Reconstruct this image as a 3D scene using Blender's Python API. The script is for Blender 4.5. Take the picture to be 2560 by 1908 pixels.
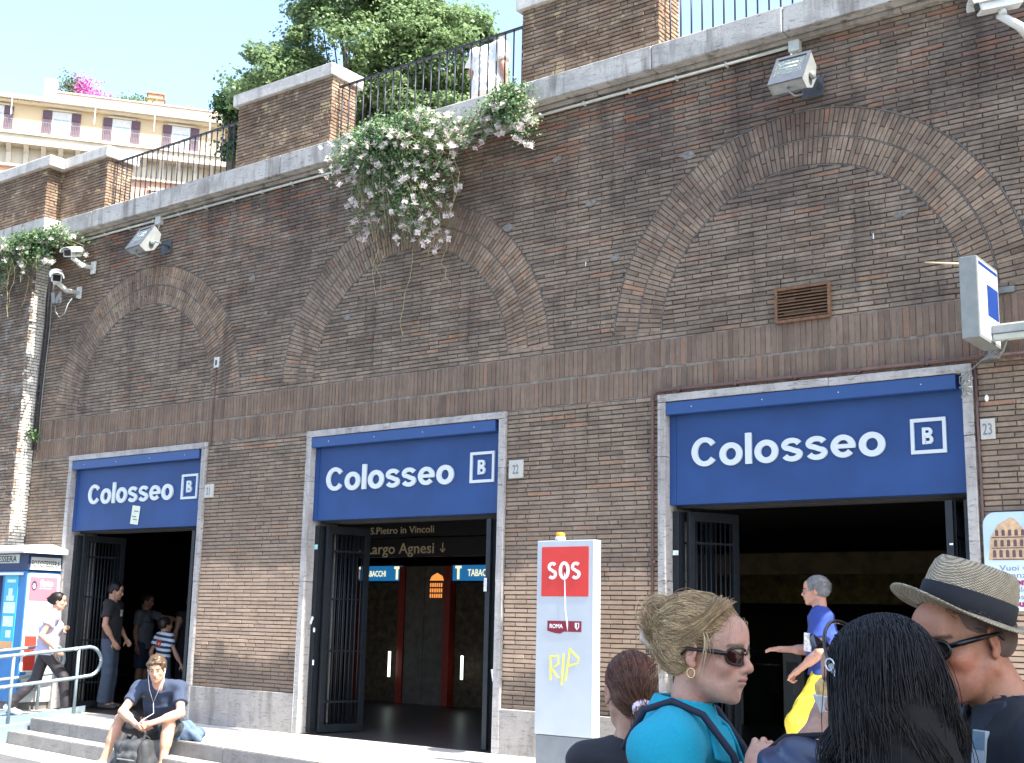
import bpy, bmesh, math, random
import numpy as np
from mathutils import Vector, Matrix
from math import sin, cos, pi, radians, sqrt, atan2, acos, exp
S = bpy.context.scene
for o in list(bpy.data.objects): bpy.data.objects.remove(o)
COL = S.collection
RND = random.Random(7)
# ------------------------------------------------------------------ camera, world, sun, exposure
CAMP = Vector((10.999, -10.456, 1.3167))
cam = bpy.data.cameras.new('camera'); cam.sensor_width = 36; cam.lens = 3139.8 / 2560 * 36
cam.clip_start = 0.05; cam.clip_end = 2000
co = bpy.data.objects.new('camera', cam); COL.objects.link(co)
_R = Vector((0.79840862, 0.60174522, 0.02112729)); _U = Vector((0.0963188, -0.16227708, 0.98203301)); _F = Vector((-0.59436215, 0.78202867, 0.1875228))
M = Matrix.Identity(4)
for i in range(3): M[i][0] = _R[i]; M[i][1] = _U[i]; M[i][2] = -_F[i]; M[i][3] = CAMP[i]
co.matrix_world = M; S.camera = co
SUN_EL, SUN_AZ = radians(57), radians(3.0)   # azimuth measured from +x towards the camera side
sdir = Vector((cos(SUN_AZ) * cos(SUN_EL), -sin(SUN_AZ) * cos(SUN_EL), sin(SUN_EL)))
w = bpy.data.worlds.new('World'); S.world = w; w.use_nodes = True
nt = w.node_tree; sky = nt.nodes.new('ShaderNodeTexSky'); sky.sky_type = 'NISHITA'; sky.sun_disc = False
sky.sun_elevation = SUN_EL; sky.sun_rotation = radians(90) + SUN_AZ
sky.air_density = 1.0; sky.dust_density = 2.2; sky.ozone_density = 1.0; sky.altitude = 50
bg = nt.nodes['Background']; bg.inputs['Strength'].default_value = 0.15
nt.links.new(sky.outputs[0], bg.inputs[0])
sl = bpy.data.lights.new('sun', 'SUN'); sl.energy = 4.6; sl.angle = radians(0.53); sl.color = (1.0, 0.95, 0.87)
so = bpy.data.objects.new('sun', sl); COL.objects.link(so); so.rotation_euler = sdir.to_track_quat('Z', 'Y').to_euler()
vs = S.view_settings; vs.view_transform = 'Standard'; vs.look = 'None'; vs.gamma = 1; vs.use_curve_mapping = False
vs.exposure = 1.95
S.cycles.max_bounces = 8; S.cycles.diffuse_bounces = 4; S.cycles.use_denoising = True

# ------------------------------------------------------------------ node material helpers
MATS = {}
class N:
    def __init__(s, name):
        s.m = bpy.data.materials.new(name); s.m.use_nodes = True; s.t = s.m.node_tree
        s.b = s.t.nodes['Principled BSDF']
    def n(s, t, **k):
        x = s.t.nodes.new(t)
        for a, v in k.items():
            if a.startswith('i_'):
                key = a[2:]; key = int(key) if key.isdigit() else key.replace('_', ' ')
                x.inputs[key].default_value = v
            else: setattr(x, a, v)
        return x
    def l(s, a, b): s.t.links.new(a, b)
    def math(s, op, a, b=None, clamp=False):
        x = s.n('ShaderNodeMath', operation=op, use_clamp=clamp)
        for i, v in enumerate((a, b)):
            if v is None: continue
            if isinstance(v, (int, float)): x.inputs[i].default_value = v
            else: s.l(v, x.inputs[i])
        return x.outputs[0]
    def mix(s, f, a, b, mode='MIX'):
        x = s.n('ShaderNodeMix', data_type='RGBA', blend_type=mode)
        for k, v in ((0, f), (6, a), (7, b)):
            if isinstance(v, (int, float)): x.inputs[k].default_value = v
            elif isinstance(v, (tuple, list)): x.inputs[k].default_value = tuple(v) + (1,) if len(v) == 3 else v
            else: s.l(v, x.inputs[k])
        return x.outputs[2]
    def noise(s, vec, scale, detail=4, rough=.55):
        x = s.n('ShaderNodeTexNoise'); x.inputs['Scale'].default_value = scale; x.inputs['Detail'].default_value = detail; x.inputs['Roughness'].default_value = rough
        if vec is not None: s.l(vec, x.inputs['Vector'])
        return x.outputs['Fac']
    def ramp(s, f, stops, interp='LINEAR'):
        x = s.n('ShaderNodeValToRGB'); cr = x.color_ramp; cr.interpolation = interp
        while len(cr.elements) < len(stops): cr.elements.new(.5)
        for e, (p, c) in zip(cr.elements, stops):
            e.position = p; e.color = (c, c, c, 1) if isinstance(c, (int, float)) else tuple(c) + (1,)
        s.l(f, x.inputs[0]); return x.outputs[0]
    def mr(s, v, a, b, c=0., d=1.):
        x = s.n('ShaderNodeMapRange'); s.l(v, x.inputs[0])
        for i, q in enumerate((a, b, c, d)): x.inputs[i + 1].default_value = q
        return x.outputs[0]
    def pos(s): return s.n('ShaderNodeNewGeometry').outputs['Position']
    def obj(s): return s.n('ShaderNodeTexCoord').outputs['Object']
    def bump(s, h, strength=.3, dist=.01):
        x = s.n('ShaderNodeBump'); x.inputs['Strength'].default_value = strength; x.inputs['Distance'].default_value = dist
        s.l(h, x.inputs['Height']); s.l(x.outputs[0], s.b.inputs['Normal'])
    def col(s, c):
        if isinstance(c, (tuple, list)): s.b.inputs['Base Color'].default_value = tuple(c[:3]) + (1,)
        else: s.l(c, s.b.inputs['Base Color'])
    def rough(s, r): s.b.inputs['Roughness'].default_value = r
def mat(name, c, rough=.7, metal=0., var=.12, scale=8, bump=.0, bscale=60, spec=.4, emit=None, es=1., coords='obj', sheen=0, alpha=1, coat=0, trans=0):
    if name in MATS: return MATS[name]
    q = N(name); v = q.obj() if coords == 'obj' else q.pos()
    if var:
        f = q.noise(v, scale, 5, .6); f2 = q.mr(f, .3, .7, 1 - var, 1 + var)
        x = q.n('ShaderNodeMix', data_type='RGBA', blend_type='MULTIPLY'); x.inputs[0].default_value = 1; x.inputs[6].default_value = tuple(c) + (1,)
        q.l(f2, x.inputs[7]); q.col(x.outputs[2])
    else: q.col(c)
    q.rough(rough); q.b.inputs['Metallic'].default_value = metal; q.b.inputs['Specular IOR Level'].default_value = spec
    if bump: q.bump(q.noise(v, bscale, 5, .6), bump, .01)
    if emit: q.b.inputs['Emission Color'].default_value = tuple(emit) + (1,); q.b.inputs['Emission Strength'].default_value = es
    if sheen: q.b.inputs['Sheen Weight'].default_value = sheen
    if coat: q.b.inputs['Coat Weight'].default_value = coat
    if trans: q.b.inputs['Transmission Weight'].default_value = trans
    MATS[name] = q.m; return q.m
# ------------------------------------------------------------------ object helpers
def tag(o, label=None, cat=None, group=None, kind=None):
    if label: o['label'] = label
    if cat: o['category'] = cat
    if group: o['group'] = group
    if kind: o['kind'] = kind
    return o
def link(name, me, m=None, parent=None):
    o = bpy.data.objects.new(name, me); COL.objects.link(o)
    if m is not None:
        for x in (m if isinstance(m, (list, tuple)) else [m]): me.materials.append(x)
    if parent is not None: o.parent = parent
    return o
def empty(name, loc=(0, 0, 0), label=None, cat=None, group=None, rz=0.):
    o = bpy.data.objects.new(name, None); COL.objects.link(o); o.location = loc; o.rotation_euler = (0, 0, rz); o.empty_display_size = .1
    return tag(o, label, cat, group)
def pmesh(name, V, F, m=None, parent=None, smooth=False):
    me = bpy.data.meshes.new(name); me.from_pydata([tuple(v) for v in V], [], F); me.update()
    if smooth: me.polygons.foreach_set('use_smooth', [True] * len(me.polygons))
    return link(name, me, m, parent)
class MB:
    "collects primitives, all in the local space of the parent they will get"
    def __init__(s): s.V = []; s.F = []; s.mi = []; s.sm = []
    def add(s, V, F, mi=0, sm=False):
        b = len(s.V); s.V += [tuple(v) for v in V]; s.F += [tuple(b + i for i in f) for f in F]; s.mi += [mi] * len(F); s.sm += [sm] * len(F); return s
    def box(s, x0, x1, y0, y1, z0, z1, mi=0, bev=0.):
        if bev <= 0:
            V = [(x, y, z) for z in (z0, z1) for y in (y0, y1) for x in (x0, x1)]
            return s.add(V, [(0, 2, 3, 1), (4, 5, 7, 6), (0, 1, 5, 4), (2, 6, 7, 3), (0, 4, 6, 2), (1, 3, 7, 5)], mi)
        bm = bmesh.new(); bmesh.ops.create_cube(bm, size=1)
        for v in bm.verts: v.co = Vector(((x0 + x1) / 2 + v.co.x * (x1 - x0), (y0 + y1) / 2 + v.co.y * (y1 - y0), (z0 + z1) / 2 + v.co.z * (z1 - z0)))
        bmesh.ops.bevel(bm, geom=list(bm.edges), offset=bev, segments=2, profile=.6, affect='EDGES'); bm.verts.index_update()
        s.add([v.co for v in bm.verts], [[v.index for v in f.verts] for f in bm.faces], mi); bm.free(); return s
    def obox(s, c, ux, uy, uz, hx, hy, hz, mi=0):
        c = Vector(c); ux = Vector(ux).normalized() * hx; uy = Vector(uy).normalized() * hy; uz = Vector(uz).normalized() * hz
        V = [c + ux * a + uy * b + uz * d for d in (-1, 1) for b in (-1, 1) for a in (-1, 1)]
        return s.add(V, [(0, 2, 3, 1), (4, 5, 7, 6), (0, 1, 5, 4), (2, 6, 7, 3), (0, 4, 6, 2), (1, 3, 7, 5)], mi)
    def tube(s, pts, r, n=8, mi=0, cap=True, closed=False):
        pts = [Vector(p) for p in pts]; rs = r if isinstance(r, (list, tuple)) else [r] * len(pts)
        V = []; F = []; up = Vector((0, 0, 1)); prev = None
        L = len(pts)
        for i, p in enumerate(pts):
            if closed: d = pts[(i + 1) % L] - pts[i - 1]
            else: d = pts[min(i + 1, L - 1)] - pts[max(i - 1, 0)]
            d = d.normalized() if d.length > 1e-9 else Vector((0, 0, 1))
            if prev is None:
                a = d.cross(up); a = a if a.length > .05 else d.cross(Vector((1, 0, 0)))
            else: a = prev - d * prev.dot(d)
            a.normalize(); prev = a.copy(); b = d.cross(a)
            V += [p + (a * cos(2 * pi * k / n) + b * sin(2 * pi * k / n)) * rs[i] for k in range(n)]
        for i in range(L - (0 if closed else 1)):
            j = (i + 1) % L
            F += [(i * n + k, i * n + (k + 1) % n, j * n + (k + 1) % n, j * n + k) for k in range(n)]
        if cap and not closed: F += [tuple(range(n))[::-1], tuple((L - 1) * n + k for k in range(n))]
        return s.add(V, F, mi, n > 4)
    def prism(s, poly, y0, y1, mi=0, axis='y'):
        "poly in (x,z), extruded along y"
        n = len(poly); f = (lambda a, b, c: (a, c, b)) if axis == 'y' else ((lambda a, b, c: (c, a, b)) if axis == 'x' else (lambda a, b, c: (a, b, c)))
        V = [f(a, b, y0) for a, b in poly] + [f(a, b, y1) for a, b in poly]
        F = [tuple(range(n))[::-1], tuple(range(n, 2 * n))] + [(i, (i + 1) % n, n + (i + 1) % n, n + i) for i in range(n)]
        return s.add(V, F, mi)
    def lathe(s, prof, n=24, c=(0, 0, 0), mi=0):
        V = [(c[0] + r * cos(2 * pi * k / n), c[1] + r * sin(2 * pi * k / n), c[2] + z) for r, z in prof for k in range(n)]
        F = [(i * n + k, i * n + (k + 1) % n, (i + 1) * n + (k + 1) % n, (i + 1) * n + k) for i in range(len(prof) - 1) for k in range(n)]
        return s.add(V, F, mi, True)
    def build(s, name, m, parent=None):
        me = bpy.data.meshes.new(name); me.from_pydata(s.V, [], s.F)
        if len(set(s.mi)) > 1: me.polygons.foreach_set('material_index', s.mi)
        me.polygons.foreach_set('use_smooth', s.sm)
        bm = bmesh.new(); bm.from_mesh(me); bmesh.ops.recalc_face_normals(bm, faces=bm.faces); bm.to_mesh(me); bm.free()
        me.update(); return link(name, me, m, parent)
def arc(cx, cz, r, a0, a1, n):
    return [(cx + r * cos(radians(a0 + (a1 - a0) * i / n)), cz + r * sin(radians(a0 + (a1 - a0) * i / n))) for i in range(n + 1)]
def text(body, size, extr=.002, offset=0., align='LEFT', name='lettering', m=None, parent=None, sx=1., loc=(0, 0, 0), rot=(pi / 2, 0, 0), shear=0., width=None):
    c = bpy.data.curves.new(name, 'FONT'); c.body = body; c.size = size; c.extrude = extr; c.offset = offset; c.align_x = align; c.shear = shear; c.resolution_u = 3
    t = bpy.data.objects.new(name, c); COL.objects.link(t)
    dg = bpy.context.evaluated_depsgraph_get(); me = bpy.data.meshes.new_from_object(t.evaluated_get(dg)); bpy.data.objects.remove(t); bpy.data.curves.remove(c)
    xs = [v.co.x for v in me.vertices]
    if width: sx = width / (max(xs) - min(xs))
    if width and align == 'LEFT':
        x0 = min(xs)
        for v in me.vertices: v.co.x -= x0
    for v in me.vertices: v.co.x *= sx
    me.materials.clear(); me.name = name
    o = link(name, me, m, parent); o.location = loc; o.rotation_euler = rot; return o

# ------------------------------------------------------------------ brickwork
def brick_material(name, zones=True, tint=(1, 1, 1), band=False):
    q = N(name); P = q.pos(); g = q.n('ShaderNodeNewGeometry'); oi = q.n('ShaderNodeObjectInfo')
    r = q.math('FRACT', q.math('ADD', g.outputs['Random Per Island'], oi.outputs['Random']))
    r2 = q.math('FRACT', q.math('MULTIPLY', r, 17.31))
    c = q.ramp(r, [(0, (.165, .132, .108)), (.25, (.205, .166, .135)), (.5, (.225, .184, .150)), (.8, (.25, .205, .165)), (.94, (.26, .195, .15)), (.985, (.29, .175, .12)), (1, (.14, .11, .095))])
    n1 = q.noise(P, 9, 5, .65); c = q.mix(1, c, q.mr(n1, .3, .7, .78, 1.22), 'MULTIPLY')
    n2 = q.noise(P, 70, 4, .7); c = q.mix(1, c, q.mr(n2, .25, .75, .76, 1.24), 'MULTIPLY'); c = q.mix(1, c, q.mr(q.noise(P, 2.1, 6, .7), .32, .68, .70, 1.22), 'MULTIPLY')
    sep = q.n('ShaderNodeSeparateXYZ'); q.l(P, sep.inputs[0]); X, Y, Z = sep.outputs
    if zones:
        big = q.noise(P, .9, 5, .62)
        # soot on the upper wall
        up = q.mr(Z, 3.6, 6.6, .0, 1.0)
        soot = q.math('MULTIPLY', up, q.mr(big, .44, .60, .05, 1.0), True)
        c = q.mix(q.math('MULTIPLY', soot, .80), c, q.mix(.5, (.052, .04, .043), q.mix(1, c, (.5, .47, .52), 'MULTIPLY')))
        # the redder bricks high up
        red = q.math('MULTIPLY', q.mr(Z, 5.9, 6.5, 0, 1), q.mr(r2, .72, .8, 0, .6))
        c = q.mix(red, c, (.27, .115, .07))
        # scrubbed, pinker bricks below about 1.9 m and grime at the foot
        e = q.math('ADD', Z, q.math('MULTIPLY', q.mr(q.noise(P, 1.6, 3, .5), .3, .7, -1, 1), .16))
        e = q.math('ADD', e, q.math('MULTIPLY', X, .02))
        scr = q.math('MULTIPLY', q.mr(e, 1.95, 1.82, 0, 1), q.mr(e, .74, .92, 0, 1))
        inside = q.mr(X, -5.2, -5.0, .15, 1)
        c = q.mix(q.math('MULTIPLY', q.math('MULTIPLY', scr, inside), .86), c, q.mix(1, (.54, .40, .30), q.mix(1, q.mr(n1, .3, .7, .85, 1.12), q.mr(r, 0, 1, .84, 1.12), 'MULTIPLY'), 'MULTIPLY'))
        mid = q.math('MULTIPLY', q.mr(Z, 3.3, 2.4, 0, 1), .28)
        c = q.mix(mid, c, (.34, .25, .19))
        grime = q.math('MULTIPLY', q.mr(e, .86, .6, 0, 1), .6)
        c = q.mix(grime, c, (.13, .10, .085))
        # lime bloom on the left end
        lime = q.math('MULTIPLY', q.mr(X, -5.6, -5.84, 0, 1), q.mr(q.noise(P, 3.2, 5, .65), .52, .66, 0, .55))
        c = q.mix(lime, c, (.42, .40, .38))
        # drip stains
        mp = q.n('ShaderNodeMapping'); q.l(P, mp.inputs[0]); mp.inputs['Scale'].default_value = (2.6, 1, .28)
        dr = q.math('MULTIPLY', q.mr(q.noise(mp.outputs[0], 1.3, 4, .6), .56, .7, 0, .55), q.mr(Z, 2.6, 3.6, 0, 1))
        c = q.mix(dr, c, (.06, .048, .045))
    else:
        mo = q.math('MULTIPLY', q.mr(q.noise(P, 2.2, 5, .62), .45, .62, 0, .7), .9)
        c = q.mix(mo, c, (.12, .08, .06))
        c = q.mix(q.mr(q.noise(P, 5.5, 3, .6), .60, .66, 0, .7), c, (.42, .37, .25))
    if band: c = q.mix(.45, c, q.ramp(r2, [(0, (.13, .095, .082)), (.5, (.20, .145, .115)), (1, (.24, .18, .14))]))
    hs_ = q.n('ShaderNodeHueSaturation'); hs_.inputs['Saturation'].default_value = .95; q.l(c, hs_.inputs['Color']); c = q.mix(1, hs_.outputs[0], (1.03, .97, .885), 'MULTIPLY'); c = q.mix(1, c, tint, 'MULTIPLY')
    q.col(c); q.rough(.92); q.b.inputs['Specular IOR Level'].default_value = .25
    q.bump(q.noise(P, 95, 5, .7), .55, .006)
    return q.m
BRICK = brick_material('brick_wall_clay'); BRICKB = brick_material('brick_soldier_clay', band=True, tint=(.90, .86, .84))
BRICKR = brick_material('brick_ring_clay', tint=(1.12, 1.08, 1.04))
BRICKP = brick_material('brick_parapet_clay', zones=False, tint=(1.08, 1.02, .95))
MORTAR = mat('mortar', (.088, .079, .071), .95, var=.3, scale=14, bump=.5, bscale=80, coords='pos')
MORTARL = mat('mortar_lime', (.23, .205, .175), .95, var=.35, scale=10, bump=.5, bscale=80, coords='pos')
class Bricks:
    def __init__(s): s.b = []
    def add(s, c, u, v, n, w, h, taper=1., proud=0.):
        "c centre on the wall face, u along, v up, n outwards; w,h full size"
        s.b.append((c, u, v, n, w, h, taper, proud))
    @staticmethod
    def unit(jit, taper=1., ch=.09, w=1., h=1., back=.045, R=None):
        pass
    def verts(s, b, R, local=False):
        c, u, v, n, w, h, tp, pr = b
        d = .045; j = lambda k: R.uniform(-k, k)
        out = []
        pr = pr + j(.0022)
        for (ins, dep) in ((0, -d), (0, pr - .004), (.0035, pr)):
            for (a, e) in ((-1, -1), (1, -1), (1, 1), (-1, 1)):
                wt = w * (tp if e > 0 else 1.)
                out.append(((a * (wt / 2 - ins) + (j(.0012) if dep > -d else 0)), (e * (h / 2 - ins) + (j(.0009) if dep > -d else 0)), dep))
        return out
    F = [(0, 1, 5, 4), (1, 2, 6, 5), (2, 3, 7, 6), (3, 0, 4, 7), (4, 5, 9, 8), (5, 6, 10, 9), (6, 7, 11, 10), (7, 4, 8, 11), (8, 9, 10, 11)]
    def build(s, parent, m, name='brick', nmax=300, bulk='brick_courses', R=None, off=Vector((0, 0, 0))):
        R = R or random.Random(3)
        def key(b):
            c = Vector(b[0]) + off; dv = CAMP - c; return -(b[4] * b[5] * abs(Vector(b[3]).dot(dv.normalized())) / dv.length_squared) if inview(c) else 1
        order = sorted(s.b, key=key); big = order[:nmax]; rest = order[nmax:]
        cache = {}
        for b in big:
            c, u, v, n, w, h, tp, pr = b
            k = (round(w, 2), round(h, 3), round(tp, 2), R.randrange(5))
            if k not in cache:
                me = bpy.data.meshes.new('brick'); me.from_pydata(s.verts((c, u, v, n, k[0] if w > .1 or tp == 1. else w, h, tp, 0), R), [], s.F); me.materials.append(m); cache[k] = me
            o = bpy.data.objects.new(name, cache[k]); COL.objects.link(o); o.parent = parent
            u = Vector(u); v = Vector(v); n = Vector(n); a = R.uniform(-.007, .007); u2 = u * cos(a) + v * sin(a); v2 = v * cos(a) - u * sin(a)
            mm = Matrix.Identity(4)
            p = Vector(c) + n * (pr + R.uniform(-.0015, .0015))
            for i in range(3): mm[i][0] = u2[i]; mm[i][1] = v2[i]; mm[i][2] = n[i]; mm[i][3] = p[i]
            o.matrix_local = mm
        if rest:
            V = []; F = []
            for b in rest:
                c, u, v, n = (Vector(x) for x in b[:4]); base = len(V); a = R.uniform(-.007, .007); u2 = u * cos(a) + v * sin(a); v2 = v * cos(a) - u * sin(a)
                V += [tuple(c + u2 * x + v2 * y + n * z) for x, y, z in s.verts(b, R)]
                F += [tuple(base + i for i in f) for f in s.F]
            o = pmesh(bulk, V, F, m, parent); o['kind'] = 'stuff'
def inview(p, mg=.06):
    d = Vector(p) - CAMP; z = d.dot(_F)
    if z < .1: return False
    x = d.dot(_R) / z; y = d.dot(_U) / z
    return abs(x) < .4077 + mg and abs(y) < .3039 + mg
BL, BH, JX, CH = .278, .0352, .009, .0455
def fill_course(B, z, spans, R, y=0., row=0, u=(1, 0, 0), n=(0, -1, 0), org=(0, 0), h=BH, J=JX, L=BL):
    "spans along the course; org = world (x,y) at s=0"
    for (a, b) in spans:
        if b - a < .03: continue
        off = (row % 2) * (L + J) / 2 + R.uniform(-.015, .015)
        k0 = math.floor((a - off) / (L + J)); x = off + k0 * (L + J)
        while x < b:
            cuts = [(x, x + L)]
            q = R.random()
            if q < .09: cuts = [(x, x + L / 2 - J / 2), (x + L / 2 + J / 2, x + L)]
            elif q < .13: t = R.uniform(.25, .4) * L; cuts = [(x, x + t - J / 2), (x + t + J / 2, x + L)]
            for (p, q2) in cuts:
                p2 = max(p, a); q3 = min(q2, b)
                if q3 - p2 > .022:
                    s = (p2 + q3) / 2; c = (org[0] + u[0] * s, org[1] + u[1] * s, z)
                    B.add(c, u, (0, 0, 1), n, q3 - p2, h + R.uniform(-.0015, .0015), 1., R.choice((0, 0, .002, -.002, .004, -.004, .006)))
            x += L + J
def minus(spans, cut):
    out = []
    for a, b in spans:
        if cut[1] <= a or cut[0] >= b: out.append((a, b)); continue
        if cut[0] > a: out.append((a, cut[0]))
        if cut[1] < b: out.append((cut[1], b))
    return out
DOORS = [(-4.849, -1.849), (0., 3.), (4.858, 7.858)]
ARC = [(-3.349), (1.5), (6.358)]
XL, XR = -5.83, 14.0; ZB0, ZB1, ZTOP, ZPL = 3.50, 4.075, 6.775, .445; ZC = 4.05; R1, R2, R3 = 1.49, 1.755, 2.03

wall = empty('brick_wall', (0, 0, 0), 'long dark brown brick wall with three blind arches above the station doors', 'wall')
R = random.Random(11); B = Bricks(); BS = Bricks(); BR_ = Bricks()
row = 0; z = ZPL + CH / 2 + .004
spans0 = [(XL, XR)]
for d in DOORS: spans0 = minus(spans0, (d[0] - .004, d[1] + .004))
nrow = round((ZB0 - ZPL) / CH); ch = (ZB0 - ZPL) / nrow
for i in range(nrow):
    z = ZPL + ch * (i + .5); sp = spans0
    if z > 2.4: pass
    fill_course(B, z, sp, R, row=i)
for k, (za, zb) in enumerate(((ZB0 + .012, ZB0 + .275), (ZB0 + .297, ZB1 - .012))):      # two rows of soldiers
    x = XL + .01 + k * .02
    while x < XR:
        wdt = R.uniform(.040, .052)
        BS.add((x + wdt / 2, 0, (za + zb) / 2 + R.uniform(-.004, .004)), (1, 0, 0), (0, 0, 1), (0, -1, 0), wdt, zb - za + R.uniform(-.012, .006), 1., R.choice((0, .001, -.002, .002)))
        x += wdt + R.uniform(.006, .014)
n2 = round((ZTOP - ZB1) / CH); ch2 = (ZTOP - ZB1) / n2
for i in range(n2):
    z = ZB1 + ch2 * (i + .5); sp = [(XL, XR)]
    if z > ZC + .10:
        for cx in ARC:
            dz = z - ZC; sp2 = []
            g = .012
            if dz < R3 + g: ex = sqrt(max(0, (R3 + g) ** 2 - dz * dz)); sp = minus(sp, (cx - ex, cx + ex))
    fill_course(B, z, sp, R, row=i)
    if z > ZC + .10:
        for cx in ARC:
            dz = z - ZC
            if dz < R1 - .01: ex = sqrt((R1 - .012) ** 2 - dz * dz); fill_course(B, z, [(cx - ex, cx + ex)], R, row=i, y=0)
for ai, cx in enumerate(ARC):
    for (ra, rb) in ((R1 + .006, R2 - .012), (R2 + .006, R3 - .008)):
        rm = (ra + rb) / 2; t0_ = math.asin(.104 / rm); N_ = int((pi - 2 * t0_) * rm / .0465); dt = (pi - 2 * t0_) / N_
        for i in range(N_):
            t = t0_ + (i + .5) * dt + R.uniform(-.0012, .0012)
            rad = Vector((cos(t), 0, sin(t))); tan = Vector((sin(t), 0, -cos(t)))
            th = .0465 * .83
            if i % 2 == 0: seg = [(ra, rb)]
            else: mm_ = ra + (rb - ra) * R.uniform(.42, .58); seg = [(ra, mm_ - .004), (mm_ + .004, rb)]
            for (p, q_) in seg:
                wi = dt * p * .84; wo = dt * q_ * .84
                c = Vector((cx, 0, ZC)) + rad * (p + q_) / 2
                BR_.add(tuple(c), tuple(tan), tuple(rad), (0, -1, 0), wi, q_ - p, wo / wi, R.choice((0, .001, .003, -.001)))
B.build(wall, BRICK, nmax=150, R=R)
BR_.build(wall, BRICKR, nmax=90, bulk='arch_courses', R=R)
BS.build(wall, BRICKB, name='brick', nmax=60, bulk='soldier_courses', R=R)
# mortar bed behind the bricks, with the three openings
mb = MB(); y0, y1 = .012, .5
xs = [XL] + [v for d in DOORS for v in d] + [XR]
for i in range(0, len(xs), 2): mb.box(xs[i], xs[i + 1], y0, y1, ZPL, ZB0)
mb.build('mortar_bed', MORTAR, wall)
mb = MB(); mb.box(XL, XR, y0, y1, ZB1, ZTOP + .04); mb.build('mortar_bed', MORTAR, wall)
mb = MB(); mb.box(XL, XR, .009, y1, ZB0, ZB1); mb.build('mortar_bed', MORTARL, wall)
mb = MB()   # flush mortar lines of the arches
for cx in ARC:
    for r, wd in ((R1 - .003, .010), (R2 - .003, .010), (R3 + .004, .011)):
        n = 64; V = []; F = []
        for i in range(n + 1):
            t0_ = math.asin(.10 / r); t = t0_ + (pi - 2 * t0_) * i / n
            for rr in (r - wd / 2, r + wd / 2):
                for yy in (.0035, .02): V.append((cx + rr * cos(t), yy, ZC + rr * sin(t)))
        for i in range(n):
            a = 4 * i; b = a + 4; F += [(a, a + 2, b + 2, b), (a, b, b + 1, a + 1), (a + 2, a + 3, b + 3, b + 2)]
        mb.add(V, F)
mb.build('arch_mortar_line', mat('mortar_arch', (.15, .135, .118), .95, var=.45, scale=9, coords='pos'), wall)
# left end: the wall steps forward
lw = empty('brick_wall', (0, 0, 0), 'projecting end of the brick wall at the far left, its narrow side in full sun', 'wall')
B2 = Bricks(); PY = -.27
for i in range(int((6.70 - -.3) / CH)):
    z = -.3 + CH * (i + .5)
    fill_course(B2, z, [(-13.0, XL)], R, row=i, org=(0, PY))
    fill_course(B2, z, [(0.004, -PY - .001)], R, row=i + 1, u=(0, 1, 0), n=(1, 0, 0), org=(XL, PY), L=.13)
BPALE = mat('brick_return_pale', (.60, .57, .50), .9, var=.3, scale=9, bump=.4, bscale=60, coords='pos'); B3 = Bricks(); B3.b = [b for b in B2.b if b[3][0] > .5]; B2.b = [b for b in B2.b if b[3][0] < .5]  # pale cream colour for the bricks of the narrow return face only
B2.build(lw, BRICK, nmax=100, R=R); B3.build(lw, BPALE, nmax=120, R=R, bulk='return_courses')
mb = MB(); mb.box(-13.0, XL - .012, PY + .012, .5, -.3, 6.98); mb.build('mortar_bed', MORTAR, lw)

Rp = random.Random(8)
for (x, z, r_) in ((4.05, 5.62, .055), (4.35, 4.98, .05), (2.95, 5.55, .06), (.55, 4.85, .05), (-1.2, 5.6, .05), (5.2, 5.9, .07), (7.3, 4.9, .045), (3.6, 6.2, .05), (-.9, 5.1, .04)):
    pts = [(x + r_ * 1.5 * cos(a) * Rp.uniform(.6, 1.2), z + r_ * .7 * sin(a) * Rp.uniform(.6, 1.2)) for a in np.linspace(0, 2 * pi, 10)[:-1]]
    MB().prism(pts, -.010, .01).build('mortar_patch', mat('cement_patch', (.175, .165, .148), .95, var=.35, scale=30, coords='pos'), wall)
for (x, z, h_) in ((3.98, 4.95, .045), (7.05, 4.72, .05)): MB().box(x, x + .008, -.009, 0, z, z + h_).build('paint_drip', mat('white_drip', (.7, .7, .68), .7), wall)
# ------------------------------------------------------------------ stone
def travertine(name, base, dark=.5, streak=1.0, pos=True):
    q = N(name); P = q.pos()
    n1 = q.noise(P, 3.2, 6, .65); n2 = q.noise(P, 40, 4, .7)
    c = q.mix(1, base, q.mr(n1, .3, .7, .82, 1.12), 'MULTIPLY'); c = q.mix(1, c, q.mr(n2, .3, .7, .88, 1.1), 'MULTIPLY')
    mp = q.n('ShaderNodeMapping'); q.l(P, mp.inputs[0]); mp.inputs['Scale'].default_value = (2.2, 2.2, 13)
    pit = q.mr(q.noise(mp.outputs[0], 4.0, 6, .8), .57, .63, 0, 1)
    c = q.mix(q.math('MULTIPLY', pit, dark), c, (.07, .065, .06)); c = q.mix(q.mr(q.noise(P, 1.4, 6, .7), .5, .7, 0, .5 * streak), c, (.17, .155, .14))
    mp2 = q.n('ShaderNodeMapping'); q.l(P, mp2.inputs[0]); mp2.inputs['Scale'].default_value = (3.0, 3.0, .5)
    st = q.mr(q.noise(mp2.outputs[0], 2.2, 5, .65), .5, .68, 0, .62 * streak)
    c = q.mix(st, c, (.15, .135, .12))
    q.col(c); q.rough(.85); h = q.math('SUBTRACT', n2, q.math('MULTIPLY', pit, 2.5)); q.bump(h, .5, .008)
    return q.m
TRAV = travertine('travertine_weathered', (.43, .415, .385), .8, 1.3); TRAVC = travertine('travertine_coping', (.55, .52, .47), .3, .7)
TRAVF = travertine('travertine_frame', (.42, .40, .38), .7, .9); TRAVP = travertine('travertine_plinth', (.34, .315, .29), .5, 1.2)
TRAVS = travertine('travertine_step', (.27, .255, .235), .4, .5)
DIRTY = travertine('stone_moulding', (.34, .31, .27), .7, 1.5)

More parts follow.
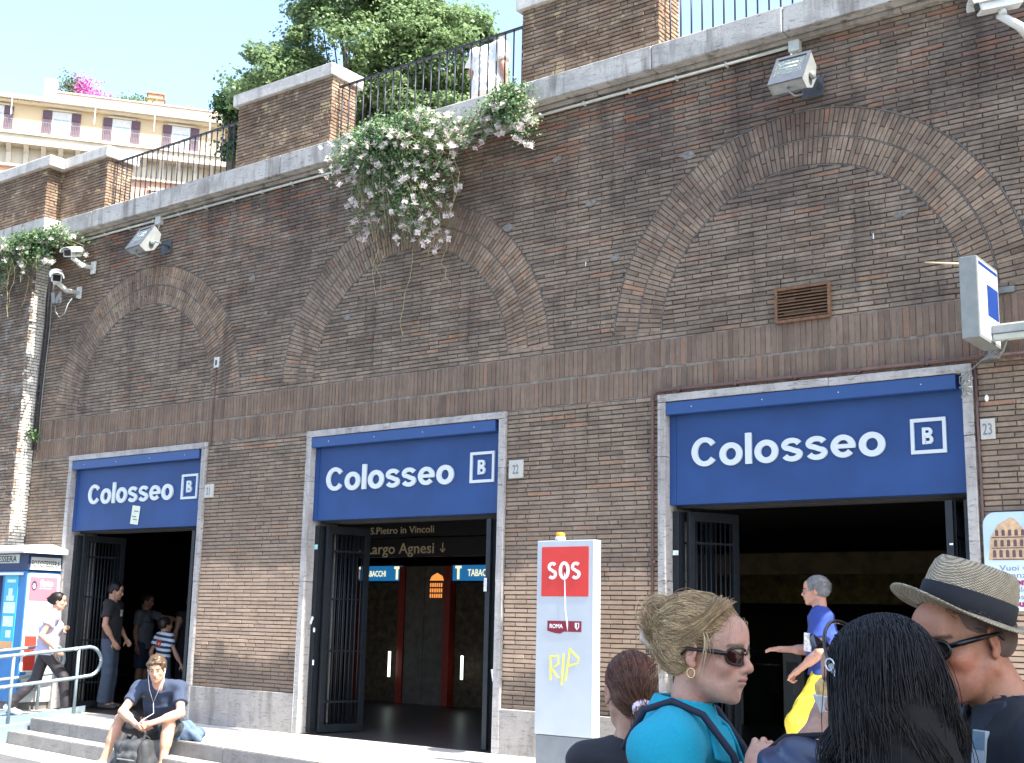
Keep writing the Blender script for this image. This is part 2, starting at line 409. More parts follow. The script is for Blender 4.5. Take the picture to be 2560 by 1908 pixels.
def block(x0, x1, ya, yb, za, zb, m, parent, name='stone', bev=.012, R=R):
    b = MB().box(x0, x1, ya, yb, za, zb, bev=bev); o = b.build(name, m, parent)
    me = o.data
    for v in me.vertices: v.co += Vector((R.uniform(-.002, .002), R.uniform(-.003, .003), R.uniform(-.003, .003)))
    return o
corn = empty('stone_cornice', (0, 0, 0), 'weathered travertine ledge running along the top of the arched brick wall', 'ledge')
jo = [-5.83 + .49, -4.573, -3.073, -.572, .5, 2.0, 3.4, 4.885, 6.317, 7.9, 9.6, 11.5, 14.0]; jo[0] = -5.345
for a, b in zip(jo[:-1], jo[1:]): block(a + .003, b - .003, -.20, .6, 6.825, 7.085, TRAV, corn)
block(-13.0, -5.35, -.47, .6, 6.80, 7.06, TRAV, corn)
jm = [-5.35, -4.1, -2.4, -1, .9, 2.6, 4.15, 5.9, 7.4, 9.2, 11.5, 14.0]
for a, b in zip(jm[:-1], jm[1:]): block(a + .002, b - .002, -.072, .5, 6.778, 6.823, DIRTY, corn, 'moulding_stone')
block(-13.0, -5.80, -.34, .5, 6.76, 6.798, DIRTY, corn, 'moulding_stone')
terr = MB().box(-60, 40, .6, 30, 6.6, 7.0).build('terrace_ground', mat('terrace_paving', (.30, .28, .25), .9, coords='pos'), None); tag(terr, kind='structure')
# parapet piers
def pier(x0, x1, depth, zt, label, steps=None, left_open=True, nm=140):
    p = empty('parapet_pier', ((x0 + x1) / 2, 0, 7.085), label, 'parapet', 'brick parapet piers on the ledge')
    cx = (x0 + x1) / 2; B = Bricks(); Rr = random.Random(int(x0 * 10) + 50); y0 = .05
    n = int((zt - 7.085) / CH); ch = (zt - 7.085) / n
    for i in range(n):
        z = ch * (i + .5)
        fill_course(B, z, [(x0 - cx, x1 - cx)], Rr, row=i, org=(0, y0))
        fill_course(B, z, [(.004, depth)], Rr, row=i, u=(0, 1, 0), n=(1, 0, 0), org=(x1 - cx, y0), L=.135)
        fill_course(B, z, [(-depth, -.004)], Rr, row=i, u=(0, -1, 0), n=(-1, 0, 0), org=(x0 - cx, y0), L=.135)
    B.build(p, BRICKP, nmax=nm, R=Rr, off=Vector((cx, 0, 7.085)))
    MB().box(x0 - cx + .012, x1 - cx - .012, y0 + .012, y0 + depth - .01, -.02, zt - 7.085 - .002).build('mortar_core', MORTAR, p)
    return p, cx
def coping(p, cx, x0, x1, ya, yb, za, zb, cuts=()):
    xs_ = [x0] + list(cuts) + [x1]
    for a, b in zip(xs_[:-1], xs_[1:]):
        o = block(a - cx + .001, b - cx - .001, ya, yb, za - 7.085, zb - 7.085, TRAVC, p, 'coping_stone', .012)
p, cx = pier(-5.80, -4.645, .45, 8.0, 'brick parapet pier under a pale coping, left end of the ledge beside the short railing', nm=80)
coping(p, cx, -5.66, -4.59, -.02, .56, 8.0, 8.165)
p, cx = pier(-13.0, -5.81, .45, 8.0, 'brick parapet pier at the far left, standing forward of its neighbour', nm=60)
for o in p.children: o.location.y -= .25
coping(p, cx, -13.0, -5.665, -.27, .5, 8.0, 8.165)
p, cx = pier(-1.745, .045, .45, 8.09, 'sunlit brick parapet pier with pale stone cap in front of the trees', nm=140)
coping(p, cx, -1.80, .085, -.01, .58, 8.09, 8.255)
p, cx = pier(3.055, 4.828, .42, 8.09, 'tall-looking brick parapet pier at the top of the photo, right of the terrace railing', nm=200)
coping(p, cx, 3.0, 4.88, -.01, .55, 8.09, 8.255)
IRON = mat('dark_iron', (.035, .036, .045), .5, .3, .2, 20)
def railing(x0, x1, zt, n, label, y=.16):
    r = empty('terrace_railing', ((x0 + x1) / 2, y, 7.085), label, 'railing', 'dark iron railings between the parapet piers'); cx = (x0 + x1) / 2
    MB().box(x0 - cx, x1 - cx, -.012, .022, zt - 7.085 - .022, zt - 7.085).build('top_rail', IRON, r)
    MB().box(x0 - cx, x1 - cx, -.011, .011, .035, .055).build('bottom_rail', IRON, r)
    me = None
    for i in range(n):
        x = x0 - cx + (x1 - x0) * (i + .5) / n
        if me is None:
            o = MB().tube([(0, 0, 0), (0, 0, zt - 7.085 - .02)], .0095, 6).build('baluster', IRON, r); me = o.data
        else: o = bpy.data.objects.new('baluster', me); COL.objects.link(o); o.parent = r
        o.location.x = x
    return r
railing(-4.62, -1.76, 7.955, 24, 'dark iron railing in front of the ochre building, between the two left piers')
railing(.06, 3.04, 7.985, 24, 'dark iron railing with two people behind it, above the flowering caper bush')
railing(4.84, 14.0, 7.985, 74, 'dark iron railing against bare sky at the top right')
# plinths
def plinth(x0, x1, label):
    o = block(x0 + .002, x1 - .002, -.028, .4, -.3, ZPL, TRAVP, None, 'stone_plinth', .008); tag(o, label, 'plinth', 'travertine plinths at the foot of the brick wall'); return o
plinth(-5.83, -4.96 + .11, 'short travertine plinth left of the first doorway')
plinth(-1.849, 0, 'stained travertine plinth between the first and second doorways')
plinth(3.0, 4.858, 'travertine plinth behind the SOS totem')
plinth(7.858, 14.0, 'travertine plinth right of the third doorway')
# door surrounds, signs
_bq = 0
BLUE = mat('blue_enamel', (.014, .050, .17), .5, var=.16, scale=1.7, spec=.35, bump=.06, bscale=5)
BLUED = mat('blue_enamel_strip', (.018, .062, .20), .4, var=.05, scale=3)
WHITEL = mat('white_letter', (.55, .60, .62), .4, var=.02)
def surround(x0, x1, label, top_joint):
    f = empty('door_surround', ((x0 + x1) / 2, 0, 0), label, 'door frame', 'travertine surrounds of the three doorways'); c = (x0 + x1) / 2
    for sgn, xa in ((-1, x0), (1, x1 - .085)):
        for za, zb in ((-.0, 1.72), (1.724, 2.9), (2.904, ZB0 - .07)):
            block(xa - c, xa + .085 - c, -.035, .47, za, zb, TRAVF, f, 'jamb_stone', .006)
    for a, b in ((x0, x0 + top_joint), (x0 + top_joint + .004, x1)): block(a - c, b - c, -.04, .47, ZB0 - .068, ZB0 + .004, TRAVF, f, 'lintel_stone', .006)
    return f
surround(*DOORS[0], 'pale weathered stone frame round the leftmost doorway, number 21', 2.2)
surround(*DOORS[1], 'pale weathered stone frame round the middle doorway, number 22', 1.35)
surround(*DOORS[2], 'pale weathered stone frame round the rightmost doorway, number 23', 1.75)
# stroke lettering close to a bold grotesque
def ringpoly(cx, cz, rx, rz, t, tz, a0=0, a1=360, n=40):
    o = [(cx + rx * cos(radians(a0 + (a1 - a0) * i / n)), cz + rz * sin(radians(a0 + (a1 - a0) * i / n))) for i in range(n + 1)]
    k = [(cx + (rx - t) * cos(radians(a0 + (a1 - a0) * i / n)), cz + (rz - tz) * sin(radians(a0 + (a1 - a0) * i / n))) for i in range(n + 1)]
    return o, k
def strip(mb, o, k, y0, y1):
    n = len(o); V = []; F = []
    for a, b in zip(o, k): V += [(a[0], y0, a[1]), (b[0], y0, b[1]), (b[0], y1, b[1]), (a[0], y1, a[1])]
    for i in range(n - 1):
        a = 4 * i; b = a + 4
        F += [(a, a + 1, b + 1, b), (a + 1, a + 2, b + 2, b + 1), (a + 2, a + 3, b + 3, b + 2), (a + 3, a, b, b + 3)]
    e = 4 * (n - 1); F += [(0, 1, 2, 3), (e, e + 1, e + 2, e + 3)]
    mb.add(V, F)
def stroke(mb, pts, t, y0, y1, tv=None):
    "ribbon of width t (horizontal runs a little thinner) along a centre line"
    o = []; k = []; L = len(pts)
    for i in range(L):
        a = Vector(pts[max(i - 1, 0)]); b = Vector(pts[min(i + 1, L - 1)]); d = (b - a).normalized(); nrm = Vector((-d.y, d.x))
        ww = t * (1 - .20 * abs(d.x)); p = Vector(pts[i]); o.append(tuple(p + nrm * ww / 2)); k.append(tuple(p - nrm * ww / 2))
    strip(mb, o, k, y0, y1)
def letter(ch, x, H, y0, y1):
    "H = cap height; returns mesh builder and advance"
    m = MB(); t = H * .212; xh = H * .74
    if ch == 'C':
        w = H * .92; stroke(m, [(x + w / 2 + (w - t) / 2 * 1.02 * cos(radians(a)), H / 2 + (H * 1.03 - t) / 2 * sin(radians(a))) for a in np.linspace(36, 324, 40)], t, y0, y1); adv = w * .96
    elif ch == 'o':
        w = H * .79; o, k = ringpoly(x + w / 2, xh / 2, w / 2, xh / 2 * 1.04, t, t * .88); strip(m, o, k, y0, y1); adv = w
    elif ch == 'l':
        w = t; stroke(m, [(x + t / 2, 0), (x + t / 2, H * 1.03)], t, y0, y1); adv = w
    elif ch == 'e':
        w = H * .77; pts = [(x + w / 2 + (w - t) / 2 * cos(radians(a)), xh / 2 + (xh * 1.04 - t) / 2 * sin(radians(a))) for a in np.linspace(-6, 322, 40)]
        stroke(m, pts, t, y0, y1); stroke(m, [(x + t * .7, xh / 2 - t * .02), (x + w - t * .06, xh / 2 - t * .02)], t * .78, y0 - .0003, y1); adv = w
    elif ch == 's':
        w = H * .69; r = (xh * 1.04 - t * .8) / 4; cx = x + w / 2; rx = (w - t) / 2; c1 = xh / 2 + r; c0 = xh / 2 - r
        pts = [(cx + rx * cos(radians(a)), c1 + r * sin(radians(a))) for a in np.linspace(18, 215, 16)]
        pts += [(cx - rx * .30, xh / 2 + r * .22), (cx + rx * .35, xh / 2 - r * .22)]
        pts += [(cx + rx * cos(radians(a)), c0 + r * sin(radians(a))) for a in np.linspace(35, -162, 16)]
        stroke(m, pts, t * .98, y0, y1); adv = w
    elif ch == 'B':
        w = H * .72; stroke(m, [(x + t / 2, 0), (x + t / 2, H)], t, y0, y1); r1 = H * .25
        for c0, rr, ww in ((H * .745, H * .255, w * .56), (H * .27, H * .27, w * .60)):
            pts = [(x + t * .9, c0 + rr - t / 2 * .86)] + [(x + ww + (rr * .92 - t / 2) * cos(radians(a)), c0 + (rr - t * .43) * sin(radians(a))) for a in np.linspace(90, -90, 14)] + [(x + t * .9, c0 - rr + t / 2 * .86)]
            stroke(m, pts, t, y0 - .0003 * (c0 > H / 2), y1)
        adv = w
    return m, adv
def station_sign(x0, x1, k, tx0, tx1, base, bx0, bx1, label):
    c = (x0 + x1) / 2
    s = empty('station_sign', (c, 0, 2.44), label, 'station sign', 'blue Colosseo metro signs over the doorways')
    yf = .055; zt = 3.43 - 2.44 + .0
    xa, xb = x0 + .086 - c, x1 - .086 - c
    MB().box(xa, xb, yf, yf + .12, 0, zt - .001, bev=.003).build('sign_panel', BLUE, s)
    MB().box(xa, xa + .07, yf - .006, yf - .0005, .002, zt - .13).build('side_strip', BLUE, s)
    MB().box(xa + .003, xb - .05, -.03, yf - .002, zt - .125, zt - .006, bev=.003).build('top_strip', BLUED, s)
    for i in range(4): MB().tube([(xa + (xb - xa) * (.1 + .26 * i), -.0335, zt - .065), (xa + (xb - xa) * (.1 + .26 * i), -.029, zt - .065)], .006, 6).build('screw', WHITEL, s)
    H = .280; word = 'Colosseo'; sp = H * .10; advs = []
    x = 0
    for ch in word: m_, a = letter(ch, 0, H, 0, .01); advs.append(a)
    tot = sum(advs) + sp * 7; sc = (tx1 - tx0) / tot
    x = 0
    for ch, a in zip(word, advs):
        m_, _ = letter(ch, x, H, yf - .022, yf - .001)
        m_.V = [(tx0 - c + v[0] * sc, v[1], base - 2.44 + v[2]) for v in m_.V]
        m_.build('letter', WHITEL, s); x += a + sp
    # boxed B
    w_ = bx1 - bx0; z0 = base - 2.44 - .008; z1 = z0 + w_ * 1.0; t = .03; fr = MB()
    for a, b, cc, d in ((bx0, bx1, z0, z0 + t), (bx0, bx1, z1 - t, z1), (bx0, bx0 + t, z0 + t, z1 - t), (bx1 - t, bx1, z0 + t, z1 - t)): fr.box(a - c, b - c, yf - .02, yf - .001, cc, d)
    fr.build('letter_frame', WHITEL, s)
    m_, a = letter('B', 0, w_ * .47, yf - .022, yf - .001); m_.V = [((bx0 + bx1) / 2 - c - a * .5 + v[0] * .95, v[1], z0 + w_ * .265 + v[2]) for v in m_.V]; m_.build('letter', WHITEL, s)
    # reveal above and behind
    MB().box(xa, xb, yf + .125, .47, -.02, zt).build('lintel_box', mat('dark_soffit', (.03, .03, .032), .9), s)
    return s
station_sign(*DOORS[0], 0, -4.42, -2.555, 2.80, -2.385, -2.06, 'blue Colosseo B sign over the leftmost doorway, a paper notice stuck under its word')
station_sign(*DOORS[1], 0, .296, 2.25, 2.778, 2.478, 2.81, 'blue Colosseo B sign over the middle doorway beside house number 22')
station_sign(*DOORS[2], 0, 5.192, 7.08, 2.79, 7.303, 7.605, 'largest blue Colosseo B sign over the right doorway beside house number 23')
nt_ = MB().obox((-3.33, .048, 2.62), (1, 0, -.12), (0, 1, 0), (.12, 0, 1), .085, .002, .125).build('paper_notice', mat('cream_paper', (.62, .66, .52), .8, var=.08), None)
tag(nt_, 'cream paper notice taped askew on the leftmost blue sign', 'paper notice')
for a, z_ in ((.02, .05), (-.02, -.02), (.0, -.06)):
    MB().obox((-3.33 + a, .0455, 2.62 + z_), (1, 0, -.12), (0, 1, 0), (.12, 0, 1), .045, .0005, .008).build('print_mark', mat('grey_print', (.2, .2, .22), .8), nt_)
# house number plates
PLATE = mat('number_tile', (.46, .45, .40), .5, var=.12, scale=12)
for (x0, x1, z0, z1, t_, lab) in ((-1.845, -1.675, 2.785, 2.955, '21', 'small square stone tile with house number 21 beside the left sign'), (3.05, 3.232, 2.785, 2.975, '22', 'small square stone tile with house number 22 beside the middle sign'), (7.905, 8.02, 2.86, 3.03, '23', 'small square stone tile with house number 23 beside the right sign')):
    e = empty('house_number', ((x0 + x1) / 2, -.004, (z0 + z1) / 2), lab, 'number plate', 'house number tiles beside the doors'); w2 = (x1 - x0) / 2; h2 = (z1 - z0) / 2
    MB().box(-w2, w2, -.018, .004, -h2, h2, bev=.004).build('tile', PLATE, e)
    text(t_, .135, .001, 0, 'CENTER', 'numeral', mat('pale_ink', (.16, .17, .2), .7), e, sx=.62, loc=(0, -.0205, -.048))
# ------------------------------------------------------------------ gates
GATE = mat('gate_paint', (.016, .020, .025), .45, .2, .2, 14, bump=.15, bscale=30); STK = mat('sticker_paper', (.7, .74, .72), .6, var=.15, scale=30)
def leaf(g, hx, hy, ang, L, z1=2.385, th=.045, grille=True, name='gate_leaf'):
    "panel from hinge, direction ang (deg from +x, towards +y)"
    lf = bpy.data.objects.new(name, None); COL.objects.link(lf); lf.parent = g; lf.location = (hx, hy, 0); lf.rotation_euler = (0, 0, radians(ang)); lf.empty_display_size = .1
    st = .07 if L > .3 else L / 2
    if not grille:
        MB().box(0, L, -th / 2, th / 2, .015, z1, bev=.003).build('stile', GATE, lf); return lf
    MB().box(0, st, -th / 2, th / 2, .015, z1, bev=.003).build('stile', GATE, lf); MB().box(L - st, L, -th / 2, th / 2, .015, z1, bev=.003).build('stile', GATE, lf)
    for za, zb in ((.015, .10), (z1 - .09, z1)): MB().box(st, L - st, -th / 2 + .002, th / 2 - .002, za, zb).build('rail', GATE, lf)
    for zz in (.34, .92, 1.52, 2.08): MB().box(st, L - st, -.009, .009, zz, zz + .022).build('rail', GATE, lf)
    n = max(2, int((L - 2 * st) / .052)); me = None
    for i in range(n):
        x = st + (L - 2 * st) * (i + .5) / n
        if me is None: o = MB().tube([(0, 0, .09), (0, 0, z1 - .08)], .0085, 6).build('bar', GATE, lf); me = o.data
        else: o = bpy.data.objects.new('bar', me); COL.objects.link(o); o.parent = lf
        o.location.x = x
    return lf
def gate(x, side, label, a2=52, L=.62):
    g = empty('folding_gate', (x, .16, 0), label, 'gate', 'dark folding grille gates standing open'); s = side
    if s > 0:
        leaf(g, .035, -.03, 86, L); leaf(g, .125, .0, a2, L)
        leaf(g, -.03, -.035, 0, .085, grille=False)
    else:
        leaf(g, -.035, -.03, 95, L); leaf(g, -.17, .0, 97, L); leaf(g, -.21, -.06, 0, .06, grille=False); leaf(g, -.055, -.06, 0, .06, grille=False)
    return g
gate(-4.75, 1, 'open dark grille gate leaf on the left of the leftmost doorway', 84, .66)
gate(-1.94, -1, 'dark gate leaves folded back on the right of the leftmost doorway')
gate(.098, 1, 'open dark grille gate on the left of the middle doorway, stickers on its stile', 76, .60)
gate(2.905, -1, 'dark gate leaves folded back on the right of the middle doorway')
gate(4.955, 1, 'open dark grille gate on the left of the right doorway behind the blonde woman', 66, .6)
gate(7.765, -1, 'dark gate leaves folded back on the right of the right doorway above the straw hat')
def sticker(x, y, z, w_, h_, c, lab, nrm=(0, -1, 0), tilt=0, name='sticker'):
    u = Vector((0, 0, 1)).cross(Vector(nrm)); u = -u if u.x < 0 else u; v = Vector((0, 0, 1)); u2 = u * cos(tilt) + v * sin(tilt); v2 = v * cos(tilt) - u * sin(tilt)
    o = MB().obox((x, y, z), u2, nrm, v2, w_ / 2, .0012, h_ / 2).build(name, mat('sticker_%d_%d_%d' % tuple(int(q * 99) for q in c), c, .6, var=.25, scale=40), None); tag(o, lab, 'sticker', 'stickers on the gates'); return o
sticker(.155, .062, 2.13, .05, .055, (.3, .6, .62), 'small turquoise and white sticker high on the middle door left gate')
sticker(.14, .062, 1.28, .035, .09, (.7, .72, .72), 'torn white sticker halfway up the middle door left gate', tilt=-.4)
sticker(.19, .062, 1.17, .03, .05, (.65, .66, .68), 'small round white sticker on the middle door left gate')
sticker(.20, .062, .80, .025, .06, (.8, .8, .8), 'small white scrap of tape low on the middle door left gate')
sticker(2.71, .062, 1.69, .04, .14, (.62, .66, .66), 'tall white scribbled sticker on the right gate of the middle doorway')
sticker(2.86, .062, .77, .075, .12, (.78, .8, .8), 'white torn tag near the foot of the middle doorway right gate', tilt=.2)
sticker(2.87, .062, 1.42, .03, .04, (.45, .46, .5), 'small grey sticker on the folded gate of the middle doorway')
sticker(5.02 - .035, .085, 1.99, .06, .045, (.72, .78, .70), 'small white sticker on the left gate of the right doorway')
sticker(7.60, .062, 2.02, .03, .015, (.85, .85, .85), 'tiny white sticker high on the right gate of the right doorway')
sticker(7.60, .062, 1.84, .085, .11, (.45, .46, .48), 'black and white sticker on the right gate above the straw hat', tilt=.1)
sticker(7.60, .062, 1.73, .06, .07, (.75, .77, .85), 'plain white sticker just above the straw hat')
# ------------------------------------------------------------------ ground, pavement, steps
ASPH = mat('street_asphalt', (.085, .085, .088), .92, var=.25, scale=3, bump=.4, bscale=120, coords='pos')
tag(MB().box(-70, 60, -60, 60, -.6, -.304).build('ground', ASPH, None), kind='structure')
e0 = lambda x: -1.083 - .136 * (x + 3.58)          # front edge of the upper platform
def slab(edge, x0, x1, yb, za, zb, name, nx=6):
    V = []; F = []
    for i in range(nx):
        a = x0 + (x1 - x0) * i / nx + .002; b = x0 + (x1 - x0) * (i + 1) / nx - .002
    return None
PAVE = mat('pavement_stone', (.44, .42, .385), .8, var=.14, scale=2.5, bump=.25, bscale=60, coords='pos')
pav = empty('pavement', (0, 0, 0)); tag(pav, kind='structure')
def poly_slab(pts, za, zb, name, m, parent, bev=.008):
    bm = bmesh.new(); vs_ = [bm.verts.new((x, y, za)) for x, y in pts]; f = bm.faces.new(vs_); r = bmesh.ops.extrude_face_region(bm, geom=[f])
    for v in r['geom']:
        if isinstance(v, bmesh.types.BMVert): v.co.z = zb
    bmesh.ops.recalc_face_normals(bm, faces=bm.faces)
    if bev: bmesh.ops.bevel(bm, geom=[e for e in bm.edges if all(v.co.z > zb - 1e-4 for v in e.verts)], offset=bev, segments=2, affect='EDGES')
    me = bpy.data.meshes.new(name); bm.to_mesh(me); bm.free(); return link(name, me, m, parent)
XS = -3.60
def kerb_run(dy, za, zb, xs_, back, name):
    for a, b in zip(xs_[:-1], xs_[1:]):
        poly_slab([(a + .003, e0(a) - dy), (b - .003, e0(b) - dy), (b - .003, e0(b) - dy + back), (a + .003, e0(a) - dy + back)], za, zb, name, TRAVS, pav)
kerb_run(0, -.152, 0, [XS, -2.55, -.95, .75, 2.35, 3.9, 5.6, 7.3, 9, 10.7, 12.4], .36, 'kerb_stone')
kerb_run(.27, -.304, -.15, [XS - .12, -2.0, -.3, 1.45, 3.1, 4.8, 6.5, 8.2, 9.9, 11.6, 13.2], .275, 'step_stone')
# flags behind the kerb
for i, (a, b) in enumerate(zip(np.arange(-3.9, 12, 1.2), np.arange(-2.7, 13.2, 1.2))):
    ya = lambda x: e0(x) + .362
    a_ = max(a, XS) if i == 0 else a
    ym = -.45
    if ya(a_) < ym - .05: poly_slab([(a_ + .003, ya(a_)), (b - .003, ya(b)), (b - .003, ym - .003), (a_ + .003, ym - .003)], -.15, -.002, 'paving_stone', PAVE, pav, .004)
    poly_slab([(a_ + .003, ym), (b - .003, ym), (b - .003, .0), (a_ + .003, .0)], -.15, -.002, 'paving_stone', PAVE, pav, .004)
poly_slab([(-5.2, -.62), (XS - .003, -.62), (XS - .003, .0), (-5.2, .0)], -.3, -.004, 'paving_stone', PAVE, pav, .004)
strip_ = poly_slab([(-9, e0(-9) - .82), (13, e0(13) - .82), (13, e0(13) - .275), (-9, e0(-9) - .275)], -.32, -.298, 'gutter_strip', PAVE, None, 0); tag(strip_, kind='structure')
# ------------------------------------------------------------------ interior
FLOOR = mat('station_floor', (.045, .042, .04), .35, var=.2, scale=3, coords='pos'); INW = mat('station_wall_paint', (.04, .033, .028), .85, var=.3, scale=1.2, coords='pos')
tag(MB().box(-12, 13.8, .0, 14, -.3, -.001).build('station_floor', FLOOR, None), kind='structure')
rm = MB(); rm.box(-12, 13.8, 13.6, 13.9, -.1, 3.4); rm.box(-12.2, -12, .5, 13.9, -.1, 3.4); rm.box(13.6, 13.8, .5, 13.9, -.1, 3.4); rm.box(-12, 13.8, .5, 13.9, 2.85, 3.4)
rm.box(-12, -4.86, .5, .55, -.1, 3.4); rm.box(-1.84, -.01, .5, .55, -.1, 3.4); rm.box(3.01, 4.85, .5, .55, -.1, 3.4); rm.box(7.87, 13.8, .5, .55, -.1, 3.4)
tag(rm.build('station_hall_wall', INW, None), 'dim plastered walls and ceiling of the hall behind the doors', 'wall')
REDM = mat('red_laminate', (.22, .02, .01), .5, var=.1)
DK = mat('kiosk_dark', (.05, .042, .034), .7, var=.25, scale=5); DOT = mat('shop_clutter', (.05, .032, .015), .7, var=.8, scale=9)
kiosk = empty('tobacco_kiosk', (-2.6, 5, 0), 'dim tobacco kiosk with red uprights deep inside the middle doorway', 'kiosk')
def kb(x0, x1, y0, y1, z0, z1, n, m): return MB().box(x0 + 2.6, x1 + 2.6, y0 - 5, y1 - 5, z0, z1).build(n, m, kiosk)
for x in (-4.02, -2.96, -2.0): kb(x, x + .13, 4.98, 5.12, 0, 2.16, 'upright', REDM)
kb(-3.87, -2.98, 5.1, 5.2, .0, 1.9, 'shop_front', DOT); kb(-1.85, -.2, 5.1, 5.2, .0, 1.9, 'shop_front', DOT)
kb(-3.88, -2.97, 5.02, 5.1, 1.93, 2.17, 'fascia', mat('kiosk_blue', (.02, .16, .38), .4, emit=(.01, .12, .3), es=.28)); kb(-1.86, .0, 5.02, 5.1, 1.93, 2.17, 'fascia', MATS['kiosk_blue'])
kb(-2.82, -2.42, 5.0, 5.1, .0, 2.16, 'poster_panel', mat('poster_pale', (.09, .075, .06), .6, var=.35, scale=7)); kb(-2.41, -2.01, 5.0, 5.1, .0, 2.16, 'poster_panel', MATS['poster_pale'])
YL = mat('lit_letter', (.75, .72, .5), .5, emit=(.8, .75, .45), es=.35)
for (tx, x, sz) in (('TABACCHI', -3.78, .13), ('TABACCHI', -1.55, .15)): text(tx, sz, .001, .002, 'LEFT', 'lettering', YL, kiosk, sx=.78, loc=(x + 2.6, .012, 2.0))
for x in (-3.97, -3.10, -1.80):
    m_ = MB(); m_.box(x + 2.6, x + 2.72, .008, .018, 2.12, 2.16); m_.box(x + 2.64, x + 2.68, .008, .018, 1.95, 2.12); m_.build('logo_letter', YL, kiosk)
ORG = mat('lit_photo', (.7, .3, .08), .5, emit=(1, .33, .07), es=.28)
m_ = MB()
for i in range(3):
    for j in range(6): m_.box(.30 + j * .045, .325 + j * .045, -.006, -.001, 1.66 + i * .085, 1.72 + i * .085)
m_.prism([(.29, 1.93), (.58, 1.93), (.55, 2.0), (.44, 2.05), (.33, 2.0)], -.006, -.001); m_.build('lit_picture', ORG, kiosk)
for (x, z0, z1) in ((-3.06, .40, .80), (-1.55, .42, .78)): kb(x, x + .03, 4.9, 4.93, z0, z1, 'light_strip', mat('cool_tube', (.8, .8, .8), .4, emit=(.8, .95, .9), es=.8))
beam = empty('hanging_sign', (-2.2, 4.0, 2.25), 'dark hanging direction sign reading Largo Agnesi inside the middle doorway', 'sign')
MB().box(-1.6, 3.4, 0, .12, 0, .28).build('board', mat('sign_black', (.018, .018, .02), .5), beam); MB().box(-1.6, 3.4, .01, .12, .31, .52).build('board', MATS['sign_black'], beam)
DL = mat('dim_letter', (.22, .20, .15), .6, emit=(.3, .24, .14), es=.07)
text('Largo Agnesi', .23, .001, .002, 'LEFT', 'lettering', DL, beam, width=1.38, loc=(-0.57, -.003, .05)); text('S.Pietro in Vincoli', .15, .001, .001, 'LEFT', 'lettering', DL, beam, width=1.31, loc=(-0.52, .007, .36))
for x in (-0.77, 0.97): m_ = MB(); m_.box(x, x + .02, -.003, 0, .06, .2); stroke(m_, [(x - .04, .11), (x + .01, .06), (x + .06, .11)], .02, -.004, 0); m_.build('arrow', DL, beam)
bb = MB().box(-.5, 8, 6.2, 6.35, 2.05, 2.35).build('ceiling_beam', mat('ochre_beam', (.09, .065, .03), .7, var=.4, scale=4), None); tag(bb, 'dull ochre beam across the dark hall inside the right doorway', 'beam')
STEEL = mat('brushed_steel', (.10, .10, .098), .45, .6, .1)
for i, (x, y) in enumerate(((2.75, 5.6), (3.62, 5.6), (4.6, 5.6))):
    t = empty('turnstile', (x, y, 0), ('steel ticket turnstile at the left in the dark right doorway', 'steel ticket turnstile between the blonde woman and the yellow trousers', 'steel ticket turnstile behind the yellow trousers')[i], 'turnstile', 'ticket turnstiles inside the station')
    MB().box(-.14, .14, 0, .9, 0, .98, bev=.01).build('cabinet', STEEL, t); MB().box(-.085, .085, -.008, 0, .68, .86).build('reader', mat('black_plastic', (.015, .015, .016), .4), t)
    MB().tube([(.14, .4, .8), (.5, .4, .8)], .018, 8).build('bar', STEEL, t)
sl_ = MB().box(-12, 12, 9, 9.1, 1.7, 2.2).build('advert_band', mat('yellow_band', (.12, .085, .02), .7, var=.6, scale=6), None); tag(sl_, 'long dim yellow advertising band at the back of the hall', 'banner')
# ------------------------------------------------------------------ fixtures on the wall
PVC = mat('pvc_conduit', (.50, .52, .48), .5, var=.12, scale=20); GREYP = mat('grey_cast_metal', (.26, .28, .29), .45, .3, .15, 15); LGREY = mat('light_grey_metal', (.22, .235, .225), .45, .2, .1, 15)
DGREY = mat('dark_grey_metal', (.09, .10, .115), .5, .2, .2, 15); WPLA = mat('white_housing', (.62, .64, .61), .4, var=.08, scale=15); BLACKG = mat('black_glass', (.01, .011, .014), .08, var=0, spec=.6)
cd = empty('conduit', (0, 0, 6.752), 'long pale plastic conduit clipped under the stone ledge', 'conduit')
for a, b in ((-5.1, -3.25), (-3.12, 1.0), (1.0, 6.30)):
    MB().tube([(a, -.035, min(0, -.012 + .0 * a)), (b, -.035, -.012)], .016, 8).build('pipe', PVC, cd)
for i in range(21):
    x = -5.0 + i * .56
    if x < 6.2: MB().box(x - .012, x + .012, -.052, 0, -.034, .010, bev=.003).build('clip', PVC, cd)
def glass_mat():
    q = N('lamp_glass'); q.col((.45, .5, .48)); q.rough(.12); q.b.inputs['Transmission Weight'].default_value = .85; q.b.inputs['IOR'].default_value = 1.15; return q.m
GLASS = glass_mat(); CHROME = mat('reflector', (.62, .66, .62), .25, .85, .1)
